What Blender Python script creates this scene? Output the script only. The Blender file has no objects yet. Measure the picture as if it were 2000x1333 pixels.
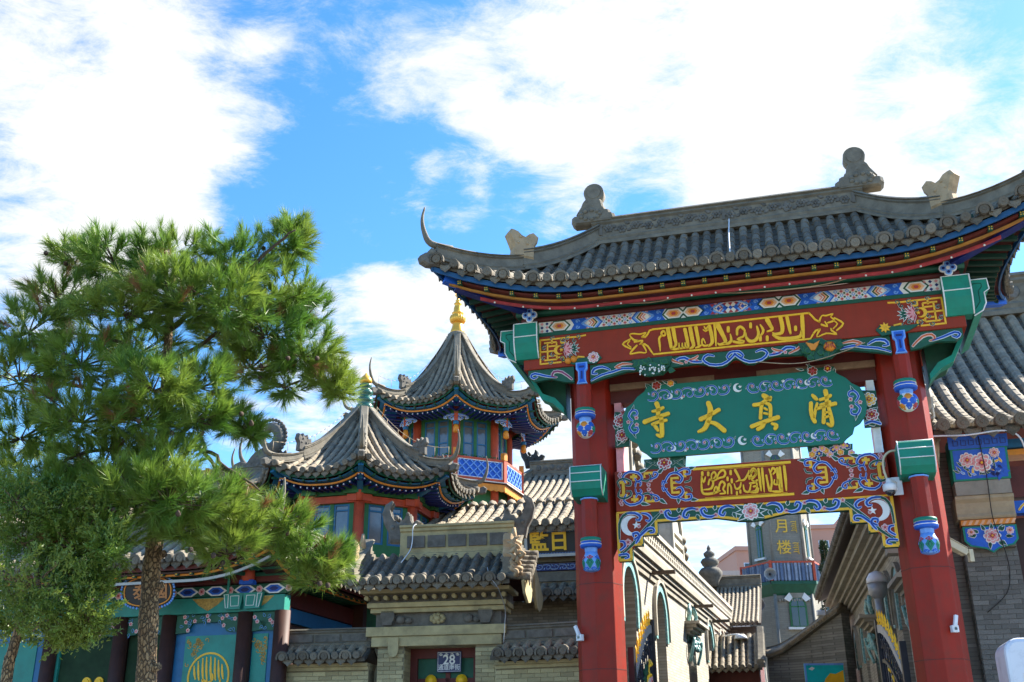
import bpy, math, random
from mathutils import Vector, Matrix
random.seed(11)
SC = bpy.context.scene
COL = SC.collection
PI = math.pi
def R(d): return math.radians(d)

# ------------------------------------------------------------------ camera
cam = bpy.data.cameras.new('camera')
cam.lens = 36.0 * 2040 / 2000; cam.sensor_width = 36.0
cam.clip_start = .1; cam.clip_end = 3000
camo = bpy.data.objects.new('camera', cam); COL.objects.link(camo)
camo.matrix_world = Matrix.Translation((0, 0, 1.6)) @ Matrix.Rotation(R(90 + 22.0), 4, 'X') @ Matrix.Rotation(R(-0.4), 4, 'Z')
SC.camera = camo

# ------------------------------------------------------------------ light and sky
SUN_EL = 41.0
SUN_AZ = 26.0        # degrees from +X towards +Y
sd = Vector((math.cos(R(SUN_AZ)) * math.cos(R(SUN_EL)), math.sin(R(SUN_AZ)) * math.cos(R(SUN_EL)), math.sin(R(SUN_EL))))
sl = bpy.data.lights.new('sun', 'SUN'); sl.energy = 4.8; sl.angle = R(.53); sl.color = (1, .93, .82)
so = bpy.data.objects.new('sun', sl); COL.objects.link(so)
so.rotation_euler = (-sd).to_track_quat('-Z', 'Y').to_euler()
SC.view_settings.view_transform = 'Standard'
SC.view_settings.look = 'None'
SC.view_settings.exposure = 1.82
SC.view_settings.gamma = 1
SC.view_settings.use_curve_mapping = False
W = bpy.data.worlds.new('World'); SC.world = W; W.use_nodes = True

def sky_nodes():
    nt = W.node_tree; nt.nodes.clear()
    N = nt.nodes.new; L = nt.links.new
    out = N('ShaderNodeOutputWorld'); bg = N('ShaderNodeBackground'); bg.inputs[1].default_value = .1
    L(bg.outputs[0], out.inputs[0])
    sky = N('ShaderNodeTexSky'); sky.sky_type = 'NISHITA'; sky.sun_disc = False
    sky.sun_elevation = R(SUN_EL); sky.sun_rotation = R(90 - SUN_AZ); sky.altitude = 1000
    sky.dust_density = .6; sky.ozone_density = 2.0; sky.air_density = 1.0
    hsv = N('ShaderNodeHueSaturation'); hsv.inputs['Saturation'].default_value = 1.3; hsv.inputs['Value'].default_value = 1.05
    L(sky.outputs[0], hsv.inputs['Color'])
    tc = N('ShaderNodeTexCoord')
    sep = N('ShaderNodeSeparateXYZ'); L(tc.outputs['Generated'], sep.inputs[0])
    def math_(op, a, b=None, clamp=False):
        m = N('ShaderNodeMath'); m.operation = op; m.use_clamp = clamp
        for i, x in enumerate((a, b)):
            if x is None: continue
            if isinstance(x, (int, float)): m.inputs[i].default_value = x
            else: L(x, m.inputs[i])
        return m.outputs[0]
    # layer of cloud at constant height
    zz = math_('ADD', math_('MAXIMUM', sep.outputs[2], 0.02), .12)
    comb = N('ShaderNodeCombineXYZ')
    L(math_('DIVIDE', sep.outputs[0], zz), comb.inputs[0]); L(math_('DIVIDE', sep.outputs[1], zz), comb.inputs[1])
    mp = N('ShaderNodeMapping'); L(comb.outputs[0], mp.inputs[0])
    mp.inputs['Rotation'].default_value = (0, 0, R(-35)); mp.inputs['Scale'].default_value = (1.0, 1.35, 1); mp.inputs['Location'].default_value = (3.1, 1.7, .4)
    n1 = N('ShaderNodeTexNoise'); n1.inputs['Scale'].default_value = 2.4; n1.inputs['Detail'].default_value = 14; n1.inputs['Roughness'].default_value = .66; n1.inputs['Distortion'].default_value = .25
    L(mp.outputs[0], n1.inputs['Vector'])
    n2 = N('ShaderNodeTexNoise'); n2.inputs['Scale'].default_value = 8; n2.inputs['Detail'].default_value = 12; n2.inputs['Roughness'].default_value = .72; n2.inputs['Distortion'].default_value = .4
    L(mp.outputs[0], n2.inputs['Vector'])
    dens = math_('ADD', math_('MULTIPLY', n1.outputs[0], .60), math_('MULTIPLY', n2.outputs[0], .52))
    # the big cloud banks: (unit direction, cos of radius, weight)
    for (d, r, w) in CLOUDS:
        vm = N('ShaderNodeVectorMath'); vm.operation = 'DOT_PRODUCT'
        L(tc.outputs['Generated'], vm.inputs[0]); vm.inputs[1].default_value = d
        mr = N('ShaderNodeMapRange'); mr.interpolation_type = 'SMOOTHSTEP'
        L(vm.outputs['Value'], mr.inputs['Value'])
        mr.inputs['From Min'].default_value = math.cos(R(r)); mr.inputs['From Max'].default_value = math.cos(R(r * .25))
        mr.inputs['To Min'].default_value = 0; mr.inputs['To Max'].default_value = w
        dens = math_('ADD', dens, mr.outputs[0])
    mr = N('ShaderNodeMapRange'); mr.interpolation_type = 'SMOOTHSTEP'; L(dens, mr.inputs['Value'])
    mr.inputs['From Min'].default_value = .56; mr.inputs['From Max'].default_value = .815
    mix = N('ShaderNodeMix'); mix.data_type = 'RGBA'
    L(mr.outputs[0], mix.inputs['Factor']); L(hsv.outputs[0], mix.inputs['A']); mix.inputs['B'].default_value = (3.05, 3.12, 3.16, 1)
    L(mix.outputs['Result'], bg.inputs[0])
CLOUDS = [((-0.384, 0.724, 0.574), 15, 0.097), ((-0.397, 0.759, 0.516), 11, 0.087), ((-0.309, 0.813, 0.493), 9, 0.058), ((-0.344, 0.823, 0.452), 7, 0.087), ((-0.265, 0.755, 0.6), 7, 0.05), ((-0.247, 0.796, 0.553), 4, 0.025), ((-0.168, 0.835, 0.524), 8, -0.128), ((-0.187, 0.769, 0.611), 6, -0.08), ((-0.049, 0.781, 0.622), 5, -0.048), ((-0.211, 0.87, 0.446), 6, -0.096), ((-0.025, 0.871, 0.491), 4, -0.04), ((-0.146, 0.88, 0.452), 6, -0.064), ((0.138, 0.774, 0.618), 16, 0.087), ((0.231, 0.797, 0.558), 12, 0.077), ((0.046, 0.827, 0.56), 7, 0.062), ((0.311, 0.742, 0.594), 10, 0.068), ((0.038, 0.856, 0.516), 5, 0.05), ((0.202, 0.835, 0.511), 6, 0.062), ((0.397, 0.775, 0.491), 7, 0.161), ((0.43, 0.739, 0.519), 5, 0.087), ((0.276, 0.807, 0.521), 5, 0.0), ((0.129, 0.851, 0.509), 3.5, -0.112), ((0.367, 0.759, 0.538), 5, -0.128), ((0.417, 0.714, 0.562), 5, -0.112), ((-0.21, 0.93, 0.3), 6, 0.082), ((-0.155, 0.912, 0.381), 5, 0.031), ((0.045, 0.955, 0.295), 5, 0.099), ((0.022, 0.798, 0.602), 4, -0.048), ((-0.417, 0.797, 0.437), 4, -0.048), ((-0.427, 0.783, 0.453), 4, -0.048), ((-0.115, 0.797, 0.594), 4, 0.031), ((-0.01, 0.922, 0.387), 6, 0.05), ((0.19, 0.967, 0.172), 9, 0.145), ((0.049, 0.962, 0.267), 7, 0.099), ((-0.17, 0.788, 0.592), 5, 0.08), ((-0.129, 0.801, 0.585), 4, 0.09), ((-0.215, 0.789, 0.576), 3, 0.1), ((-0.169, 0.886, 0.433), 4, 0.12), ((-0.146, 0.907, 0.395), 5, 0.13), ((-0.098, 0.904, 0.415), 4, 0.13), ((-0.049, 0.917, 0.395), 5, 0.14), ((-0.138, 0.861, 0.49), 2.5, 0.14), ((-0.059, 0.865, 0.499), 2.5, 0.12), ((-0.097, 0.853, 0.513), 2.5, 0.12), ((-0.418, 0.817, 0.397), 5, 0.12), ((-0.271, 0.823, 0.499), 5, 0.06), ((-0.002, 0.799, 0.602), 5, 0.08), ((-0.073, 0.805, 0.589), 4, 0.08), ((0.32, 0.748, 0.582), 7, 0.09), ((0.139, 0.788, 0.6), 8, 0.08), ((0.21, 0.817, 0.538), 5, 0.06), ((-0.136, 0.879, 0.457), 5, -0.05)]
sky_nodes()

# ------------------------------------------------------------------ materials
MATS = {}
def M(name, rgb, rough=.65, var=.25, scale=6.0, bump=.0, bscale=40.0, rnd=.0, metal=0.0, streak=0.0, dirt=None, dscale=2.0, damt=.0, spec=.4):
    m = bpy.data.materials.new(name); m.use_nodes = True; nt = m.node_tree; N = nt.nodes.new; L = nt.links.new
    b = nt.nodes['Principled BSDF']; b.inputs['Roughness'].default_value = rough; b.inputs['Metallic'].default_value = metal
    b.inputs['Specular IOR Level'].default_value = spec
    tc = N('ShaderNodeTexCoord')
    nz = N('ShaderNodeTexNoise'); nz.inputs['Scale'].default_value = scale; nz.inputs['Detail'].default_value = 6; nz.inputs['Roughness'].default_value = .62
    L(tc.outputs['Object'], nz.inputs['Vector'])
    ramp = N('ShaderNodeMapRange'); L(nz.outputs[0], ramp.inputs['Value'])
    ramp.inputs['From Min'].default_value = .3; ramp.inputs['From Max'].default_value = .7
    ramp.inputs['To Min'].default_value = 1 - var; ramp.inputs['To Max'].default_value = 1 + var
    fac = ramp.outputs[0]
    if rnd:
        oi = N('ShaderNodeObjectInfo'); r2 = N('ShaderNodeMapRange'); L(oi.outputs['Random'], r2.inputs['Value'])
        r2.inputs['To Min'].default_value = 1 - rnd; r2.inputs['To Max'].default_value = 1 + rnd
        mm = N('ShaderNodeMath'); mm.operation = 'MULTIPLY'; L(fac, mm.inputs[0]); L(r2.outputs[0], mm.inputs[1]); fac = mm.outputs[0]
    vm = N('ShaderNodeVectorMath'); vm.operation = 'SCALE'; vm.inputs[0].default_value = rgb[:3]; L(fac, vm.inputs['Scale'])
    col = vm.outputs[0]
    if streak:
        mp = N('ShaderNodeMapping'); mp.inputs['Scale'].default_value = (9, 9, .55); L(tc.outputs['Object'], mp.inputs[0])
        n5 = N('ShaderNodeTexNoise'); n5.inputs['Scale'].default_value = 1.6; n5.inputs['Detail'].default_value = 9; n5.inputs['Roughness'].default_value = .7; L(mp.outputs[0], n5.inputs['Vector'])
        r5 = N('ShaderNodeMapRange'); L(n5.outputs[0], r5.inputs['Value']); r5.inputs['From Min'].default_value = .42; r5.inputs['From Max'].default_value = .72; r5.inputs['To Max'].default_value = streak
        m5 = N('ShaderNodeMix'); m5.data_type = 'RGBA'; L(r5.outputs[0], m5.inputs['Factor']); L(col, m5.inputs['A']); m5.inputs['B'].default_value = (rgb[0] * .5 + .03, rgb[1] * .6 + .022, rgb[2] * .6 + .016, 1); col = m5.outputs['Result']
        r6 = N('ShaderNodeMapRange'); L(n5.outputs[0], r6.inputs['Value']); r6.inputs['To Min'].default_value = rough - .14; r6.inputs['To Max'].default_value = rough + .2; L(r6.outputs[0], b.inputs['Roughness'])
    if dirt is None and not metal: dirt, dscale, damt = tuple(c * .42 + .012 for c in rgb), 4.5, .5
    if dirt:
        n3 = N('ShaderNodeTexNoise'); n3.inputs['Scale'].default_value = dscale; n3.inputs['Detail'].default_value = 7; n3.inputs['Roughness'].default_value = .7
        L(tc.outputs['Object'], n3.inputs['Vector'])
        r3 = N('ShaderNodeMapRange'); L(n3.outputs[0], r3.inputs['Value']); r3.inputs['From Min'].default_value = .5; r3.inputs['From Max'].default_value = .75; r3.inputs['To Max'].default_value = damt
        mx = N('ShaderNodeMix'); mx.data_type = 'RGBA'; L(r3.outputs[0], mx.inputs['Factor']); L(col, mx.inputs['A']); mx.inputs['B'].default_value = (*dirt, 1); col = mx.outputs['Result']
    L(col, b.inputs['Base Color'])
    if bump:
        n4 = N('ShaderNodeTexNoise'); n4.inputs['Scale'].default_value = bscale; n4.inputs['Detail'].default_value = 5
        L(tc.outputs['Object'], n4.inputs['Vector'])
        bp = N('ShaderNodeBump'); bp.inputs['Strength'].default_value = bump; bp.inputs['Distance'].default_value = .01
        L(n4.outputs[0], bp.inputs['Height']); L(bp.outputs[0], b.inputs['Normal'])
    MATS[name] = m
    return m
def MB_brick(name, rgb, mortar, bw=.26, bh=.07, rough=.85, contrast=.25, axis='xz', dirt=(.05, .045, .035), damt=.5, mort=.008):
    """coursed brick in the wall's own coordinates: too small in the picture to build one by one"""
    m = bpy.data.materials.new(name); m.use_nodes = True; nt = m.node_tree; N = nt.nodes.new; L = nt.links.new
    b = nt.nodes['Principled BSDF']; b.inputs['Roughness'].default_value = rough
    tc = N('ShaderNodeTexCoord'); sp = N('ShaderNodeSeparateXYZ'); L(tc.outputs['Object'], sp.inputs[0])
    cb = N('ShaderNodeCombineXYZ')
    if axis == 'xyz':
        ad = N('ShaderNodeMath'); ad.operation = 'ADD'; L(sp.outputs[0], ad.inputs[0]); L(sp.outputs[1], ad.inputs[1]); L(ad.outputs[0], cb.inputs[0])
    else:
        L(sp.outputs['xyz'.index(axis[0])], cb.inputs[0])
    L(sp.outputs[2], cb.inputs[1])
    bt = N('ShaderNodeTexBrick'); L(cb.outputs[0], bt.inputs['Vector']); bt.inputs['Scale'].default_value = 1
    bt.inputs['Brick Width'].default_value = bw; bt.inputs['Row Height'].default_value = bh; bt.inputs['Mortar Size'].default_value = mort; bt.inputs['Mortar Smooth'].default_value = .3
    c = Vector(rgb)
    bt.inputs['Color1'].default_value = (*(c * (1 + contrast)), 1); bt.inputs['Color2'].default_value = (*(c * (1 - contrast)), 1); bt.inputs['Mortar'].default_value = (*mortar, 1)
    n3 = N('ShaderNodeTexNoise'); n3.inputs['Scale'].default_value = 1.3; n3.inputs['Detail'].default_value = 9; n3.inputs['Roughness'].default_value = .72; L(tc.outputs['Object'], n3.inputs['Vector'])
    r3 = N('ShaderNodeMapRange'); L(n3.outputs[0], r3.inputs['Value']); r3.inputs['From Min'].default_value = .48; r3.inputs['From Max'].default_value = .74; r3.inputs['To Max'].default_value = damt
    mx = N('ShaderNodeMix'); mx.data_type = 'RGBA'; L(r3.outputs[0], mx.inputs['Factor']); L(bt.outputs['Color'], mx.inputs['A']); mx.inputs['B'].default_value = (*dirt, 1)
    L(mx.outputs['Result'], b.inputs['Base Color'])
    bp = N('ShaderNodeBump'); bp.inputs['Strength'].default_value = .6; bp.inputs['Distance'].default_value = .012; bp.invert = True
    L(bt.outputs['Fac'], bp.inputs['Height']); L(bp.outputs[0], b.inputs['Normal'])
    MATS[name] = m
    return m
red = M('red_paint', (.30, .020, .008), .5, .10, 3, dirt=(.15, .035, .02), dscale=3.5, damt=.75, spec=.25, bump=.15, bscale=14, streak=.55)
redbeam = M('red_beam_paint', (.29, .036, .016), .55, .10, 3, dirt=(.18, .03, .018), dscale=2, damt=.4, spec=.2, streak=.4, bump=.12, bscale=12)
darkred = M('dark_red_paint', (.11, .018, .012), .6, .2, 4)
orange_red = M('orange_red_paint', (.50, .075, .03), .6, .14, 5)
green = M('green_paint', (.004, .225, .145), .5, .12, 3, spec=.35, streak=.35, bump=.12, bscale=12)
signgreen = M('sign_green_paint', (.003, .16, .10), .5, .08, 2, dirt=(.01, .10, .07), dscale=1.5, damt=.4, streak=.25)
dgreen = M('dark_green_paint', (.008, .085, .045), .55, .2, 6)
mgreen = M('window_green_paint', (.03, .15, .05), .6, .15, 5)
blue = M('blue_paint', (.012, .11, .55), .5, .12, 8)
lblue = M('light_blue_paint', (.16, .36, .80), .5, .10, 8)
dblue = M('deep_blue_paint', (.008, .02, .15), .5, .2, 8)
teal = M('teal_paint', (.018, .23, .175), .5, .12, 3)
tealblue = M('teal_blue_paint', (.014, .13, .28), .5, .12, 3)
yellow = M('yellow_paint', (.85, .46, .018), .45, .08, 4)
gold = M('gold_paint', (.92, .52, .02), .45, .08, 6, spec=.3)
orange = M('orange_paint', (.72, .25, .02), .5, .12, 5)
white = M('white_paint', (.78, .78, .74), .55, .06, 6)
pink = M('pink_paint', (.72, .30, .30), .55, .15, 10)
rose = M('rose_red_paint', (.42, .05, .06), .55, .2, 10)
peach = M('peach_paint', (.80, .45, .25), .55, .12, 8)
black = M('black_paint', (.012, .012, .012), .5, .2, 5)
tile = M('grey_clay_tile', (.150, .132, .100), .85, .38, 9, bump=.5, bscale=60, rnd=.36, dirt=(.34, .27, .16), dscale=3.5, damt=.35)
tileb = M('grey_clay_tile_strip', (.255, .212, .148), .85, .42, 5, bump=.5, bscale=50, dirt=(.31, .255, .17), dscale=2.2, damt=.45)
pan = M('grey_pan_tile', (.092, .080, .060), .9, .35, 9, bump=.4, bscale=50, rnd=.2)
ridgem = M('grey_ridge_brick', (.165, .147, .110), .85, .32, 5, bump=.6, bscale=45, dirt=(.30, .25, .17), dscale=2.6, damt=.4)
carve = M('carved_grey_clay', (.135, .125, .105), .9, .35, 7, bump=.7, bscale=40, dirt=(.05, .045, .035), dscale=5, damt=.6)
carvet = M('tan_clay', (.42, .30, .17), .85, .3, 8, bump=.7, bscale=35, dirt=(.12, .10, .08), dscale=4, damt=.6)
stone = M('weathered_stone', (.40, .335, .175), .85, .22, 4, bump=.5, bscale=45, dirt=(.10, .09, .06), dscale=2.4, damt=.6)
brickp = M('grey_brick', (.165, .158, .14), .88, .22, 12, bump=.5, bscale=60, rnd=.28)
brickt = M('tan_brick', (.42, .355, .19), .88, .22, 12, bump=.5, bscale=60, rnd=.25)
mortar = M('lime_mortar', (.16, .15, .125), .9, .2, 12)
mortart = M('tan_mortar', (.24, .205, .125), .9, .2, 12)
wood = M('bare_wood', (.30, .20, .12), .7, .25, 5, bump=.3)
brown = M('dark_brown_paint', (.055, .02, .013), .6, .25, 4)
whitepl = M('white_plastic', (.74, .76, .78), .35, .05, 3)
beigepl = M('cream_plastic', (.62, .55, .36), .45, .08, 4)
greypl = M('grey_metal', (.36, .37, .37), .45, .12, 5, metal=.3)
dkmetal = M('dark_iron', (.035, .035, .04), .45, .2, 5, metal=.6)
cablem = M('tan_cable', (.42, .32, .2), .7, .15, 5)
glass = M('window_glass', (.12, .13, .14), .08, .25, 2, spec=.9)
dkglass = M('dark_glass', (.015, .018, .02), .06, .2, 2, spec=.9)
curtain = M('grey_curtain', (.30, .30, .30), .8, .12, 6)
goldfin = M('gilded_metal', (.85, .45, .06), .32, .12, 5, metal=.35)
glaze = M('green_glaze', (.02, .11, .075), .25, .25, 6, spec=.7)

# ------------------------------------------------------------------ mesh builder
class MB:
    def __init__(s): s.v = []; s.f = []; s.m = []; s.sm = []
    def add(s, vs, fs, mi=0, smooth=False):
        o = len(s.v); s.v.extend([tuple(p) for p in vs])
        for f in fs: s.f.append([i + o for i in f]); s.m.append(mi); s.sm.append(smooth)
    def box(s, x0, x1, y0, y1, z0, z1, mi=0):
        s.add([(x0, y0, z0), (x1, y0, z0), (x1, y1, z0), (x0, y1, z0), (x0, y0, z1), (x1, y0, z1), (x1, y1, z1), (x0, y1, z1)],
              [(3, 2, 1, 0), (4, 5, 6, 7), (0, 1, 5, 4), (1, 2, 6, 5), (2, 3, 7, 6), (3, 0, 4, 7)], mi)
    def bar(s, a, b, w, h, mi=0, up=(0, 0, 1)):
        """box-section bar from a to b, w wide and h high"""
        a = Vector(a); b = Vector(b); d = (b - a).normalized(); up = Vector(up)
        x = d.cross(up)
        if x.length < 1e-4: x = d.cross(Vector((1, 0, 0)))
        x.normalize(); z = x.cross(d)
        vs = []
        for p in (a, b):
            for (i, j) in ((-1, -1), (1, -1), (1, 1), (-1, 1)): vs.append(p + x * (i * w / 2) + z * (j * h / 2))
        s.add(vs, [(3, 2, 1, 0), (4, 5, 6, 7), (0, 1, 5, 4), (1, 2, 6, 5), (2, 3, 7, 6), (3, 0, 4, 7)], mi)
    def prism(s, pts, y0, y1, mi=0, axes='xz', side=None):
        """polygon in the xz (or xy, yz) plane extruded along the third axis"""
        n = len(pts)
        ar = sum(pts[i][0] * pts[(i + 1) % n][1] - pts[(i + 1) % n][0] * pts[i][1] for i in range(n))
        if ar < 0: pts = pts[::-1]
        def mk(p, t):
            if axes == 'xz': return (p[0], t, p[1])
            if axes == 'xy': return (p[0], p[1], t)
            return (t, p[0], p[1])
        lo = [mk(p, y0) for p in pts]; hi = [mk(p, y1) for p in pts]
        a = list(range(n)); b = [i + n for i in range(n)]
        if axes == 'xz':
            s.add(lo + hi, [a, b[::-1]], mi); sides = [(i, i + n, (i + 1) % n + n, (i + 1) % n) for i in range(n)]
        else:
            s.add(lo + hi, [a[::-1], b], mi); sides = [(i, (i + 1) % n, (i + 1) % n + n, i + n) for i in range(n)]
        o = len(s.v) - 2 * n
        for f in sides: s.f.append([k + o for k in f]); s.m.append(mi if side is None else side); s.sm.append(False)
    def tube(s, pts, r, n=8, mi=0, caps=True, smooth=True):
        pts = [Vector(p) for p in pts]; k = len(pts)
        rs = r if isinstance(r, (list, tuple)) else [r] * k
        o = len(s.v); prev = None
        for i, p in enumerate(pts):
            d = (pts[min(i + 1, k - 1)] - pts[max(i - 1, 0)])
            d = d.normalized() if d.length > 1e-9 else Vector((0, 0, 1))
            if prev is None:
                x = d.cross(Vector((0, 0, 1)));
                if x.length < .05: x = d.cross(Vector((0, 1, 0)))
            else: x = prev - d * prev.dot(d)
            x.normalize(); prev = x; y = d.cross(x)
            for j in range(n):
                a = 2 * PI * j / n; s.v.append(tuple(p + (x * math.cos(a) + y * math.sin(a)) * rs[i]))
        for i in range(k - 1):
            for j in range(n):
                s.f.append([o + i * n + j, o + i * n + (j + 1) % n, o + (i + 1) * n + (j + 1) % n, o + (i + 1) * n + j][::-1]); s.m.append(mi); s.sm.append(smooth)
        if caps:
            s.f.append([o + j for j in range(n)]); s.m.append(mi); s.sm.append(False)
            s.f.append([o + (k - 1) * n + j for j in range(n)][::-1]); s.m.append(mi); s.sm.append(False)
    def lathe(s, prof, n=16, c=(0, 0, 0), mi=0, smooth=True, rot=0, mis=None):
        o = len(s.v); k = len(prof)
        for (r, z) in prof:
            for j in range(n):
                a = 2 * PI * j / n + rot; s.v.append((c[0] + r * math.cos(a), c[1] + r * math.sin(a), c[2] + z))
        for i in range(k - 1):
            for j in range(n):
                s.f.append([o + i * n + j, o + i * n + (j + 1) % n, o + (i + 1) * n + (j + 1) % n, o + (i + 1) * n + j]); s.m.append(mis[i] if mis else mi); s.sm.append(smooth)
        s.f.append([o + j for j in range(n)][::-1]); s.m.append(mis[0] if mis else mi); s.sm.append(False)
        s.f.append([o + (k - 1) * n + j for j in range(n)]); s.m.append(mis[-1] if mis else mi); s.sm.append(False)
    def sweep(s, path, prof, mi=0, caps=True, side=None):
        """closed profile [(lateral, height)] swept along a path; lateral stays horizontal"""
        path = [Vector(p) for p in path]; k = len(path); n = len(prof); o = len(s.v)
        for i, p in enumerate(path):
            d = path[min(i + 1, k - 1)] - path[max(i - 1, 0)]
            h = Vector((d.x, d.y, 0)).normalized(); lat = Vector((h.y, -h.x, 0))
            if 0 < i < k - 1:
                d1 = path[i] - path[i - 1]; d1.z = 0
                c = max(.4, h.dot(d1.normalized()))
            else: c = 1
            for (a, b) in prof: s.v.append(tuple(p + lat * (a / c) + Vector((0, 0, b))))
        ar = sum(prof[i][0] * prof[(i + 1) % n][1] - prof[(i + 1) % n][0] * prof[i][1] for i in range(n))
        for i in range(k - 1):
            for j in range(n):
                f = [o + i * n + j, o + (i + 1) * n + j, o + (i + 1) * n + (j + 1) % n, o + i * n + (j + 1) % n]
                s.f.append(f[::-1] if ar > 0 else f); s.m.append(mi); s.sm.append(False)
        if caps:
            f = [o + j for j in range(n)]; g = [o + (k - 1) * n + j for j in range(n)]
            s.f.append(f if ar > 0 else f[::-1]); s.m.append(mi); s.sm.append(False)
            s.f.append(g[::-1] if ar > 0 else g); s.m.append(mi); s.sm.append(False)
    def ball(s, c, rx, ry=None, rz=None, n=10, k=6, mi=0):
        ry = ry or rx; rz = rz or rx
        o = len(s.v)
        for i in range(k + 1):
            t = PI * i / k
            for j in range(n):
                a = 2 * PI * j / n; s.v.append((c[0] + rx * math.sin(t) * math.cos(a), c[1] + ry * math.sin(t) * math.sin(a), c[2] - rz * math.cos(t)))
        for i in range(k):
            for j in range(n):
                s.f.append([o + i * n + j, o + i * n + (j + 1) % n, o + (i + 1) * n + (j + 1) % n, o + (i + 1) * n + j]); s.m.append(mi); s.sm.append(True)
    # ---- relief on a wall that faces -y, (x, z) outline, raised from y by th
    def rpoly(s, pts, y, th, mi=0): s.prism(pts, y - th, y, mi)
    def rdisc(s, cx, cz, r, y, th, mi=0, n=10, rz=None):
        rz = rz or r
        s.prism([(cx + r * math.cos(2 * PI * i / n), cz + rz * math.sin(2 * PI * i / n)) for i in range(n)], y - th, y, mi)
    def rrect(s, x0, x1, z0, z1, y, th, mi=0): s.box(x0, x1, y - th, y, z0, z1, mi)
    def rstrip(s, pts, w, y, th, mi=0, sub=3, round_=True):
        pts, ws = smooth2(pts, w, sub)
        if round_:
            def ext(p, q, wd):
                dx, dz = p[0] - q[0], p[1] - q[1]; l = math.hypot(dx, dz) or 1; dx /= l; dz /= l
                return [(p[0] + dx * wd * .28, p[1] + dz * wd * .28), (p[0] + dx * wd * .45, p[1] + dz * wd * .45)]
            e0 = ext(pts[0], pts[1], ws[0]); e1 = ext(pts[-1], pts[-2], ws[-1])
            pts = [e0[1], e0[0]] + pts + e1; ws = [ws[0] * .3, ws[0] * .8] + ws + [ws[-1] * .8, ws[-1] * .3]
        k = len(pts); vs = []
        for i in range(k):
            a = pts[max(i - 1, 0)]; b = pts[min(i + 1, k - 1)]
            dx, dz = b[0] - a[0], b[1] - a[1]; l = math.hypot(dx, dz) or 1; nx, nz = -dz / l, dx / l; h = ws[i] / 2
            x, z = pts[i]
            vs += [(x + nx * h, y - th, z + nz * h), (x - nx * h, y - th, z - nz * h), (x + nx * h, y, z + nz * h), (x - nx * h, y, z - nz * h)]
        fs = []
        for i in range(k - 1):
            p = i * 4; q = p + 4
            fs += [(p, p + 1, q + 1, q), (p + 2, p, q, q + 2), (p + 1, p + 3, q + 3, q + 1)]
        fs += [(0, 2, 3, 1), ((k - 1) * 4, (k - 1) * 4 + 1, (k - 1) * 4 + 3, (k - 1) * 4 + 2)]
        s.add(vs, fs, mi)
    def build(s, name, mats, parent=None, bevel=0, loc=None, kind=None):
        me = bpy.data.meshes.new(name); me.from_pydata(s.v, [], s.f)
        for mt in (mats if isinstance(mats, (list, tuple)) else [mats]): me.materials.append(mt)
        me.polygons.foreach_set('material_index', s.m); me.polygons.foreach_set('use_smooth', s.sm)
        me.update()
        o = bpy.data.objects.new(name, me); COL.objects.link(o)
        if parent: o.parent = parent
        if loc: o.location = loc
        if kind: o['kind'] = kind
        if bevel:
            b = o.modifiers.new('bevel', 'BEVEL'); b.width = bevel; b.segments = 2; b.limit_method = 'ANGLE'; b.angle_limit = R(35)
        return o
def smooth2(pts, w, sub):
    k = len(pts); ws = list(w) if isinstance(w, (list, tuple)) else [w]
    if len(ws) == 1: ws = ws * k
    if sub <= 1 or k < 3: return list(pts), ws
    op = []; ow = []
    for i in range(k - 1):
        p0 = pts[max(i - 1, 0)]; p1 = pts[i]; p2 = pts[i + 1]; p3 = pts[min(i + 2, k - 1)]
        for j in range(sub):
            t = j / sub
            op.append(tuple(.5 * (2 * p1[a] + (p2[a] - p0[a]) * t + (2 * p0[a] - 5 * p1[a] + 4 * p2[a] - p3[a]) * t * t + (3 * p1[a] - p0[a] - 3 * p2[a] + p3[a]) * t ** 3) for a in range(len(p1))))
            ow.append(ws[i] * (1 - t) + ws[i + 1] * t)
    op.append(tuple(pts[-1])); ow.append(ws[-1])
    return op, ow
def curve3(pts, sub=4): return smooth2(pts, 1, sub)[0]
def thing(name, label, cat, loc=(0, 0, 0), rot=0, group=None):
    o = bpy.data.objects.new(name, None); COL.objects.link(o); o.empty_display_size = .2
    o.location = loc; o.rotation_euler = (0, 0, R(rot)); o['label'] = label; o['category'] = cat
    if group: o['group'] = group
    return o
def tag(o, label, cat, group=None):
    o['label'] = label; o['category'] = cat
    if group: o['group'] = group
    return o
def inst(name, mesh, parent, mat):
    o = bpy.data.objects.new(name, mesh); COL.objects.link(o); o.parent = parent; o.matrix_local = mat
    return o
def mesh_of(mb, name, mats):
    o = mb.build(name, mats); me = o.data; bpy.data.objects.remove(o); return me
def frame_mat(p, x, y, z, sx=1, sy=1, sz=1):
    m = Matrix.Identity(4)
    for i in range(3): m[i][0] = x[i] * sx; m[i][1] = y[i] * sy; m[i][2] = z[i] * sz; m[i][3] = p[i]
    return m

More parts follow.
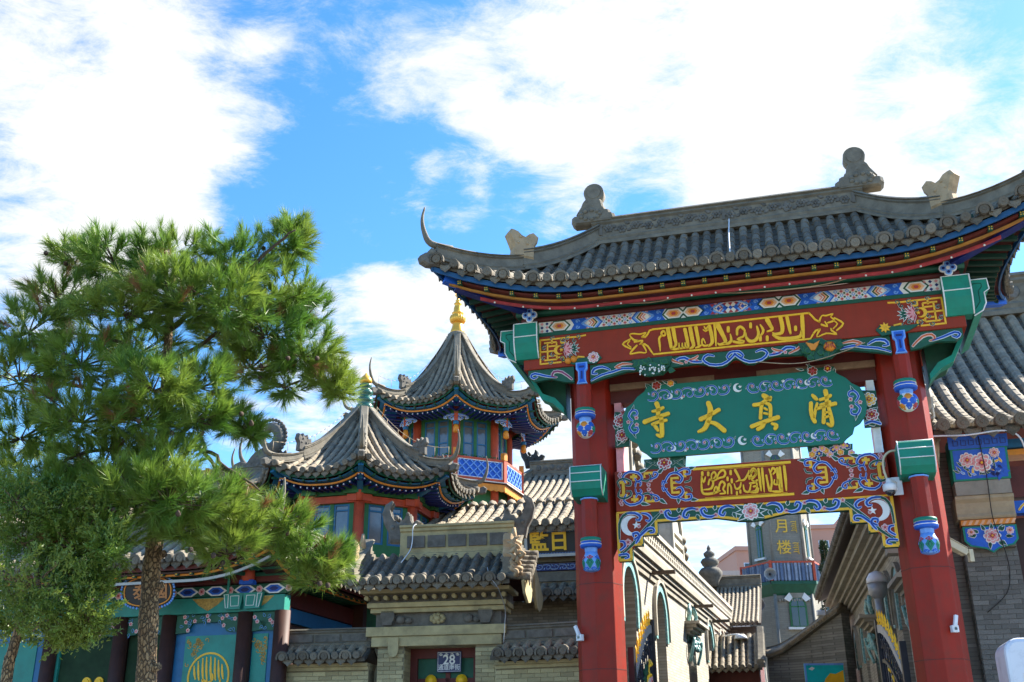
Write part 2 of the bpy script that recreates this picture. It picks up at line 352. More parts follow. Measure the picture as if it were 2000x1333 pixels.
# ------------------------------------------------------------------ tiled roofs
def halftube(mb, pts, nrms, lat, r, mi=0, n=5, bumps=True):
    o = len(mb.v); k = len(pts)
    for i in range(k):
        rr = r * (1.0 + (.06 if i % 2 == 0 else -.06)) if bumps else r
        for j in range(n + 1):
            a = PI * j / n; mb.v.append(tuple(pts[i] + lat * (math.cos(a) * rr) + nrms[i] * (math.sin(a) * rr)))
    for i in range(k - 1):
        for j in range(n):
            mb.f.append([o + i * (n + 1) + j, o + (i + 1) * (n + 1) + j, o + (i + 1) * (n + 1) + j + 1, o + i * (n + 1) + j + 1]); mb.m.append(mi); mb.sm.append(not bumps)
    mb.f.append([o + j for j in range(n + 1)]); mb.m.append(mi); mb.sm.append(False)
class Slope:
    def __init__(s, A, B, A2, B2, z0, zt, lift=.0, push=0., g=(.65, .35), pw=2.2):
        s.A, s.B, s.A2, s.B2 = Vector(A), Vector(B), Vector(A2), Vector(B2)
        s.L = (s.B - s.A).length / 2; s.L2 = (s.B2 - s.A2).length / 2; s.e = (s.B - s.A).normalized()
        s.M = (s.A + s.B) / 2; s.M2 = (s.A2 + s.B2) / 2; s.z0, s.zt, s.lift, s.push, s.g, s.pw = z0, zt, lift, push, g, pw
        s.da = (s.A - s.A2).normalized(); s.db = (s.B - s.B2).normalized()
        s.out = (s.M - s.M2).normalized(); s.run = (s.M - s.M2).length
    def q(s, u):
        return max(0, (abs(u) - s.L2) / (s.L - s.L2)) if s.L - s.L2 > 1e-4 else 0
    def tmax(s, u): return 1.0 if abs(u) <= s.L2 + 1e-6 or s.L - s.L2 < 1e-4 else max(0, (s.L - abs(u)) / (s.L - s.L2))
    def P(s, u, t):
        q = s.q(u); b = s.M + (s.M2 - s.M) * t + s.e * u
        if s.push: b = b + (s.da if u < 0 else s.db) * (s.push * q * q * (1 - t))
        ze = s.z0 + s.lift * q ** s.pw
        return Vector((b.x, b.y, ze + (s.zt - ze) * (s.g[0] * t + s.g[1] * t * t)))
    def N(s, u, t):
        a = s.P(u, t); d = 1e-3
        e1 = s.P(u + d, t) - s.P(u - d, t); e2 = s.P(u, t + d) - s.P(u, t - d)
        n = e1.cross(e2); n.normalize()
        return n if n.z > 0 else -n
    def hip(s, side, k=12, t0=0, t1=1):
        return [s.P((-1 if side == 'A' else 1) * (s.L - (s.L - s.L2) * t), t) for t in [t0 + (t1 - t0) * i / k for i in range(k + 1)]]
    def eave(s, k=24, inset=0, dz=0, margin=0):
        r = []
        for i in range(k + 1):
            u = -(s.L - margin) + 2 * (s.L - margin) * i / k
            p = s.P(u, 0); c = s.out * (-inset); r.append(Vector((p.x + c.x, p.y + c.y, p.z + dz)))
        return r
def _round_tile():
    mb = MB(); n = 6; vs = []
    for (y, r) in ((0, .86), (1, 1.0)):
        for j in range(n + 1):
            a = PI * j / n; vs.append((math.cos(a) * r, y, math.sin(a) * r))
    fs = [(j, j + 1, n + 2 + j, n + 1 + j) for j in range(n)]
    mb.add(vs, fs, 0, True); mb.add([vs[n + 1 + j] for j in range(n + 1)], [list(range(n + 1))[::-1]], 0)
    return mesh_of(mb, 'round_tile', tile)
def _pan_tile():
    mb = MB(); n = 5; vs = []
    for (y, dz) in ((0, 0.0), (1, .22)):
        for j in range(n + 1):
            x = -1 + 2 * j / n; vs.append((x, y, dz + .28 * x * x))
    for j in range(n + 1):
        x = -1 + 2 * j / n; vs.append((x, 1, .28 * x * x - .02))
    mb.add(vs, [(j, j + 1, n + 2 + j, n + 1 + j) for j in range(n)] + [(n + 1 + j, n + 2 + j, 2 * n + 3 + j, 2 * n + 2 + j) for j in range(n)], 0)
    return mesh_of(mb, 'pan_tile', pan)
def _disc(ring=True):
    mb = MB(); mb.tube([(0, -1.7, 0), (0, .15, 0)], [.94, 1.0], 12, 0)
    mb.tube([(0, .15, 0), (0, .26, 0)], [.98, .93], 12, 0); mb.tube([(0, .26, 0), (0, .262, 0)], [.72, .70], 12, 0)
    mb.tube([(0, .25, 0), (0, .34, 0)], [.34, .25], 8, 0)
    return mesh_of(mb, 'eave_disc', tile)
def _hood():
    mb = MB(); n = 9; vs = []
    for (r, y) in ((1.15, .0), (1.6, .0), (1.68, .85), (1.2, .85)):
        for j in range(n + 1):
            a = -.35 + (PI + .7) * j / n; vs.append((math.cos(a) * r, y, math.sin(a) * r))
    k = n + 1; fs = []
    for b in range(4):
        for j in range(n): fs.append((b * k + j, ((b + 1) % 4) * k + j, ((b + 1) % 4) * k + j + 1, b * k + j + 1))
    fs += [(0, k, 2 * k, 3 * k), (n, 3 * k + n, 2 * k + n, k + n)]
    mb.add(vs, [f[::-1] for f in fs], 0)
    return mesh_of(mb, 'eave_hood', tile)
def _drip():
    mb = MB()
    pts = [(-1, .25), (-.55, .02), (0, -.06), (.55, .02), (1, .25), (1.0, -.25), (.78, -.72), (.42, -.92), (0, -1.35), (-.42, -.92), (-.78, -.72), (-1.0, -.25)]
    mb.prism(pts, -.10, .10, 0)
    ins = [(x * .74, z * .74 - .10) for x, z in pts]
    mb.prism(ins, .10, .16, 0)
    return mesh_of(mb, 'drip_tile', tile)
ROUND, PAN, DISC, HOOD, DRIP = _round_tile(), _pan_tile(), _disc(), _hood(), _drip()
def tile_slope(deck, sf, sp, r, tl=.3, pieces=False, rows=True, discs=True, hoods=False, under=1, rowname='tile_row', jit=.0, dsc=1.0):
    """deck: object that takes the tiles as children; sf: Slope"""
    up = Vector((0, 0, 1)); e3 = Vector((sf.e.x, sf.e.y, 0)); o3 = Vector((sf.out.x, sf.out.y, 0))
    n = int(2 * sf.L / sp); off = -sp * (n - 1) / 2
    us = [off + i * sp for i in range(n)]
    stuff = MB(); pans = MB(); npan = 0
    for i, u in enumerate(us):
        tm = sf.tmax(u) - .01
        if discs:
            p = sf.P(u, 0); nn = sf.N(u, 0); c = p + nn * (r * .55) + o3 * (r * 1.15)
            y = (o3 + Vector((0, 0, -.18))).normalized(); z = e3.cross(y); z = -z if z.z < 0 else z
            x = y.cross(z)
            j = random.uniform(-jit, jit)
            inst('eave_disc', DISC, deck, frame_mat(c + up * j, x, y, z, r * dsc, r * dsc, r * dsc))
            if hoods and i % 2 == 0: inst('eave_hood', HOOD, deck, frame_mat(c + up * (j - r * .1) - o3 * r * .75, x, y, z, r, r * 1.3, r))
        if tm < .03: continue
        ln = (sf.P(u, tm) - sf.P(u, 0)).length; k = max(1, round(ln / tl))
        ps = [sf.P(u, tm * a / k) for a in range(k + 1)]; ns = [sf.N(u, tm * a / k) for a in range(k + 1)]
        if pieces:
            for a in range(k):
                y = (ps[a] - ps[a + 1]); l = y.length; y.normalize(); nn = ns[a]; x = y.cross(nn).normalized(); z = x.cross(y)
                jx = random.uniform(-jit, jit)
                inst('round_tile', ROUND, deck, frame_mat(ps[a + 1] + z * (r * .12) + x * jx, x, y, z, r, l * 1.06, r * 1.15))
        elif rows:
            mb = MB(); q = []; m = []
            for a in range(k + 1):
                t = tm * a / k; q.append(sf.P(u, t)); m.append(sf.N(u, t))
                if a < k: q.append(sf.P(u, min(tm, t + tm * .9 / k))); m.append(sf.N(u, t))
            halftube(mb, [q_ + n_ * (r * .1) for q_, n_ in zip(q, m)], m, e3, r)
            mb.build(rowname, tileb, deck)
        else:
            halftube(stuff, [p_ + n_ * (r * .1) for p_, n_ in zip(ps, ns)], ns, e3, r)
    for i in range(n - 1):
        u = (us[i] + us[i + 1]) / 2; tm = sf.tmax(u) - .01
        if discs:
            p = sf.P(u, 0); nn = sf.N(u, 0)
            y = (o3 + Vector((0, 0, .15))).normalized(); z = e3.cross(y); z = -z if z.z < 0 else z; x = y.cross(z)
            inst('drip_tile', DRIP, deck, frame_mat(p + o3 * .03 - up * (r * .15), x, y, z, sp * .47, r * 1.2, sp * .47))
        if tm < .05: continue
        ln = (sf.P(u, tm) - sf.P(u, 0)).length; k = max(1, round(ln / (tl * (.95 if pieces else .7))))
        for a in range(k):
            p1 = sf.P(u, tm * (a + 1) / k); p0 = sf.P(u, tm * a / k); nn = sf.N(u, tm * a / k)
            y = (p0 - p1); l = y.length; y.normalize(); x = y.cross(nn).normalized(); z = x.cross(y)
            if pieces and npan < 300: npan += 1; inst('pan_tile', PAN, deck, frame_mat(p1 + z * .004, x, y, z, sp * .40, l, .055))
            else:
                hw = sp * .34
                A0, A1 = p1 - x * hw + z * .006, p1 + x * hw + z * .006; B0, B1 = p0 - x * hw + z * .03, p0 + x * hw + z * .03
                pans.add([A0, A1, B1, B0, B0 - z * .025, B1 - z * .025], [(0, 3, 2, 1), (3, 4, 5, 2)], 0)
    if pans.f: pans.build('pan_tiles', pan, deck, kind='stuff')
    if stuff.f: stuff.build('round_tiles', tileb, deck, kind='stuff')
def deck_mesh(mb, sf, nu=20, nt=8, th=.07, mi=0, mi_under=1):
    us = [-sf.L + 2 * sf.L * i / nu for i in range(nu + 1)]
    for s_, m_ in ((0, mi), (1, mi_under)):
        o = len(mb.v)
        for u in us:
            tm = sf.tmax(u)
            for j in range(nt + 1):
                p = sf.P(u, tm * j / nt); 
                if s_: p = p - Vector((0, 0, th))
                mb.v.append(tuple(p))
        for i in range(nu):
            for j in range(nt):
                a = o + i * (nt + 1) + j; b = a + nt + 1
                f = [a, b, b + 1, a + 1]
                mb.f.append(f if not s_ else f[::-1]); mb.m.append(m_); mb.sm.append(True)
    o = len(mb.v)
    for u in us:
        p = sf.P(u, 0); mb.v.append(tuple(p)); mb.v.append(tuple(p - Vector((0, 0, th))))
    for i in range(nu): mb.f.append([o + 2 * i, o + 2 * i + 1, o + 2 * i + 3, o + 2 * i + 2]); mb.m.append(mi); mb.sm.append(False)
def eave_band(mb, sf, inset, dz, w, h, mi=0, margin=0, k=24):
    mb.sweep(sf.eave(k, inset, dz, margin), [(-w / 2, -h / 2), (w / 2, -h / 2), (w / 2, h / 2), (-w / 2, h / 2)], mi)
RP = lambda w, h: [(-w * .62, 0), (w * .62, 0), (w * .62, h * .10), (w * .44, h * .16), (w * .5, h * .26), (w * .36, h * .32), (w * .36, h * .74), (w * .5, h * .80), (w * .40, h * .88), (w * .55, h * .92), (w * .40, h), (-w * .40, h), (-w * .55, h * .92), (-w * .40, h * .88), (-w * .5, h * .80), (-w * .36, h * .74), (-w * .36, h * .32), (-w * .5, h * .26), (-w * .44, h * .16), (-w * .62, h * .10)]
def horn(mb, p, out, h, r=.05, back=.25, mi=0):
    """thin curled horn that rises at the end of a hip"""
    out = Vector((out[0], out[1], 0)).normalized(); p = Vector(p); u = Vector((0, 0, 1))
    pts = curve3([tuple(p - out * back), tuple(p + out * h * .12 + u * h * .06), tuple(p + out * h * .30 + u * h * .34), tuple(p + out * h * .36 + u * h * .68), tuple(p + out * h * .30 + u * h)], 4)
    k = len(pts); mb.tube(pts, [r * (1 - .82 * i / (k - 1)) for i in range(k)], 7, mi)
def beast(mb, p, out, s=.3, th=.12, mi=0, lean=0):
    """small crouching roof beast: block outline with jaws, mane and horn, swept to a real thickness"""
    pts = [(-.5, 0), (-.42, .35), (-.62, .55), (-.60, .85), (-.45, .98), (-.32, .82), (-.18, .95), (-.05, .80), (.1, .88), (.18, 1.05), (.32, 1.1), (.38, .9), (.55, .98), (.62, .78), (.5, .62), (.56, .4), (.45, .2), (.5, 0)]
    slab(mb, pts, p, out, s, th, mi)
def slab(mb, pts, p, out, s, th, mi=0):
    out = Vector((out[0], out[1], 0)).normalized(); lat = Vector((-out.y, out.x, 0)); p = Vector(p); u = Vector((0, 0, 1)); n = len(pts)
    ar = sum(pts[i][0] * pts[(i + 1) % n][1] - pts[(i + 1) % n][0] * pts[i][1] for i in range(n))
    if ar < 0: pts = pts[::-1]
    cx = sum(a for a, b in pts) / n; cz = sum(b for a, b in pts) / n
    rings = []
    for (d, k) in ((-th / 2, .86), (-th * .32, 1), (th * .32, 1), (th / 2, .86)):
        rings.append([p + out * ((cx + (a - cx) * k) * s) + u * ((cz + (b - cz) * k) * s) + lat * d for a, b in pts])
    vs = [v for r in rings for v in r]; fs = [list(range(n)), [3 * n + i for i in range(n)][::-1]]
    for b in range(3):
        for i in range(n): fs.append((b * n + i, (b + 1) * n + i, (b + 1) * n + (i + 1) % n, b * n + (i + 1) % n))
    mb.add(vs, fs, mi)
    # eye and mane bosses on both flanks
    for sg in (-1, 1):
        w = max(a for a, b in pts) - min(a for a, b in pts); hh = max(b for a, b in pts) - min(b for a, b in pts)
        for (a, b, r) in ((-.16, .16, .05), (.12, .08, .07), (.2, -.14, .06), (-.1, -.12, .07), (-.24, -.12, .04)):
            c = p + out * ((cx + a * w) * s) + u * ((cz + b * hh) * s) + lat * (sg * th * .44); mb.ball(tuple(c), r * min(w, hh) * s, n=7, k=4, mi=mi)
def chiwen(mb, p, out, s=.5, th=.16, mi=0):
    """ridge-end dragon: open jaws towards the ridge, tail curling up at the outer side"""
    pts = [(-.5, 0), (-.45, .25), (-.62, .36), (-.72, .55), (-.62, .62), (-.5, .5), (-.42, .62), (-.40, .78), (-.28, .82), (-.2, .66), (-.1, .64), (-.04, .52), (.1, .58), (.24, .8), (.30, 1.02), (.2, 1.24), (.40, 1.12), (.49, .86), (.42, .55), (.28, .3), (.22, 0)]
    slab(mb, pts, p, out, s, th, mi)
# ---- painted relief motifs
def spiral(cx, cz, r, a0, turns, dirn=1, k=12, rin=.22):
    return [(cx + r * (1 - (1 - rin) * i / k) * math.cos(a0 + dirn * turns * 2 * PI * i / k), cz + r * (1 - (1 - rin) * i / k) * math.sin(a0 + dirn * turns * 2 * PI * i / k)) for i in range(k + 1)]
WHITE_, BLUE_, DBLUE_, GREEN_, LB_, PINK_, ROSE_, YEL_, OR_, RED_ = range(10)
PAL = [white, blue, dblue, dgreen, lblue, pink, rose, yellow, orange, redbeam]
def line3(mb, pts, w, y, th, c=BLUE_, core=DBLUE_, edge=LB_, sub=2):
    ws = [a * .7 for a in (w if isinstance(w, (list, tuple)) else [w] * len(pts))]
    mb.rstrip(pts, [a * 1.5 for a in ws], y, th, WHITE_, sub)
    mb.rstrip(pts, [a * 1.15 for a in ws], y, th + .004, edge, sub)
    mb.rstrip(pts, [a * .78 for a in ws], y, th + .008, c, sub)
    if core is not None: mb.rstrip(pts, [a * .3 for a in ws], y, th + .011, core, sub)
def flower(mb, cx, cz, r, y, th=.012, n=6, c=PINK_, mid=ROSE_):
    for i in range(n):
        a = 2 * PI * i / n + .3; mb.rdisc(cx + r * .62 * math.cos(a), cz + r * .62 * math.sin(a), r * .44, y, th, WHITE_, 7); mb.rdisc(cx + r * .62 * math.cos(a), cz + r * .62 * math.sin(a), r * .33, y, th + .004, c, 7)
    mb.rdisc(cx, cz, r * .36, y, th + .007, mid, 7)
def peony(mb, cx, cz, r, y, th=.02, c=PINK_, mid=ROSE_):
    for k, (rr, n, off) in enumerate(((.78, 8, 0), (.48, 6, .4), (.2, 4, .2))):
        for i in range(n):
            a = 2 * PI * i / n + off; q = r * (.36 - .07 * k)
            mb.rdisc(cx + r * rr * math.cos(a), cz + r * rr * math.sin(a), q, y, th + .009 * k, WHITE_ if k < 2 else c, 8)
            mb.rdisc(cx + r * rr * .93 * math.cos(a), cz + r * rr * .93 * math.sin(a), q * .72, y, th + .009 * k + .004, c if k < 2 else mid, 8)
    mb.rdisc(cx, cz, r * .14, y, th + .034, YEL_, 7)
def leaf(mb, x, z, a, l, w, y, th=.01, c=GREEN_, edge=WHITE_):
    ca, sa = math.cos(a), math.sin(a)
    def T(p): return (x + p[0] * ca - p[1] * sa, z + p[0] * sa + p[1] * ca)
    o = [(0, 0), (.25 * l, w * .5), (.55 * l, w * .42), (l, w * .12), (.6 * l, -w * .3), (.25 * l, -w * .42)]
    mb.rpoly([T(p) for p in o], y, th, edge)
    mb.rpoly([T((p[0] * .84 + l * .06, p[1] * .72)) for p in o], y, th + .004, c)
def crescent(mb, cx, cz, r, ang, y, th, mi=WHITE_, star=True):
    o = [(cx + r * math.cos(ang + a), cz + r * math.sin(ang + a)) for a in [R(50) + R(260) * i / 18 for i in range(19)]]
    r2 = r * .80; ox, oz = cx + r * .42 * math.cos(ang), cz + r * .42 * math.sin(ang)
    a1 = math.atan2(o[-1][1] - oz, o[-1][0] - ox) - ang; a0 = math.atan2(o[0][1] - oz, o[0][0] - ox) - ang
    if a1 < a0: a1 += 2 * PI
    inn = [(ox + r2 * math.cos(ang + a1 + (a0 - a1) * i / 12), oz + r2 * math.sin(ang + a1 + (a0 - a1) * i / 12)) for i in range(1, 12)]
    mb.rpoly(o + inn, y, th, mi)
    if star: star5(mb, cx + r * .55 * math.cos(ang), cz + r * .55 * math.sin(ang), r * .42, y, th, mi)
def star5(mb, cx, cz, r, y, th, mi=WHITE_):
    mb.rpoly([(cx + (r if i % 2 == 0 else r * .42) * math.sin(PI * i / 5), cz + (r if i % 2 == 0 else r * .42) * math.cos(PI * i / 5)) for i in range(10)], y, th, mi)
def vine(mb, x0, x1, z, h, y, n, th=.012, w=.028, flowers=True, c=BLUE_, seed=1):
    """running scroll: a wave with a curl in every bend, leaves and small flowers"""
    rr = random.Random(seed); dx = (x1 - x0) / n
    for i in range(n):
        xa = x0 + dx * i; sg = 1 if i % 2 == 0 else -1
        cx, cz = xa + dx * .52, z + sg * h * .04
        line3(mb, [(xa, z - sg * h * .30), (xa + dx * .18, z - sg * h * .42), (xa + dx * .62, z - sg * h * .40), (xa + dx * .90, z - sg * h * .05), (xa + dx * .74, z + sg * h * .34), (xa + dx * .42, z + sg * h * .32), (xa + dx * .34, z + sg * h * .04), (xa + dx * .54, z - sg * h * .06)], [w * .7, w, w * 1.15, w * 1.15, w, w * .9, w * .7, w * .5], y, th, c)
        leaf(mb, xa + dx * .95, z + sg * h * .2, R(60) * sg, dx * .32, dx * .16, y, th)
        leaf(mb, xa + dx * .15, z + sg * h * .1, R(110) * sg, dx * .3, dx * .15, y, th, LB_)
        if flowers and i % 2 == 0: flower(mb, xa + dx * .5, z + sg * h * .12, h * .13, y, th + .012, 5)
        if flowers and i % 2 == 1: flower(mb, xa + dx * .05, z + sg * h * .3, h * .10, y, th + .008, 5)
def brick_field(parent, x0, x1, z0, z1, y, bw, bh, mj, mat_mesh, depth=.03, mtx=None, skip=None):
    """courses of single bricks, proud of a wall that faces -y; shared mesh"""
    r = 0; z = z0
    while z + bh <= z1 + 1e-6:
        x = x0 - (bw / 2 if r % 2 else 0)
        while x < x1 - .02:
            a, b = max(x, x0), min(x + bw - mj, x1)
            if b - a > .03 and not (skip and skip((a + b) / 2, z)):
                m = Matrix.Translation(((a + b) / 2, y - random.uniform(0, .004), z + (bh - mj) / 2)) @ Matrix.Diagonal(((b - a), depth, bh - mj, 1))
                inst('brick', mat_mesh, parent, mtx @ m if mtx else m)
            x += bw
        z += bh; r += 1
def unit_box(mat):
    mb = MB(); mb.box(-.5, .5, -.5, .5, -.5, .5); return mesh_of(mb, 'brick', mat)
BRICK_G, BRICK_T = unit_box(brickp), unit_box(brickt)
def text_mesh(name, s, size, mat, parent, mtx, ext=.01, off=.0, align='CENTER', sx=1.0):
    c = bpy.data.curves.new(name, 'FONT'); c.body = s; c.size = size; c.align_x = align; c.align_y = 'CENTER'; c.extrude = ext; c.offset = off; c.resolution_u = 3
    o = bpy.data.objects.new('tmp', c); COL.objects.link(o)
    dg = bpy.context.evaluated_depsgraph_get(); me = bpy.data.meshes.new_from_object(o.evaluated_get(dg)); bpy.data.objects.remove(o)
    me.materials.clear(); me.materials.append(mat)
    r = bpy.data.objects.new(name, me); COL.objects.link(r); r.parent = parent
    r.matrix_local = mtx @ Matrix.Diagonal((sx, 1, 1, 1))
    return r
FRONT = Matrix.Rotation(R(90), 4, 'X')      # text upright, facing -y
# brush strokes of the inscriptions, in the gate's own metres (x along the gate, z up), with stroke widths
CH_SI=[([(-1.373,7.196),(-1.352,7.105),(-1.366,6.972)],[0.075,0.064,0.058]),([(-1.45,7.065),(-1.365,7.076),(-1.271,7.116)],[0.039,0.054,0.046]),([(-1.593,6.893),(-1.398,6.952),(-1.191,7.003)],[0.072,0.057,0.059]),([(-1.467,6.839),(-1.345,6.874),(-1.232,6.891)],[0.046,0.049,0.046]),([(-1.314,6.939),(-1.311,6.776),(-1.326,6.631),(-1.401,6.651)],[0.064,0.067,0.072,0.039]),([(-1.44,6.822),(-1.406,6.776),(-1.378,6.722)],[0.039,0.057,0.039])]
CH_DA=[([(-0.662,6.857),(-0.506,6.919),(-0.356,6.995)],[0.069,0.057,0.059]),([(-0.518,7.125),(-0.493,7.008),(-0.536,6.836),(-0.609,6.696),(-0.716,6.646)],[0.072,0.08,0.075,0.067,0.039]),([(-0.548,6.801),(-0.42,6.755),(-0.298,6.63)],[0.039,0.064,0.072])]
CH_ZHEN=[([(0.382,7.173),(0.42,7.141),(0.477,7.093)],[0.064,0.08,0.059]),([(0.214,7.023),(0.33,7.032),(0.416,7.09),(0.493,7.128)],[0.054,0.057,0.051,0.046]),([(0.343,7.031),(0.318,6.917),(0.299,6.788)],[0.051,0.049,0.051]),([(0.398,7.041),(0.465,6.999),(0.47,6.905),(0.455,6.791)],[0.039,0.057,0.051,0.051]),([(0.377,6.952),(0.415,6.923)],[0.033]),([(0.364,6.867),(0.416,6.851)],[0.033]),([(0.145,6.659),(0.345,6.72),(0.577,6.779)],[0.059,0.059,0.064]),([(0.357,6.698),(0.312,6.643),(0.239,6.606)],[0.039,0.057,0.054]),([(0.469,6.682),(0.539,6.644),(0.511,6.593)],[0.036,0.057,0.051])]
CH_QING=[([(1.152,7.104),(1.181,7.065),(1.21,7.027)],[0.039,0.057,0.046]),([(1.115,6.97),(1.101,6.828),(1.12,6.712),(1.141,6.654)],[0.057,0.057,0.062,0.057]),([(1.21,6.955),(1.168,6.837),(1.141,6.725)],[0.036,0.046,0.039]),([(1.361,7.152),(1.369,7.036),(1.351,6.923)],[0.069,0.059,0.051]),([(1.262,7.013),(1.356,7.037),(1.432,7.071)],[0.044,0.044,0.044]),([(1.26,6.927),(1.347,6.944),(1.408,6.968)],[0.041,0.041,0.041]),([(1.201,6.87),(1.342,6.902),(1.489,6.929)],[0.046,0.049,0.057]),([(1.306,6.869),(1.29,6.742),(1.273,6.63)],[0.054,0.054,0.057]),([(1.379,6.877),(1.395,6.748),(1.404,6.634),(1.384,6.572),(1.325,6.605)],[0.049,0.057,0.059,0.059,0.033]),([(1.318,6.79),(1.378,6.799)],[0.033]),([(1.31,6.715),(1.374,6.724)],[0.033])]
ARABIC_UP=[([(1.127,8.331),(1.115,8.141),(1.107,7.94)],[0.046,0.05,0.031]),([(1.085,8.066),(1.053,7.972),(0.894,7.956),(0.729,7.977),(0.632,8.048)],[0.019,0.043,0.046,0.043,0.019]),([(1.004,8.146),(0.999,8.095)],[0.05]),([(0.887,8.335),(0.9,8.184),(0.913,8.047)],[0.043,0.043,0.027]),([(0.783,8.346),(0.798,8.173),(0.774,8.071),(0.679,8.056),(0.635,8.085)],[0.05,0.05,0.043,0.035,0.015]),([(0.571,8.326),(0.609,8.223),(0.634,8.143),(0.553,8.118)],[0.058,0.046,0.035,0.019]),([(0.542,8.026),(0.537,7.966)],[0.046]),([(0.451,8.25),(0.49,8.152),(0.466,8.085),(0.426,8.06)],[0.015,0.035,0.027,0.015]),([(0.434,8.038),(0.429,7.977)],[0.046]),([(0.396,8.224),(0.409,8.076),(0.345,7.985),(0.26,7.98),(0.209,8.054),(0.211,8.127)],[0.023,0.039,0.043,0.043,0.031,0.015]),([(0.299,8.286),(0.294,8.224)],[0.046]),([(0.182,8.203),(0.132,8.25),(0.078,8.214),(0.065,8.116)],[0.031,0.035,0.035,0.027]),([(0.196,8.181),(0.169,8.079),(0.065,8.037),(0.165,7.981),(0.089,7.972),(-0.004,8.002)],[0.023,0.027,0.023,0.035,0.035,0.027]),([(-0.066,8.26),(-0.071,8.193)],[0.05]),([(-0.042,8.135),(-0.036,8.026),(-0.091,7.979),(-0.158,7.979)],[0.015,0.035,0.035,0.023]),([(-0.231,8.314),(-0.158,8.121),(-0.133,8.004),(-0.225,7.971),(-0.256,8.001)],[0.066,0.05,0.043,0.031,0.015]),([(-0.284,8.334),(-0.284,8.155),(-0.29,7.956)],[0.031,0.031,0.015]),([(-0.37,8.322),(-0.347,8.161),(-0.347,8.024),(-0.408,7.967)],[0.043,0.046,0.043,0.023]),([(-0.454,8.32),(-0.431,8.271),(-0.395,8.324)],[0.015,0.023,0.015]),([(-0.476,8.269),(-0.439,8.238),(-0.389,8.26)],[0.012,0.019,0.012]),([(-0.417,7.979),(-0.484,7.981),(-0.516,8.03),(-0.492,8.112),(-0.458,8.024)],[0.023,0.027,0.023,0.019,0.015]),([(-0.522,7.999),(-0.578,7.969),(-0.621,7.96)],[0.019,0.027,0.019]),([(-0.593,8.323),(-0.572,8.12),(-0.57,8.004)],[0.046,0.043,0.027]),([(-0.687,8.322),(-0.669,8.129),(-0.653,8.001),(-0.718,7.955)],[0.05,0.05,0.043,0.019]),([(-0.776,8.309),(-0.751,8.116),(-0.739,7.988)],[0.046,0.043,0.027]),([(-0.736,7.977),(-0.782,7.988),(-0.789,8.067)],[0.019,0.027,0.015]),([(-0.782,7.982),(-0.833,7.985),(-0.836,8.065)],[0.019,0.027,0.015]),([(-0.833,7.976),(-0.887,7.981),(-0.89,8.07)],[0.019,0.027,0.015]),([(-0.891,7.977),(-0.97,7.972),(-1.031,7.991)],[0.023,0.031,0.019]),([(-0.97,8.35),(-0.955,8.178),(-0.942,8.05),(-1.008,7.988)],[0.05,0.046,0.035,0.019]),([(-1.059,8.348),(-1.038,8.165),(-1.023,7.994)],[0.05,0.05,0.035]),([(-1.107,8.283),(-1.139,8.32),(-1.171,8.28),(-1.149,8.235),(-1.109,8.247),(-1.107,8.283)],[0.023,0.027,0.027,0.023,0.023,0.023]),([(-1.168,8.246),(-1.214,8.193),(-1.211,8.086),(-1.209,7.965)],[0.023,0.027,0.027,0.012])]
CARTOUCHE=[([(1.238,8.368),(0.95,8.366),(0.003,8.363),(-1.305,8.373),(-1.366,8.358),(-1.409,8.287),(-1.446,8.248),(-1.5,8.253)],[0.027]),([(1.238,8.368),(1.279,8.311),(1.319,8.245),(1.379,8.197)],[0.027]),([(1.267,7.998),(1.213,7.915),(0.909,7.918),(-0.029,7.921),(-1.325,7.921),(-1.362,7.984),(-1.408,8.073),(-1.465,8.125),(-1.505,8.121)],[0.027]),([(1.267,7.998),(1.312,8.049),(1.374,8.064)],[0.027]),([(-1.5,8.253),(-1.427,8.331),(-1.527,8.309),(-1.647,8.332),(-1.707,8.316),(-1.651,8.225),(-1.572,8.195)],[0.035,0.015,0.027,0.027,0.015,0.035,0.027]),([(-1.495,8.12),(-1.442,7.97),(-1.56,7.981),(-1.68,7.971),(-1.72,7.975),(-1.657,8.054),(-1.595,8.112)],[0.035,0.019,0.027,0.027,0.015,0.035,0.027]),([(-1.7,8.24),(-1.833,8.161),(-1.697,8.058)],[0.023,0.031,0.023]),([(-1.711,8.209),(-1.753,8.153),(-1.696,8.09)],[0.019,0.019,0.019]),([(-1.632,8.18),(-1.492,8.188),(-1.545,8.129)],[0.031,0.031,0.019]),([(1.379,8.197),(1.434,8.295),(1.498,8.289),(1.61,8.308),(1.568,8.261),(1.616,8.194),(1.513,8.163)],[0.035,0.019,0.027,0.023,0.015,0.031,0.027]),([(1.374,8.064),(1.316,7.936),(1.467,7.983),(1.627,7.947),(1.561,8.014),(1.547,8.057)],[0.035,0.015,0.027,0.019,0.031,0.023]),([(1.621,8.235),(1.745,8.123),(1.634,8.017)],[0.023,0.031,0.023]),([(1.598,8.196),(1.655,8.128),(1.583,8.053)],[0.019,0.019,0.019]),([(1.41,8.143),(1.497,8.103),(1.469,8.188)],[0.031,0.031,0.019])]
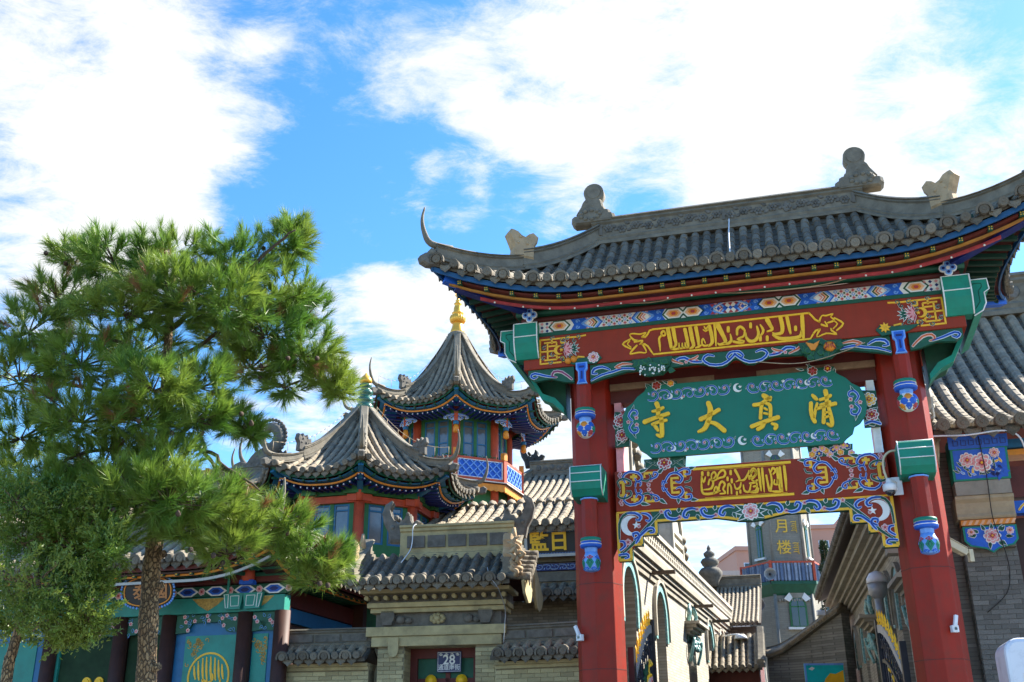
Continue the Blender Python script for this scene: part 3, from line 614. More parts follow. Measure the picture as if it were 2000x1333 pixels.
ARABIC_LOW=[([(-0.73,5.913),(-0.738,5.672),(-0.686,5.618),(-0.551,5.623),(-0.451,5.655)],[0.012,0.03,0.032,0.032,0.017]),([(-0.724,5.906),(-0.701,5.812),(-0.666,5.897)],[0.012,0.027,0.015]),([(-0.711,5.979),(-0.714,5.935)],[0.045]),([(-0.615,5.968),(-0.618,5.924)],[0.045]),([(-0.628,5.767),(-0.598,5.852),(-0.549,5.8),(-0.589,5.701),(-0.712,5.689)],[0.02,0.025,0.027,0.03,0.012]),([(-0.568,5.827),(-0.566,5.929),(-0.516,5.971),(-0.495,5.912),(-0.535,5.863)],[0.017,0.022,0.025,0.025,0.017]),([(-0.486,5.86),(-0.444,5.947),(-0.379,5.994),(-0.343,5.941),(-0.374,5.879),(-0.449,5.864),(-0.538,5.823)],[0.017,0.022,0.03,0.027,0.025,0.025,0.017]),([(-0.551,5.617),(-0.527,5.71),(-0.495,5.721),(-0.494,5.651)],[0.02,0.022,0.022,0.017]),([(-0.476,5.644),(-0.45,5.757),(-0.404,5.805),(-0.365,5.752),(-0.4,5.678),(-0.368,5.613),(-0.454,5.605)],[0.02,0.025,0.027,0.027,0.022,0.025,0.017]),([(-0.333,5.598),(-0.318,5.724),(-0.297,5.76),(-0.271,5.696),(-0.272,5.595)],[0.017,0.022,0.025,0.025,0.017]),([(-0.256,5.968),(-0.259,5.917)],[0.045]),([(-0.314,5.863),(-0.317,5.819)],[0.04]),([(-0.25,5.827),(-0.253,5.777)],[0.04]),([(-0.184,5.976),(-0.142,5.878),(-0.129,5.814),(-0.186,5.785)],[0.035,0.03,0.025,0.012]),([(-0.13,5.801),(-0.05,5.809),(0.018,5.906),(0.034,5.956)],[0.017,0.027,0.025,0.012]),([(-0.218,5.756),(-0.194,5.666),(-0.132,5.688),(-0.108,5.768)],[0.012,0.027,0.027,0.012]),([(-0.186,5.615),(-0.188,5.578)],[0.037]),([(-0.13,5.637),(-0.132,5.6)],[0.037]),([(-0.075,5.722),(-0.064,5.627),(0.007,5.611),(0.047,5.74)],[0.015,0.027,0.027,0.015]),([(0.032,5.861),(0.029,5.817)],[0.037]),([(0.064,5.802),(0.066,5.903),(0.112,5.958),(0.144,5.892),(0.07,5.802)],[0.017,0.025,0.03,0.027,0.017]),([(0.069,5.789),(0.137,5.735),(0.117,5.623),(0.031,5.603)],[0.017,0.022,0.025,0.017]),([(0.069,5.888),(0.066,5.942),(0.108,5.978),(0.143,5.931),(0.118,5.858),(0.031,5.823)],[0.019,0.027,0.032,0.029,0.027,0.016]),([(0.025,5.742),(0.103,5.751),(0.151,5.789)],[0.019,0.032,0.019]),([(0.185,5.969),(0.19,5.787),(0.195,5.612)],[0.029,0.035,0.016]),([(0.243,5.972),(0.241,5.784),(0.242,5.59)],[0.029,0.032,0.013]),([(0.298,5.854),(0.313,5.686),(0.331,5.591),(0.372,5.722),(0.371,5.856),(0.351,5.952)],[0.024,0.029,0.029,0.024,0.024,0.019]),([(0.379,5.91),(0.41,5.969),(0.45,5.919),(0.408,5.868)],[0.016,0.029,0.029,0.019]),([(0.419,5.773),(0.407,5.707),(0.463,5.697),(0.482,5.769)],[0.016,0.024,0.024,0.016]),([(0.479,5.957),(0.478,5.77),(0.489,5.596)],[0.032,0.035,0.019]),([(0.521,5.968),(0.52,5.767),(0.525,5.574)],[0.029,0.032,0.016]),([(0.589,5.978),(0.59,5.763),(0.584,5.591)],[0.035,0.037,0.019]),([(0.469,5.763),(0.465,5.717)],[0.045]),([(0.359,5.59),(0.421,5.58),(0.498,5.582),(0.527,5.634)],[0.016,0.029,0.029,0.016]),([(0.015,5.603),(0.065,5.593),(0.13,5.596),(0.16,5.654)],[0.016,0.029,0.029,0.016]),([(0.085,5.685),(0.137,5.696)],[0.035])]
# ------------------------------------------------------------------ ground
def ground():
    mb = MB(); mb.box(-600, 600, -200, 900, -.3, 0)
    g = mb.build('ground', M('paving', (.17, .16, .145), .9, .15, .6, bump=.3, bscale=8)); g['kind'] = 'structure'
ground()

# ------------------------------------------------------------------ the gate
GO = (3.778, 16.438, 0); GA = -15
def make_gate():
    g = thing('memorial_gate', 'tall red archway gate with grey tiled upturned roof and painted beams', 'gate', GO, GA)
    YC = .35
    for sx in (-1, 1):
        x = 2.545 * sx
        mb = MB(); r = .39
        mb.lathe([(r, 0.0), (r, 7.86)], 8, (x, YC, 0), 0, False, rot=R(-90))
        p = mb.build('pillar', red, g, bevel=.012)
        mb = MB(); mb.lathe([(.75, 0), (.75, .25), (.62, .32), (.66, .55), (.55, .62)], 16, (x, YC, 0)); mb.build('pillar_base', stone, p)
        for z in (4.28, 2.95):
            mb = MB(); mb.lathe([(r + .003, z), (r + .003, z + .012)], 8, (x, YC, 0), 0, False, rot=R(-90)); mb.build('joint_line', darkred, p)
        # hanging post under the upper beam
        hx, hy = 2.55 * sx, -.36
        mb = MB(); mb.lathe([(.135, 7.05), (.135, 7.9)], 8, (hx, hy, 0), 0, False, rot=R(22.5))
        hp = mb.build('hanging_post', red, g, bevel=.008)
        lantern(hp, hx, hy, 6.62, 7.14, True)
        mb = MB()       # blue key on the post head
        mb.rpoly([(hx - .10, 7.90), (hx - .10, 7.78), (hx - .065, 7.74), (hx - .065, 7.58), (hx - .09, 7.52), (hx + .09, 7.52), (hx + .065, 7.58), (hx + .065, 7.74), (hx + .10, 7.78), (hx + .10, 7.90)], hy - .13, .05, 0)
        mb.rpoly([(hx - .07, 7.88), (hx - .07, 7.80), (hx - .04, 7.74), (hx - .04, 7.58), (hx - .06, 7.54), (hx + .06, 7.54), (hx + .04, 7.58), (hx + .04, 7.74), (hx + .07, 7.80), (hx + .07, 7.88)], hy - .13, .06, 1)
        mb.rrect(hx - .015, hx + .015, 7.6, 7.74, hy - .13, .066, 2); mb.rrect(hx - .045, hx + .045, 7.80, 7.835, hy - .13, .066, 2)
        mb.build('post_key', [lblue, blue, dblue], hp)
        # lower green bracket block with its own post and lantern
        mb = MB(); b0, b1 = x - .26, x + .25
        prof = [(YC, 6.12), (-.46, 6.12), (-.52, 6.08), (-.53, 5.85), (-.50, 5.72), (-.40, 5.62), (-.30, 5.60), (YC, 5.60)]
        mb.prism(prof, b0, b1, 0, 'yz'); br = mb.build('bracket_block', green, g, bevel=.01)
        mb = MB()
        for xx in (b0, b1):
            edge = [(-.46, 6.12), (-.523, 6.08), (-.533, 5.85), (-.503, 5.72), (-.40, 5.617)]
            mb.tube([(xx, a - .002, b) for a, b in edge], .010, 5, 0)
        for zz, yy in ((6.11, -.468), (5.985, -.528), (5.84, -.534)):
            mb.tube([(b0, yy, zz), (b1, yy, zz)], .009, 5, 0)
        mb.build('white_edging', white, br)
        mb = MB(); mb.lathe([(.135, 4.9), (.135, 5.60)], 8, (x, -.28, 0), 0, False, rot=R(22.5)); mb.lathe([(.155, 5.575), (.155, 5.60)], 8, (x, -.28, 0), 1, False, rot=R(22.5))
        lp = mb.build('hanging_post', [red, lblue], g, bevel=.006)
        lantern(lp, x, -.28, 4.42, 4.98, False)
    # ---- lower beam with its inscription
    mb = MB(); mb.box(-2.16, 2.16, .02, .68, 5.43, 6.10); lb = mb.build('lower_beam', redbeam, g, bevel=.012)
    y = .02
    mb = MB(); mb.rrect(-.86, .70, 6.025, 6.065, y, .014, 0); mb.rrect(-.86, .70, 5.505, 5.545, y, .014, 0)
    mb.rrect(-.70, .60, 6.008, 6.014, y, .010, 0); mb.rrect(-.70, .60, 5.556, 5.562, y, .010, 0)
    mb.build('inscription_border', gold, lb)
    mb = MB()
    for pts, w in ARABIC_LOW: mb.rstrip(pts, [a * 1.25 for a in w] if len(w) > 1 else w[0] * .9, y, .028, 0, 3)
    mb.build('inscription', gold, lb)
    for sx in (-1, 1): side_panel(lb, sx, y)
    # ---- carved frieze under the lower beam
    mb = MB(); Y = .06
    for sx in (-1, 1):
        outl = [(0, 5.43), (2.16 * sx, 5.43), (2.16 * sx, 4.62), (1.93 * sx, 4.62), (1.93 * sx, 4.86), (1.75 * sx, 4.86), (1.75 * sx, 5.02), (1.50 * sx, 5.02), (1.50 * sx, 5.225), (.55 * sx, 5.235), (.36 * sx, 5.20), (.20 * sx, 5.165), (0, 5.15)]
        mb.prism(outl, Y, Y + .14, 3)
    fr = mb.build('carved_frieze', PAL, g)
    mb = MB()
    for sx in (-1, 1):
        X = lambda v: v * sx
        for (a, b, c, d) in ((1.50, 5.225, .45, 5.235), ):
            mb.rstrip([(X(1.50), 5.245), (X(.55), 5.252), (X(.36), 5.22), (X(.2), 5.19)], .04, Y, .012, YEL_, 1, False)
        mb.rstrip([(X(2.16), 5.415), (X(.1), 5.415)], .03, Y, .010, YEL_, 1, False)
        for pts in ([(1.52, 5.25), (1.52, 5.04), (1.75, 5.04)], [(1.77, 5.02), (1.77, 4.88), (1.93, 4.88)], [(1.95, 4.86), (1.95, 4.64), (2.15, 4.64)], [(2.145, 5.41), (2.145, 4.64)]):
            for i in range(len(pts) - 1): mb.rstrip([(X(pts[i][0]), pts[i][1]), (X(pts[i + 1][0]), pts[i + 1][1])], .045, Y, .010, YEL_, 1, False)
        mb.rpoly([(X(a), b) for a, b in [(1.60, 5.40), (2.12, 5.40), (2.12, 4.80), (1.98, 4.72), (1.80, 4.95), (1.62, 5.12), (1.56, 5.26)]], Y, .004, RED_)
        crescent(mb, X(1.93), 5.19, .165, R(0 if sx < 0 else 180), Y, .022)
        line3(mb, [(X(2.13), 4.98), (X(2.12), 5.22), (X(2.05), 5.36), (X(1.92), 5.40), (X(1.78), 5.36), (X(1.76), 5.29), (X(1.82), 5.28)], [.03, .045, .05, .055, .05, .04, .03], Y, .012, GREEN_, None, GREEN_)
        line3(mb, [(X(1.98), 5.39), (X(1.86), 5.39), (X(1.77), 5.33), (X(1.79), 5.27), (X(1.84), 5.28)], [.03, .05, .055, .05, .03], Y, .018)
        line3(mb, [(X(1.74), 5.38), (X(1.66), 5.36), (X(1.60), 5.30), (X(1.63), 5.24), (X(1.68), 5.26)], [.03, .05, .055, .045, .03], Y, .018)
        line3(mb, [(X(1.45), 5.36), (X(1.60), 5.22), (X(1.76), 5.06), (X(1.92), 4.88), (X(2.14), 4.70)], [.03, .055, .06, .05, .03], Y, .010, GREEN_, None, GREEN_)
        line3(mb, [(X(1.88), 4.96), (X(1.78), 5.02), (X(1.66), 5.12), (X(1.57), 5.12), (X(1.56), 5.06), (X(1.62), 5.05)], [.04, .055, .055, .05, .04, .03], Y, .018)
        line3(mb, [(X(1.86), 4.90), (X(1.80), 4.99), (X(1.83), 5.06), (X(1.90), 5.05), (X(1.89), 5.0)], [.04, .055, .055, .05, .03], Y, .022)
        line3(mb, [(X(2.12), 4.80), (X(2.04), 4.86), (X(2.06), 4.93), (X(2.12), 4.94)], [.04, .05, .05, .03], Y, .018)
        line3(mb, [(X(2.14), 4.72), (X(2.02), 4.73), (X(1.99), 4.68), (X(2.05), 4.66)], [.04, .05, .045, .03], Y, .018)
        flower(mb, X(1.99), 4.92, .055, Y, .02, 5); flower(mb, X(1.80), 5.17, .03, Y, .02, 5)
        for k in range(4):
            cx = .40 + .29 * k; s = 1 if k % 2 else -1
            line3(mb, [(X(cx - .14), 5.33 - s * .05), (X(cx - .06), 5.33 - s * .08), (X(cx + .05), 5.33 - s * .05), (X(cx + .09), 5.33 + s * .04), (X(cx + .03), 5.33 + s * .07), (X(cx), 5.33 + s * .02)], [.03, .055, .06, .06, .045, .03], Y, .016)
            leaf(mb, X(cx - .12), 5.33 + s * .02, R(70) if s > 0 else R(-70), .13, .08, Y, .012, GREEN_)
            flower(mb, X(cx + .15), 5.33 + s * .055, .038, Y, .02, 5)
    for a in range(0, 360, 30): leaf(mb, 0, 5.30, R(a), .27 if a % 180 < 40 or a % 180 > 140 else .15, .12, Y, .010, GREEN_)
    peony(mb, 0, 5.30, .125, Y, .02)
    mb.build('carved_scroll', PAL, fr)
    # ---- upper beam
    mb = MB(); mb.box(-3.57, 3.57, -.50, 1.20, 7.87, 8.46); ub = mb.build('upper_beam', redbeam, g, bevel=.012)
    y = -.5
    mb = MB()
    for pts, w in ARABIC_UP: mb.rstrip(pts, [a * 1.3 for a in w] if len(w) > 1 else w[0], y, .026, 0, 3)
    mb.build('inscription', gold, ub)
    mb = MB()
    for pts, w in CARTOUCHE: mb.rstrip(pts, w if len(w) > 1 else w[0] * 1.1, y, .018, 0, 1 if len(w) == 1 else 3)
    mb.build('inscription_border', gold, ub)
    for sx in (-1, 1): fret_corner(ub, sx, y)
    mb = MB(); mb.box(-3.30, 3.30, -.495, 1.18, 8.463, 8.53); mb.build('green_moulding', dgreen, g)
    mb = MB(); mb.box(-3.30, 3.30, -.47, 1.17, 8.533, 8.74); fb = mb.build('painted_board', white, g)
    painted_frieze(fb, -.47, 8.535, 8.738)
    for i, (z0, z1, yf, mt, nm) in enumerate(((8.742, 8.84, -.52, darkred, 'red_moulding'), (8.842, 8.94, -.60, dgreen, 'green_moulding'), (8.942, 9.02, -.68, darkred, 'red_moulding'))):
        mb = MB(); mb.tube([(-3.6 - .08 * i, yf + .05, (z0 + z1) / 2), (3.6 + .08 * i, yf + .05, (z0 + z1) / 2)], (z1 - z0) / 2, 10); mb.box(-3.6 - .08 * i, 3.6 + .08 * i, yf + .05, 1.3 + .08 * i, z0 + .002, z1 - .002)
        mb.build(nm, mt, g)
    # end blocks, corbels, corner boards
    for sx in (-1, 1):
        X = lambda v: v * sx
        mb = MB(); x0, x1 = sorted((X(3.29), X(3.70)))
        prof = [(-.3, 8.69), (-.64, 8.69), (-.66, 8.67), (-.665, 8.44), (-.655, 8.32), (-.60, 8.16), (-.54, 8.05), (-.3, 8.05)]
        mb.prism(prof, x0, x1, 0, 'yz'); eb = mb.build('end_block', green, g, bevel=.01)
        mb = MB()
        for xx in (x0, x1): mb.tube([(xx, a - .003, b) for a, b in prof[1:7]], .012, 5)
        for zz, yy in ((8.685, -.645), (8.435, -.667)): mb.tube([(x0, yy, zz), (x1, yy, zz)], .011, 5)
        mb.build('white_edging', white, eb)
        mb = MB(); out = [(X(3.70), 8.63), (X(3.97), 8.63), (X(3.98), 8.45), (X(3.90), 8.40), (X(3.90), 8.22), (X(3.84), 8.10), (X(3.70), 8.02)]
        mb.prism(out, -.52, 1.22, 0); cb = mb.build('corbel_board', green, g, bevel=.008)
        mb = MB(); mb.tube(curve3([(a, -.525, b) for a, b in out[:-1]] + [(X(3.70), -.525, 8.02)], 1), .011, 5)
        mb.tube([(X(a), -.525, b) for a, b in ((3.74, 8.56), (3.88, 8.56), (3.88, 8.50), (3.82, 8.43), (3.82, 8.25), (3.74, 8.14))], .006, 4, 1); mb.build('white_edging', [white, dgreen], cb)
        mb = MB(); mb.prism([(X(3.57), 7.865), (X(3.30), 7.45), (X(3.12), 7.38), (X(2.98), 7.2), (X(2.98), 7.865)], .15, .55, 0)
        mb.build('corner_bracket', dgreen, g)
        mb = MB(); mb.prism([(X(3.50), 7.862), (X(3.34), 7.56), (X(3.12), 7.46), (X(2.97), 7.28), (X(2.97), 7.18), (X(3.16), 7.36), (X(3.36), 7.46), (X(3.57), 7.862)], -.1, .15, 0)
        mb.build('corner_bracket', green, g)
        # little quatrefoil on the moulding above the end block
        mb = MB(); cx, cz = X(3.42), 8.83
        for a in range(4): mb.rdisc(cx + .07 * math.cos(PI / 2 * a), cz + .07 * math.sin(PI / 2 * a), .068, -.62, .03, 0); 
        for a in range(4): mb.rdisc(cx + .07 * math.cos(PI / 2 * a), cz + .07 * math.sin(PI / 2 * a), .050, -.62, .036, 1); mb.rdisc(cx + .07 * math.cos(PI / 2 * a), cz + .07 * math.sin(PI / 2 * a), .024, -.62, .042, 2)
        mb.rdisc(cx, cz, .03, -.62, .042, 0)
        mb.rrect(cx - .035, cx + .035, cz + .10, cz + .26, -.62, .03, 3)
        mb.build('rosette', [white, lblue, dblue, green], g)
        # blue corner rafter under the eave
        mb = MB(); mb.bar((X(3.2), -.35, 8.93), (X(4.70), -1.50, 9.32), .16, .17, 0); mb.bar((X(3.5), -.62, 8.90), (X(4.55), -1.36, 9.16), .17, .05, 1)
        mb.build('corner_rafter', [blue, dblue], g)
        mb = MB(); mb.bar((X(3.2), 1.05, 8.93), (X(4.72), 2.20, 9.32), .16, .17, 0); mb.build('corner_rafter', blue, g)
    # ---- carved band under the upper beam
    mb = MB(); Y = -.46
    for sx in (-1, 1):
        out = [(0, 7.868), (3.45 * sx, 7.868), (3.45 * sx, 7.74), (3.30 * sx, 7.66), (3.0 * sx, 7.66), (2.72 * sx, 7.56), (2.66 * sx, 7.868)]
        mb.prism([(2.70 * sx, 7.868), (3.50 * sx, 7.868), (3.50 * sx, 7.74), (3.38 * sx, 7.66), (3.1 * sx, 7.68), (2.85 * sx, 7.60), (2.70 * sx, 7.58)], Y, Y + .08, 3)
        mb.prism([(0, 7.868), (2.42 * sx, 7.868), (2.42 * sx, 7.54), (2.2 * sx, 7.60), (1.8 * sx, 7.68), (1.62 * sx, 7.68), (1.5 * sx, 7.58), (1.2 * sx, 7.58), (1.08 * sx, 7.68), (.62 * sx, 7.70), (.45 * sx, 7.66), (.28 * sx, 7.60), (.16 * sx, 7.62), (.06 * sx, 7.70), (0, 7.72)], Y, Y + .08, 3)
    cbd = mb.build('carved_band', PAL, g)
    mb = MB()
    for sx in (-1, 1):
        X = lambda v: v * sx
        line3(mb, [(X(0), 7.80), (X(.08), 7.72), (X(.22), 7.64), (X(.42), 7.66), (X(.52), 7.76), (X(.44), 7.83), (X(.34), 7.80)], [.05, .05, .05, .05, .05, .05, .03], Y, .014)
        line3(mb, [(X(.0), 7.84), (X(.07), 7.83), (X(.13), 7.76), (X(.10), 7.72)], [.04, .05, .04, .03], Y, .018)
        line3(mb, [(X(.55), 7.72), (X(.70), 7.74), (X(.82), 7.82), (X(.95), 7.80), (X(.92), 7.74)], [.04, .05, .06, .05, .03], Y, .014)
        line3(mb, [(X(.86), 7.72), (X(1.0), 7.78), (X(1.08), 7.84), (X(1.14), 7.80)], [.03, .05, .05, .03], Y, .018, OR_, ROSE_, PINK_)
        line3(mb, [(X(.60), 7.83), (X(.66), 7.79), (X(.76), 7.77)], [.03, .05, .03], Y, .018, OR_, ROSE_, PINK_)
        line3(mb, [(X(1.66), 7.71), (X(1.85), 7.74), (X(2.02), 7.70), (X(2.22), 7.66), (X(2.40), 7.58)], [.04, .045, .045, .045, .03], Y, .012)
        line3(mb, [(X(1.70), 7.80), (X(1.86), 7.82), (X(1.98), 7.77), (X(1.90), 7.75)], [.03, .055, .05, .03], Y, .016, OR_, ROSE_, PINK_)
        line3(mb, [(X(2.08), 7.74), (X(2.2), 7.80), (X(2.34), 7.78), (X(2.38), 7.70), (X(2.30), 7.69)], [.03, .05, .06, .05, .03], Y, .016)
        line3(mb, [(X(2.74), 7.64), (X(2.90), 7.78), (X(3.04), 7.80), (X(3.08), 7.72), (X(3.0), 7.70)], [.04, .05, .055, .05, .03], Y, .016, OR_ if sx > 0 else DBLUE_, ROSE_, PINK_)
        line3(mb, [(X(3.04), 7.70), (X(3.20), 7.74), (X(3.38), 7.80), (X(3.45), 7.76), (X(3.40), 7.71), (X(3.34), 7.74)], [.03, .045, .05, .05, .04, .03], Y, .016)
        for k in range(3): flower(mb, X(.62 + .09 * k), 7.745, .03, Y, .016, 5, PINK_)
    mb.build('carved_scroll', PAL, cbd)
    for sx, nm in ((-1, 'grape_carving'), (1, 'gourd_carving')):
        mb = MB(); cx = 1.35 * sx; rr = random.Random(3 + sx); Yc = -.49
        mb.rpoly([(cx - .34, 7.86), (cx + .34, 7.86), (cx + .28, 7.70), (cx + .12, 7.56), (cx - .1, 7.55), (cx - .28, 7.68)], Yc + .05, .08, 0)
        for k in range(22):
            a = rr.uniform(0, 2 * PI); leaf(mb, cx + rr.uniform(-.28, .28), 7.72 + rr.uniform(-.12, .13), a, .12, .11, Yc - .02, rr.uniform(.02, .05), 0, 1)
        if sx < 0:
            for bx in (-.16, .0, .15):
                for k in range(12): mb.ball((cx + bx + rr.uniform(-.05, .05), Yc - .09, 7.70 - .012 * k + rr.uniform(-.03, .03)), .016, n=6, k=4, mi=2)
        else:
            mb.ball((cx + .14, Yc - .06, 7.74), .095, .07, .085, 10, 6, 3); mb.rpoly([(cx - .22, 7.84), (cx - .10, 7.80), (cx + .0, 7.85), (cx - .05, 7.76), (cx - .09, 7.70), (cx - .15, 7.70)], Yc - .02, .07, 3)
            for k in range(6):
                a = R(30 * k); mb.tube([(cx + .14 + .095 * math.sin(a - 1.3) * 1.0, Yc - .06 - .075 * max(0, math.cos(a - 1.3)), 7.74 - .05), (cx + .14 + .05 * math.sin(a - 1.3), Yc - .135, 7.74), (cx + .14 + .06 * math.sin(a - 1.3), Yc - .10, 7.80)], .006, 4, 4)
        mb.build(nm, [dgreen, mgreen, white, orange, rose], g)
    # tie beam and plank between the pillars
    mb = MB(); mb.box(-2.2, 2.2, .22, .5, 7.36, 7.58); mb.build('tie_beam', darkred, g)
    mb = MB(); mb.box(-2.2, 2.2, .16, .4, 7.585, 7.70, 0); mb.box(-.4, .3, .14, .16, 7.585, 7.70, 1); mb.build('plank', [wood, darkred], g)
    mb = MB(); mb.box(-2.2, 2.2, .18, .5, 7.705, 7.868); mb.build('tie_beam', darkred, g)
    for sx in (-1, 1):     # pale slats where pillar and sign meet
        mb = MB(); x0, x1 = sorted((2.02 * sx, 2.14 * sx)); mb.box(x0, x1, .18, .5, 6.102, 6.62); mb.build('side_slat', white if sx > 0 else pink, g); mb = MB(); mb.box(x0, x1, .18, .5, 7.15, 7.36); mb.build('side_slat', white if sx > 0 else pink, g)
        # carved peonies between sign and pillar
        mb = MB(); cx = 2.02 * sx; rr = random.Random(8 + sx)
        mb.rpoly([(cx - .12, 6.55), (cx + .12, 6.55), (cx + .13, 7.15), (cx - .10, 7.18)], .16, .05, 3)
        for k in range(14): leaf(mb, cx + rr.uniform(-.08, .08), rr.uniform(6.58, 7.12), rr.uniform(0, 6.2), .11, .07, .11, .01, GREEN_)
        peony(mb, cx, 7.0, .11, .09, .02, ROSE_ if sx < 0 else YEL_, ROSE_); peony(mb, cx + .01, 6.74, .10, .09, .02, ROSE_, RED_)
        if sx < 0: flower(mb, cx + .05, 7.14, .05, .09, .03, 5, ROSE_, RED_)
        else: line3(mb, [(cx - .1, 6.60), (cx, 6.63), (cx + .12, 6.58)], .05, .09, .02)
        mb.build('carved_peonies', PAL, g)
    for sx in (-1, 1):     # carvings that hold the sign above and below
        mb = MB(); cx = 1.32 * sx; rr = random.Random(20 + sx)
        mb.rpoly([(cx - .32, 6.10), (cx + .34, 6.10), (cx + .36, 6.28), (cx - .34, 6.28)], .10, .06, GREEN_)
        if sx < 0:
            peony(mb, cx, 6.19, .11, .04, .02, ROSE_, RED_)
            for k in (-1, 1): line3(mb, [(cx + k * .13, 6.16), (cx + k * .22, 6.21), (cx + k * .31, 6.25), (cx + k * .33, 6.15)], .022, .04, .012, GREEN_, None, GREEN_); line3(mb, [(cx + k * .16, 6.22), (cx + k * .24, 6.16), (cx + k * .31, 6.11)], .02, .04, .014, GREEN_, None, GREEN_)
        else:
            for k in range(12): flower(mb, cx - .28 + .055 * k, 6.19 + rr.uniform(-.07, .07), .055, .04, rr.uniform(.01, .03), 6, [OR_, PINK_, DBLUE_, PINK_][k % 4], YEL_)
        mb.build('carved_flowers', PAL, g)
        mb = MB(); cx = 1.28 * sx
        mb.rpoly([(cx - .30, 7.40), (cx + .30, 7.40), (cx + .26, 7.58), (cx - .26, 7.58)], .02, .06, GREEN_)
        for k in range(12): leaf(mb, cx + rr.uniform(-.28, .28), 7.49 + rr.uniform(-.08, .08), rr.uniform(0, 6.2), .14, .05, -.04, .012, GREEN_)
        flower(mb, cx - .08, 7.52, .08, -.04, .03, 6, RED_, ROSE_); flower(mb, cx + .16, 7.54, .06, -.04, .03, 6, RED_ if sx > 0 else OR_, YEL_)
        mb.build('carved_flowers', PAL, g)
    gate_roof(g, YC)
    return g
def lantern(parent, x, y, z0, z1, faceted):
    """painted pendant at the foot of a hanging post: mouldings, neck, many-coloured vase"""
    h = z1 - z0; mb = MB()
    mb.lathe([(.140, z1 - .02), (.168, z1 - .03), (.172, z1 - .075), (.150, z1 - .08)][::-1], 12, (x, y, 0), 0)
    mb.lathe([(.135, z1 - .185), (.172, z1 - .175), (.176, z1 - .13), (.16, z1 - .085)], 12, (x, y, 0), 1)
    mb.lathe([(.178, z1 - .135), (.182, z1 - .130), (.178, z1 - .123)], 12, (x, y, 0), 2)
    mb.lathe([(.146, z1 - .084), (.176, z1 - .082), (.146, z1 - .078)], 12, (x, y, 0), 2)
    mb.lathe([(.100, z1 - .255), (.108, z1 - .18)], 8, (x, y, 0), 3, False, rot=R(22.5))
    n = 7 if faceted else 6
    if faceted: prof = [(.06, z0), (.105, z0 + .03), (.150, z0 + .10), (.158, z0 + .17), (.135, z0 + .235), (.10, z1 - .25)]
    else: prof = [(.06, z0), (.12, z0 + .02), (.150, z0 + .16), (.120, z0 + .24), (.095, z1 - .25)]
    mb.lathe(prof, 20 if faceted else 12, (x, y, 0), 2 if faceted else 3)
    cols = [4, 0, 1, 5, 6, 0, 1]
    def surf(a, z):
        for i in range(len(prof) - 1):
            if prof[i][1] <= z <= prof[i + 1][1]:
                t = (z - prof[i][1]) / (prof[i + 1][1] - prof[i][1]); r = prof[i][0] * (1 - t) + prof[i + 1][0] * t; break
        else: r = prof[-1][0]
        return (x + (r + .005) * math.cos(a), y + (r + .005) * math.sin(a), z)
    rows = [(z0 + .05, .045), (z0 + .125, .052), (z0 + .20, .046)] if faceted else [(z0 + .13, .085), (z0 + .035, .028), (z0 + .215, .03)]
    for k, (zc, hh) in enumerate(rows):
        for i in range(n):
            a = 2 * PI * (i + (k % 2) * .5) / n - PI / 2; da = PI / n * (.95 if faceted else .9)
            if faceted: q = [(a - da, zc), (a - da * .45, zc - hh), (a + da * .45, zc - hh), (a + da, zc), (a + da * .45, zc + hh), (a - da * .45, zc + hh)]
            else: q = [(a - da, zc), (a, zc - hh * 1.2), (a + da, zc), (a, zc + hh * 1.2)]
            if not faceted: mb.add([tuple(Vector(surf(a + (p[0] - a) * 1.18, min(max(zc + (p[1] - zc) * 1.18, z0 + .002), z1 - .252))) - Vector((math.cos(p[0]), math.sin(p[0]), 0)) * .003) for p in q], [list(range(len(q)))], 2)
            q_ = []
            for p0_, p1_ in zip(q, q[1:] + q[:1]): q_ += [p0_, ((p0_[0] + p1_[0]) / 2, (p0_[1] + p1_[1]) / 2)]
            cc_ = Vector(surf(a, zc)) + Vector((math.cos(a), math.sin(a), 0)) * .006; nq = len(q_)
            mb.add([tuple(cc_)] + [surf(*p) for p in q_], [(0, 1 + j_, 1 + (j_ + 1) % nq) for j_ in range(nq)], cols[(i * 3 + k * 2) % 7] if faceted else [[0, 0, 0], [4, 1, 4], [5, 4, 5]][k][i % 3])
            if not faceted:
                q2 = [(a + (p[0] - a) * .5, zc + (p[1] - zc) * .5) for p in q]
                mb.add([tuple(Vector(surf(*p)) + Vector((math.cos(p[0]), math.sin(p[0]), 0)) * .004) for p in q2], [list(range(4))], 3 if k else 7)
    mb.build('lantern_pendant', [green, blue, white, lblue, blue, rose, orange, dgreen], parent)
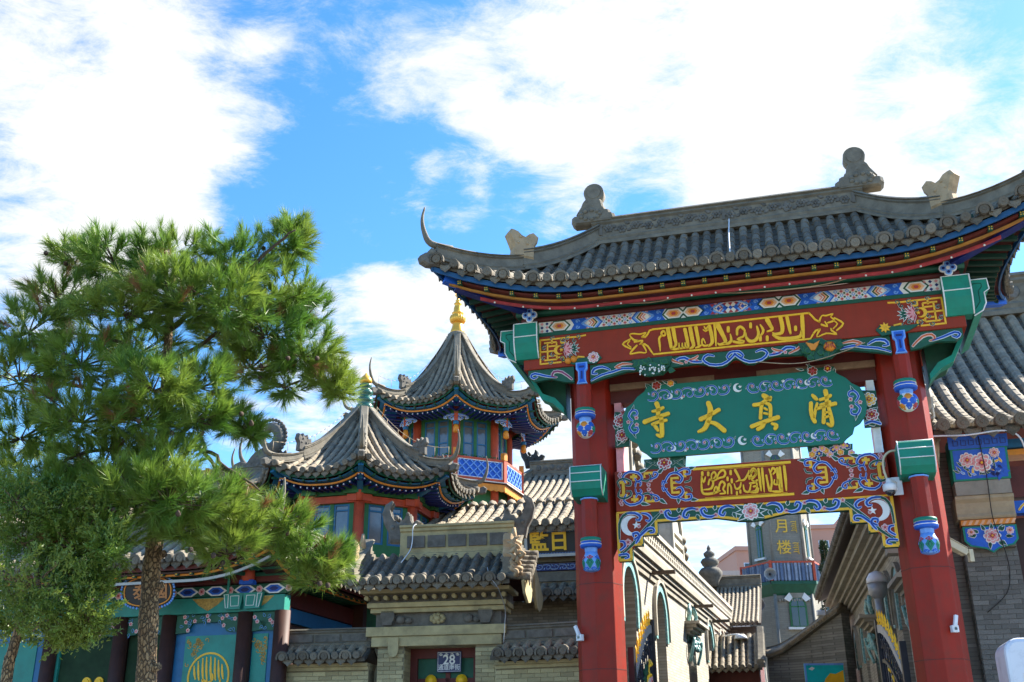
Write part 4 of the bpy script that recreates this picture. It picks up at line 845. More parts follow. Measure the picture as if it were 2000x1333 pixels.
def side_panel(lb, sx, y):
    """carved scroll groups left and right of the lower inscription"""
    mb = MB(); X = lambda v: v * sx
    def line3(m_, pts, w, *k): globals()['line3'](m_, pts, [q * .74 for q in w], *k)
    # outer group
    for s in (-1, 1):
        Z = lambda v: 5.80 + v * s
        line3(mb, [(X(1.98), Z(.10)), (X(2.02), Z(.20)), (X(1.92), Z(.28)), (X(1.76), Z(.25)), (X(1.70), Z(.15)), (X(1.78), Z(.10)), (X(1.82), Z(.16))], [.03, .05, .06, .06, .055, .045, .03], y, .02)
        line3(mb, [(X(2.08), Z(.02)), (X(2.11), Z(.12)), (X(2.02), Z(.17)), (X(1.90), Z(.12)), (X(1.90), Z(.05)), (X(1.97), Z(.05))], [.03, .045, .05, .05, .04, .03], y, .024, GREEN_, None, GREEN_)
        line3(mb, [(X(1.82), Z(.02)), (X(1.80), Z(.10)), (X(1.72), Z(.08)), (X(1.74), Z(.03))], [.03, .045, .045, .03], y, .022)
        line3(mb, [(X(1.72), Z(.13)), (X(1.62), Z(.10)), (X(1.55), Z(.16)), (X(1.58), Z(.22))], [.04, .05, .045, .03], y, .018, GREEN_, None, GREEN_)
        line3(mb, [(X(1.58), Z(.12)), (X(1.47), Z(.16)), (X(1.44), Z(.22)), (X(1.50), Z(.24)), (X(1.51), Z(.19))], [.04, .05, .05, .045, .03], y, .02)
        mb.rstrip([(X(1.66), Z(.16)), (X(1.66), Z(.235)), (X(1.44), Z(.235))], .045, y, .012, YEL_, 1, False)
        mb.rstrip([(X(1.84), Z(.12)), (X(1.84), Z(.24))], .045, y, .012, YEL_, 1, False); mb.rstrip([(X(1.90), Z(.19)), (X(1.78), Z(.19))], .045, y, .013, YEL_, 1, False)
        leaf(mb, X(1.44), Z(.21), (R(40) if s > 0 else R(-40)) if sx > 0 and False else (PI - R(40) * s if sx > 0 else R(40) * s), .16, .08, y, .018, GREEN_)
        leaf(mb, X(1.76), Z(.26), (PI - R(15) * s if sx > 0 else R(15) * s), .18, .08, y, .016, GREEN_)
        for k in range(3): flower(mb, X(2.06 + .02 * (k % 2)), Z(.20 + .03 * k), .03, y, .02, 5)
        flower(mb, X(1.60), Z(.04), .035, y, .02, 5); flower(mb, X(1.56), Z(.11), .03, y, .02, 5)
        # inner group
        line3(mb, [(X(1.30), Z(.05)), (X(1.36), Z(.08)), (X(1.38), Z(.02))], [.03, .05, .03], y, .02)
        line3(mb, [(X(1.36), Z(.0)), (X(1.32), Z(.08)), (X(1.24), Z(.19)), (X(1.12), Z(.20)), (X(1.04), Z(.12)), (X(1.08), Z(.04)), (X(1.15), Z(.06))], [.03, .05, .055, .06, .06, .05, .03], y, .02)
        line3(mb, [(X(1.14), Z(.20)), (X(1.02), Z(.26)), (X(.92), Z(.24)), (X(.92), Z(.17)), (X(.99), Z(.17))], [.04, .05, .055, .05, .03], y, .022)
        line3(mb, [(X(1.0), Z(.04)), (X(.92), Z(.06)), (X(.90), Z(.12))], [.04, .045, .03], y, .018, GREEN_, None, GREEN_)
        leaf(mb, X(.95), Z(.25), (PI - R(10) * s if sx > 0 else R(10) * s), .15, .08, y, .018, GREEN_); leaf(mb, X(1.12), Z(.20), (PI - R(100) * s if sx > 0 else R(100) * s), .12, .08, y, .016, GREEN_)
        mb.rstrip([(X(1.22), Z(.0)), (X(1.22), Z(.12)), (X(1.10), Z(.12))], .045, y, .012, YEL_, 1, False); mb.rstrip([(X(1.20), Z(.045)), (X(1.12), Z(.045))], .04, y, .012, YEL_, 1, False)
        mb.rstrip([(X(1.0), Z(.24)), (X(1.0), Z(.12))], .05, y, .012, YEL_, 1, False)
    mb.rstrip([(X(2.02), 5.80 - .11), (X(2.02), 5.80 + .11)], .05, y, .013, YEL_, 1, False)
    for zz in (-.11, .11): mb.rstrip([(X(2.08), 5.80 + zz), (X(1.95), 5.80 + zz)], .045, y, .014, YEL_, 1, False)
    mb.build('scroll_panel', PAL, lb)
def fret_corner(ub, sx, y):
    """gold fret with crescent, lotus and curls at the ends of the upper beam"""
    mb = MB(); X = lambda v: v * sx; G_ = YEL_
    for pts in ([(3.27, 8.40), (3.27, 7.94)], [(3.27, 8.39), (2.80, 8.39)], [(3.27, 7.95), (2.90, 7.95)], [(3.20, 8.33), (2.98, 8.33), (2.98, 8.26), (3.12, 8.26)], [(3.20, 8.01), (2.98, 8.01), (2.98, 8.08), (3.12, 8.08)],
                [(3.26, 8.17), (3.02, 8.17)], [(3.14, 8.33), (3.14, 8.01)], [(3.06, 8.39), (3.06, 8.30)], [(2.90, 8.39), (2.90, 8.30), (2.80, 8.30)], [(2.86, 7.95), (2.86, 8.04), (2.98, 8.04)], [(2.82, 8.39), (2.62, 8.385), (2.46, 8.40)], [(2.62, 7.96), (2.62, 8.02), (2.5, 8.0)], [(2.72, 7.95), (2.5, 7.955)]):
        for i in range(len(pts) - 1): mb.rstrip([(X(pts[i][0]), pts[i][1]), (X(pts[i + 1][0]), pts[i + 1][1])], .028, y, .016, G_, 1, False)
    for (a, b, ang) in ((3.06, 8.40, 0), (3.2, 8.24, 1), (3.05, 8.10, 2), (3.08, 7.97, 3), (2.88, 8.25, 4), (2.78, 8.38, 1), (2.66, 8.32, 2), (2.60, 8.39, 5), (2.90, 8.02, 5), (2.74, 8.03, 0), (2.66, 7.98, 2), (3.22, 8.05, 1), (2.86, 8.36, 3)):
        line3(mb, spiral(X(a), b, .045, ang, .8, 1, 6, .3), .018, y, .02, GREEN_, None, GREEN_, 1)
    crescent(mb, X(2.94), 8.17, .085, R(180) if sx > 0 else 0, y, .03, G_)
    for k in range(9):
        a = R(-80 + 20 * k); a = PI - a if sx > 0 else a
        leaf(mb, X(2.84), 8.17, a, .17, .055, y, .022 + .002 * (k % 2), PINK_ if k % 2 else ROSE_)
    for k in range(5):
        a = R(-60 + 30 * k); a = PI - a if sx > 0 else a
        leaf(mb, X(2.72), 8.17, a, .15, .06, y, .016, GREEN_)
    # fruit and leaves at the foot
    if sx < 0:
        for a, b in ((2.78, 7.95), (2.68, 7.97)): mb.ball((X(a), y - .04, b), .06, n=8, k=5, mi=OR_)
        peony(mb, X(2.34), 7.97, .09, y - .02, .02, PINK_, ROSE_)
        mb.rpoly([(X(2.9), 7.98), (X(2.7), 7.88), (X(2.3), 7.86), (X(2.2), 7.95), (X(2.26), 8.04), (X(2.5), 7.98)], y, .03, GREEN_)
    else:
        for k in range(8): leaf(mb, X(2.36), 7.97, 2 * PI * k / 8, .09, .05, y - .03, .02, YEL_, YEL_)
        mb.rpoly([(X(2.9), 7.98), (X(2.7), 7.88), (X(2.3), 7.84), (X(2.22), 7.95), (X(2.30), 8.03), (X(2.5), 7.98)], y, .03, GREEN_)
    mb.build('fret_ornament', PAL, ub)
def painted_frieze(fb, y, z0, z1):
    mb = MB(); zc = (z0 + z1) / 2; h = (z1 - z0) / 2; th = .003
    I = dict(w=0, b=1, lb=2, g=3, p=4, o=5, r=6, y=7, pe=8, db=9)
    def P(pts, c, k=1): mb.rpoly(pts, y, th * k, I[c])
    def hexa(cx, w, c, k, hh=h): P([(cx - w, zc), (cx - w * .55, zc - hh), (cx + w * .55, zc - hh), (cx + w, zc), (cx + w * .55, zc + hh), (cx - w * .55, zc + hh)], c, k)
    def chev(x, d, wd, c, k):
        P([(x, zc - h), (x + wd, zc - h), (x + wd + d, zc), (x + wd, zc + h), (x, zc + h), (x + d, zc)], c, k)
    def half(x0, s):
        # motif of one half, running from the end (x0) towards the middle with direction s
        def at(v): return x0 + s * v
        # end net
        for i in range(3):
            for j in range(3): P([(at(.05 + .09 * i) - .03, zc - h * .66 + j * h * .66), (at(.05 + .09 * i), zc - h * .66 + j * h * .66 - .03), (at(.05 + .09 * i) + .03, zc - h * .66 + j * h * .66), (at(.05 + .09 * i), zc - h * .66 + j * h * .66 + .03)], 'db' if (i + j) % 2 else 'p')
        def band(v0):
            hexa(at(v0), .20, 'g', 1); hexa(at(v0), .165, 'w', 2, h * .82); hexa(at(v0), .13, 'pe', 3, h * .62); hexa(at(v0), .08, 'o', 4, h * .42); hexa(at(v0), .04, 'r', 5, h * .25)
        def cloud(v0, d):
            line = [(at(v0), zc - h * .85), (at(v0 + .08 * d), zc - h * .2), (at(v0 + .2 * d), zc), (at(v0 + .08 * d), zc + h * .2), (at(v0), zc + h * .85)]
            P([(at(v0 - .1 * d), zc - h), (at(v0 + .26 * d), zc - h), (at(v0 + .17 * d), zc), (at(v0 + .26 * d), zc + h), (at(v0 - .1 * d), zc + h), (at(v0 - .04 * d), zc)], 'b', 1)
            for q in (-1, 1):
                mb.rstrip(spiral(at(v0 + .02 * d), zc + q * h * .5, h * .36, 0, .9, q, 8, .2), .02, y, th * 3, I['lb'], 1)
                mb.rstrip([(at(v0 + .1 * d), zc), (at(v0 + .17 * d), zc + q * h * .45), (at(v0 + .28 * d), zc + q * h * .9)], .03, y, th * 3, I['lb'], 1)
                mb.rstrip([(at(v0 + .15 * d), zc), (at(v0 + .22 * d), zc + q * h * .5), (at(v0 + .32 * d), zc + q * h * .95)], .01, y, th * 4, I['w'], 1)
        def chevs(v0, d, seq):
            x = v0
            for c, wd in seq:
                a = at(x); P([(a, zc - h), (at(x + wd * d), zc - h), (at(x + (wd + .09) * d), zc), (at(x + wd * d), zc + h), (a, zc + h), (at(x + .09 * d), zc)], c, 2); x += wd * d
        def net(v0, v1, cols):
            n = int(round((v1 - v0) / .10)); st = (v1 - v0) / n
            for i in range(n + 1):
                for j in range(-1, 2):
                    x = at(v0 + st * i); z = zc + j * h * .66; q = .034
                    P([(x - q, z), (x, z - q), (x + q, z), (x, z + q)], cols[(i + j) % 2], 2); P([(x - q * .5, z), (x, z - q * .5), (x + q * .5, z), (x, z + q * .5)], cols[2 + (i + j) % 2], 3)
                    if i < n and j < 1:
                        x2 = x + s * st / 2; z2 = z + h * .33
                        P([(x2 - .02, z2), (x2, z2 - .02), (x2 + .02, z2), (x2, z2 + .02)], cols[4], 2)
        band(.36); cloud(.66, 1); chevs(.82, 1, (('p', .03), ('w', .02), ('r', .02), ('pe', .03), ('g', .03), ('w', .015), ('lb', .04), ('b', .03)))
        net(1.14, 1.60, ('lb', 'p', 'w', 'r', 'g'))
        chevs(1.92, -1, (('p', .03), ('w', .02), ('r', .02), ('pe', .03), ('g', .03), ('w', .015), ('lb', .04), ('b', .03)))
        cloud(2.10, -1); band(2.34); band(2.66); cloud(2.86, 1)
        chevs(3.02, 1, (('p', .03), ('w', .015), ('r', .02), ('lb', .04), ('b', .03)))
    half(-3.29, 1); half(3.29, -1)
    for i in range(7):
        x = -.30 + .10 * i
        for q in (-1, 1):
            P([(x - .04, zc + q * h * .9), (x + .04, zc + q * h * .9), (x, zc + q * h * .35)], 'r', 2)
        P([(x - .035, zc), (x, zc - .035), (x + .035, zc), (x, zc + .035)], 'b', 3); P([(x - .05 + .1 / 2 - .02 + .02, zc - .01), (x + .06, zc), (x + .05, zc + .02)], 'db', 3)
    mb.build('painted_pattern', [white, blue, lblue, dgreen, pink, orange, rose, yellow, peach, dblue], fb)
eaveblue = M('eave_blue_paint', (.012, .085, .22), .5, .15, 3)
def gate_roof(g, YC):
    L, Wd, l2 = 4.46, 1.76, 2.3; z0, zt = 9.02, 10.52
    cs = [(-L, YC - Wd), (L, YC - Wd), (L, YC + Wd), (-L, YC + Wd)]; r2 = [(-l2, YC), (l2, YC)]
    kw = dict(z0=z0, zt=zt, lift=.54, push=.58, g=(.62, .38))
    front = Slope(cs[0], cs[1], r2[0], r2[1], **kw); ks = dict(kw, z0=z0 + .22, lift=.32); right = Slope(cs[1], cs[2], r2[1], r2[1], **ks)
    back = Slope(cs[2], cs[3], r2[1], r2[0], **kw); left = Slope(cs[3], cs[0], r2[0], r2[0], **ks)
    mb = MB()
    for sf in (front, right, back, left): deck_mesh(mb, sf, 30 if sf in (front, back) else 14, 8)
    deck = mb.build('roof', [pan, darkred], g)
    tile_slope(deck, front, .212, .077, .26, pieces=True, hoods=True, jit=.010, dsc=1.0)
    tile_slope(deck, left, .212, .077, .26, rows=True, hoods=True, jit=.004)
    tile_slope(deck, right, .212, .077, .26, rows=True, hoods=True, jit=.004)
    tile_slope(deck, back, .205, .072, .26, rows=False, discs=False)
    # eave boards and rafter ends
    mb = MB(); mo = MB(); ml = MB()
    for sf in (front, left, right):
        FR = sf is front
        eave_band(mb, sf, .05, -.125, .03, .09, 0, .03, 30)
        (eave_band(mo, sf, .26, -.245, .05, .035, 0, .2, 30) if FR else None)
        if FR: eave_band(mb, sf, .40, -.19, .5, .03, 1, .35, 30)
    mb.build('eave_board', [eaveblue, darkred], g); mo.build('eave_moulding', M('dull_orange', (.40, .17, .02), .55, .2, 5), g)
    for sf, mg in ((front, .55),):
        e = sf.eave(40, .46, -.285, mg)
        ml.sweep(e, [(-.025, -.022), (.025, -.022), (.025, .022), (-.025, .022)], 0)
        for i in range(1, 40, 2): p = e[i] - Vector((sf.out.x, sf.out.y, 0)) * -.03; ml.ball((p.x, p.y, p.z - .025), .018, n=6, k=4, mi=1)
    ml.build('light_strip', [rose, white], g)
    rm = MB(); rm.box(-.036, .036, 0, .9, -.036, .036, 0)
    rm.box(-.030, .030, -.004, 0, -.030, .030, 1); rm.rdisc(0, 0, .010, -.004, .004, 0, 6)
    for a in (-1, 1):
        for b in (-1, 1): rm.rpoly([(a * .008, b * .008), (a * .026, b * .012), (a * .026, b * .026), (a * .012, b * .026)], -.004, .003, 2)
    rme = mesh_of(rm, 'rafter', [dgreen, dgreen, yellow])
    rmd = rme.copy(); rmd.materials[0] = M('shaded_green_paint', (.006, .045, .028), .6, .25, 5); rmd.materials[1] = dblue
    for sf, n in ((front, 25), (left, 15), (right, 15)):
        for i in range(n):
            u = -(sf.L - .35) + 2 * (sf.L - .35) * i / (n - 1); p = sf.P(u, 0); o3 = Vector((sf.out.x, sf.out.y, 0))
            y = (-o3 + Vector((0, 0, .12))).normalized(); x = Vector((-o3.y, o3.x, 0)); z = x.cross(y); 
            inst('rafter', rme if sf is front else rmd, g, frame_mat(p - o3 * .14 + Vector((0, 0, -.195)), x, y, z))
    # ridges
    mb = MB(); mb.sweep([(-l2 - .12, YC, zt - .06), (l2 + .12, YC, zt - .06)], RP(.30, .58)); rd = mb.build('main_ridge', ridgem, g)
    mb = MB(); rr = random.Random(5)
    for x in (-2.25, -1.1, 0, 1.1, 2.25): mb.rrect(x - .025, x + .025, zt + .15, zt + .36, YC - .108, .02)
    for i in range(18):
        x = -2.1 + 4.2 * i / 17; z = zt + .255 + .02 * (-1) ** i
        for k in range(6): a = 2 * PI * k / 6; mb.ball((x + .055 * math.cos(a), YC - .115, z + .055 * math.sin(a)), .036, .02, .036, 6, 4)
        mb.ball((x, YC - .125, z), .026, .02, .026, 6, 4)
        leaf(mb, x + .1, z - .06, .6, .12, .07, YC - .105, .02, 0, 0); leaf(mb, x - .1, z + .05, 2.6, .12, .07, YC - .105, .02, 0, 0)
    mb.build('ridge_carving', carve, rd)
    for sf, side, nm in ((front, 'A', 0), (front, 'B', 1), (back, 'A', 2), (back, 'B', 3)):
        pa = sf.hip(side, 16, .03, 1.0); d = (sf.da if side == 'A' else sf.db); o = (d.x, d.y)
        path = [p + Vector((0, 0, .0)) for p in pa]
        cut = 7
        mb = MB(); mb.sweep(path[cut:], RP(.26, .44)); hr = mb.build('hip_ridge', ridgem, g)
        mb = MB(); mb.sweep(path[:cut + 1], RP(.24, .33)); hl = mb.build('hip_ridge', ridgem, g)
        mb = MB(); tip = path[0] + Vector((0, 0, .30)); horn(mb, tip, o, .72, .075, .3)
        mb.tube([tuple(path[0] + Vector((d.x, d.y, 0)) * .02 + Vector((0, 0, .12))), tuple(path[0] + Vector((d.x, d.y, 0)) * .12 + Vector((0, 0, .20)))], [.09, .07], 8)
        mb.build('ridge_horn', ridgem, hl)
        mb = MB(); q = path[0] + Vector((0, 0, -.08)); slab(mb, [(-.3, 0), (-.3, .16), (-.05, .2), (.08, .17), (.2, .2), (.3, .12), (.27, .02), (.16, -.03), (0, -.02)], q, o, 1.0, .2); mb.build('corner_head', carve, hl)
        c = path[cut] + Vector((0, 0, .36)); mb = MB(); beast_top(mb, c - Vector((d.x, d.y, 0)) * .02, o)
        b = mb.build('ridge_beast', carvet, g)
    for sx in (-1, 1):
        mb = MB(); p = Vector((2.38 * sx, YC, zt + .46)); o = (sx, 0)
        slab(mb, [(-.36, -.04), (-.42, .02), (-.40, .12), (-.34, .13), (-.32, .21), (-.25, .22), (-.22, .29), (-.12, .30), (-.04, .27), (.06, .31), (.17, .29), (.2, .22), (.28, .22), (.32, .13), (.41, .12), (.42, .02), (.36, -.04)], p, o, 1.0, .32)
        slab(mb, [(-.22, .2), (-.17, .44), (-.05, .58), (.10, .55), (.20, .44), (.24, .34), (.33, .2)], p, o, 1.0, .24)
        for k in range(9): a_ = R(40 * k); mb.ball(tuple(p + Vector((.05 * sx + .10 * math.cos(a_) * 1.8, -.16, .13 + .09 * math.sin(a_)))), .05, .04, .045, 6, 4)
        mb.tube([tuple(p + Vector((-.02 * sx, -.11, .62))), tuple(p + Vector((-.02 * sx, .11, .62)))], .19, 20); mb.tube([tuple(p + Vector((-.02 * sx, -.13, .62))), tuple(p + Vector((-.02 * sx, .13, .62)))], .13, 16)
        mb.build('ridge_ornament', ridgem, g)
def beast_top(mb, p, out):
    """short two-eared beast head standing across the hip"""
    slab(mb, [(-.16, 0), (-.17, .22), (-.22, .30), (-.24, .40), (-.16, .46), (-.08, .42), (-.02, .36), (.05, .38), (.12, .44), (.2, .46), (.25, .38), (.2, .26), (.16, .16), (.18, 0)], p - Vector((0, 0, .12)), out, 1.22, .24)
make_gate()
# ------------------------------------------------------------------ the name board
def make_sign():
    s = thing('name_board', 'green lobed name board with four gold characters hung between the two pillars', 'sign', GO, GA)
    y = -.06
    half = [(1.50, 7.53), (1.58, 7.44), (1.70, 7.36), (1.78, 7.26), (1.90, 7.18), (1.965, 7.02), (1.97, 6.86), (1.93, 6.70), (1.83, 6.58), (1.74, 6.53), (1.70, 6.42), (1.60, 6.35), (1.52, 6.27)]
    out = [(-a, b) for a, b in half] + half[::-1]
    mb = MB(); mb.prism(out, y, y + .07, 0); bd = mb.build('board', signgreen, s, bevel=.006)
    for nm, st in (('character', CH_SI), ('character', CH_DA), ('character', CH_ZHEN), ('character', CH_QING)):
        mb = MB()
        for pts, w in st: mb.rstrip(pts, [a * 1.1 for a in w] if len(w) > 1 else w[0] * 1.1, y, .035, 0, 4)
        mb.build(nm, gold, bd)
    for zz, sd in ((7.33, 3), (6.42, 4)):
        mb = MB(); vine(mb, -1.52, -.14, zz + .015, .20, y, 7, .008, .026, True, BLUE_, sd); vine(mb, 1.48, .12, zz - .0, .20, y, 7, .008, .026, True, BLUE_, sd + 5)
        crescent(mb, -.02, zz + .02, .075, R(20), y, .02); star5(mb, -.75, zz + .06, .035, y, .02); star5(mb, .72, zz + .06, .035, y, .02); crescent(mb, -1.15, zz - .02, .05, R(150), y, .022, star=True); crescent(mb, 1.10, zz + .0, .05, R(30), y, .022); star5(mb, -.95, zz - .07, .03, y, .02); star5(mb, .95, zz - .07, .03, y, .02); crescent(mb, .42, zz + .05, .03, R(30), y, .02, star=False); crescent(mb, -.45, zz + .05, .03, R(30), y, .02, star=False)
        mb.build('scroll_border', PAL, bd)
    for sx in (-1, 1):
        mb = MB(); X = lambda v: v * sx
        for q in (-1, 1):
            Z = lambda v: 6.92 + v * q
            line3(mb, [(X(1.80), Z(.02)), (X(1.86), Z(.10)), (X(1.80), Z(.20)), (X(1.72), Z(.18)), (X(1.72), Z(.11)), (X(1.78), Z(.11))], [.03, .04, .045, .04, .035, .02], y, .012)
            leaf(mb, X(1.80), Z(.18), R(70) * q if sx < 0 else PI - R(70) * q, .13, .05, y, .012, GREEN_); flower(mb, X(1.73), Z(.06), .035, y, .02, 5)
        flower(mb, X(1.87), 6.92, .035, y, .02, 5)
        mb.build('scroll_border', PAL, bd)
make_sign()
# ------------------------------------------------------------------ the two octagonal pavilions
def oct_pt(r, k, off=-90): a = R(off + 45 * k); return Vector((r * math.cos(a), r * math.sin(a)))
def pavilion(name, label, loc, P):
    t = thing(name, label, 'pavilion', loc, P.get('rot', 0))
    n = 8; Re, Rt = P['Re'], .2
    mbd = MB(); sls = []
    for k in range(n):
        sf = Slope(oct_pt(Re, k), oct_pt(Re, k + 1), oct_pt(Rt, k), oct_pt(Rt, k + 1), P['z0'], P['zt'], P['lift'], P['push'], P['g'], 2.4)
        sls.append(sf); deck_mesh(mbd, sf, 14, 10, .06)
    deck = mbd.build('roof', [pan, darkred], t)
    vis = [7, 0, 6, 1, 5, 2]
    for k in range(n):
        v = k in (7, 0, 6, 1)
        tile_slope(deck, sls[k], P['sp'], P['tr'], .34, rows=k in vis, discs=k in vis, hoods=False, jit=.006)
    # bands under the eave: boards, moulding, rafters
    mb = MB(); mo = MB()
    for sf in sls:
        eave_band(mb, sf, .05, -.10, .03, .07, 0, .02, 14); eave_band(mo, sf, .30, -.235, .04, .04, 0, .12, 14)
        eave_band(mb, sf, .46, -.17, .6, .03, 1, .1, 14)
    mb.build('eave_board', [dgreen, tealblue], t); mo.build('eave_moulding', orange, t)
    rm = MB(); rm.box(-.028, .028, 0, .75, -.028, .028, 0); rm.rdisc(0, 0, .017, 0, .012, 1, 7)
    rme = mesh_of(rm, 'rafter', [dblue, white])
    rm2 = MB(); rm2.box(-.026, .026, 0, .35, -.026, .026, 0); rme2 = mesh_of(rm2, 'rafter', dgreen)
    for k in vis:
        sf = sls[k]; m = int((2 * sf.L - .2) / .155)
        for i in range(m + 1):
            u = -(sf.L - .1) + (2 * sf.L - .2) * i / m; p = sf.P(u, 0); o3 = Vector((sf.out.x, sf.out.y, 0)); x = Vector((-o3.y, o3.x, 0))
            y = (-o3 + Vector((0, 0, .05))).normalized(); z = x.cross(y)
            inst('rafter', rme, t, frame_mat(p - o3 * .36 + Vector((0, 0, -.30)), x, y, z))
            if i % 2 == 0: inst('rafter', rme2, t, frame_mat(p - o3 * .10 + Vector((0, 0, -.165)), x, y, z))
    # hips with horns and beasts
    for k in range(n):
        sf = sls[k]; pa = sf.hip('A', 18, .0, .97); d = sf.da; o = (d.x, d.y); cut = 6
        mb = MB(); mb.sweep(pa[cut:], RP(.20, .34)); hr = mb.build('hip_ridge', ridgem, t)
        mb = MB(); mb.sweep(pa[:cut + 1], RP(.18, .22)); hl = mb.build('hip_ridge', ridgem, t)
        if k in (0, 1, 2, 6, 7, 5):
            mb = MB(); horn(mb, pa[0] + Vector((0, 0, .18)), o, P['horn'], .075, .3); mb.build('ridge_horn', ridgem, hl)
            mb = MB(); c = pa[cut] + Vector((0, 0, .20)); slab(mb, [(-.17, 0), (-.15, .2), (-.25, .26), (-.24, .38), (-.14, .36), (-.10, .46), (-.02, .38), (.05, .47), (.1, .36), (.2, .44), (.24, .30), (.17, .2), (.18, 0)], c, o, P['bs'], .14); mb.build('ridge_beast', carve, t)
            mb = MB(); q = pa[0] + Vector((0, 0, -.10)); slab(mb, [(-.25, 0), (-.25, .14), (-.05, .18), (.06, .14), (.16, .18), (.26, .12), (.22, .0), (.12, -.03), (0, -.02)], q, o, 1.0, .16); mb.build('corner_head', carve, hl)
            mb = MB(); mb.bar(tuple(pa[0] - Vector((d.x, d.y, 0)) * .9 + Vector((0, 0, -.42))), tuple(pa[0] - Vector((d.x, d.y, 0)) * .12 + Vector((0, 0, -.14))), .13, .2, 0); mb.build('corner_rafter', tealblue, t)
    # crown
    mb = MB(); z = P['zt']; mb.lathe([(.20, z - .1), (.30, z + .0), (.34, z + .04), (.34, z + .14), (.27, z + .20), (.22, z + .22)], 20); mb.build('crown_ring', ridgem, t)
    mb = MB(); P['finial'](mb, z + .2); mb.build('finial', P['fmats'], t)
    # earth wire along the hips: thin rods with a wire
    mb = MB()
    for k in (7, 1):
        pa = sls[k].hip('A', 18, .02, .9)
        for a, b in zip(pa[:-1], pa[1:]): mb.tube([tuple(a + Vector((0, 0, .52))), tuple(b + Vector((0, 0, .52)))], .006, 4)
        for p in pa[::3]: mb.tube([tuple(p + Vector((0, 0, .3))), tuple(p + Vector((0, 0, .53)))], .006, 4)
    mb.build('lightning_wire', cablem, t)
    return t, sls
def wall_ring(t, R_, z0, z1, P, win, mullion=True):
    """columns at the corners, framed pairs of casements between them"""
    for k in range(8):
        c = oct_pt(R_, k); mb = MB(); mb.lathe([(P['cr'], z0), (P['cr'], z1)], 12, (c.x, c.y, 0)); mb.build('column', orange_red, t)
    for k in range(8):
        a, b = oct_pt(R_ - .03, k), oct_pt(R_ - .03, k + 1); e = (b - a).normalized(); m = (a + b) / 2; w = (b - a).length; o = Vector((e.y, -e.x))
        ang = math.atan2(e.y, e.x); mtx = Matrix.Translation((m.x, m.y, 0)) @ Matrix.Rotation(ang, 4, 'Z')
        h = w / 2
        mb = MB(); mb.box(-h, h, -.03, .06, z0, win[0], 0); mb.box(-h, h, -.03, .06, win[1], z1, 0); mb.box(-h, -h + .24, -.03, .06, win[0], win[1], 0); mb.box(h - .24, h, -.03, .06, win[0], win[1], 0); mb.box(-.05, .05, -.03, .06, win[0], win[1], 0)
        wl = mb.build('wall_panel', mgreen, t); wl.matrix_local = mtx
        for sx in (-1, 1):
            x0, x1 = sorted((.05 * sx, (h - .24) * sx)); f = .045
            mb = MB(); mb.box(x0, x1, -.015, .03, win[0], win[0] + f); mb.box(x0, x1, -.015, .03, win[1] - f, win[1]); mb.box(x0, x0 + f, -.015, .03, win[0] + f, win[1] - f); mb.box(x1 - f, x1, -.015, .03, win[0] + f, win[1] - f)
            zt = win[1] - .16 * (win[1] - win[0]); mb.box(x0 + f, x1 - f, -.012, .028, zt - .02, zt + .02)
            if mullion: zm = win[0] + .42 * (win[1] - win[0]); mb.box(x0 + f, x1 - f, -.012, .028, zm - .02, zm + .02)
            wf = mb.build('window', tealblue, t); wf.matrix_local = mtx
            mb = MB(); mb.box(x0 + f, x1 - f, .012, .02, win[0] + f, win[1] - f); mb.build('pane', glass, wf)
            mb = MB(); mb.box(x0, x1, .10, .12, win[0], win[1]); mb.build('curtain', curtain, wf)
def fin_small(mb, z):
    mb.lathe([(.20, z), (.24, z + .05), (.24, z + .12), (.17, z + .20), (.22, z + .24), (.23, z + .33), (.16, z + .38), (.14, z + .42), (.20, z + .46), (.21, z + .54), (.13, z + .60), (.12, z + .63), (.16, z + .67), (.17, z + .73), (.10, z + .78)], 16, mi=0)
    mb.lathe([(.09, z + .78), (.16, z + .80), (.17, z + .86), (.13, z + .95), (.05, z + 1.03), (.012, z + 1.09)], 16, mi=1)
def fin_big(mb, z):
    mb.lathe([(.27, z - .02), (.25, z + .06), (.19, z + .25), (.17, z + .36), (.16, z + .38)], 18, mi=0)
    for k in range(16):
        a = 2 * PI * k / 16; mb.ball((.20 * math.cos(a), .20 * math.sin(a), z + .53), .09, .09, .14, 7, 6)
    mb.lathe([(.15, z + .38), (.24, z + .43), (.27, z + .53), (.23, z + .62), (.16, z + .68), (.19, z + .72), (.21, z + .75), (.17, z + .79), (.15, z + .82), (.14, z + .96), (.10, z + 1.05), (.13, z + 1.08), (.14, z + 1.11), (.09, z + 1.15), (.07, z + 1.20), (.09, z + 1.22), (.05, z + 1.27), (.04, z + 1.31), (.06, z + 1.33), (.02, z + 1.38), (.02, z + 1.40)], 18)
    crv = [(.10 * math.cos(R(a)), .10 * math.sin(R(a))) for a in range(-200, 21, 20)]
    mb.tube([(a, 0, z + 1.48 + b) for a, b in crv], [.006 + .016 * math.sin(PI * i / (len(crv) - 1)) for i in range(len(crv))], 6)
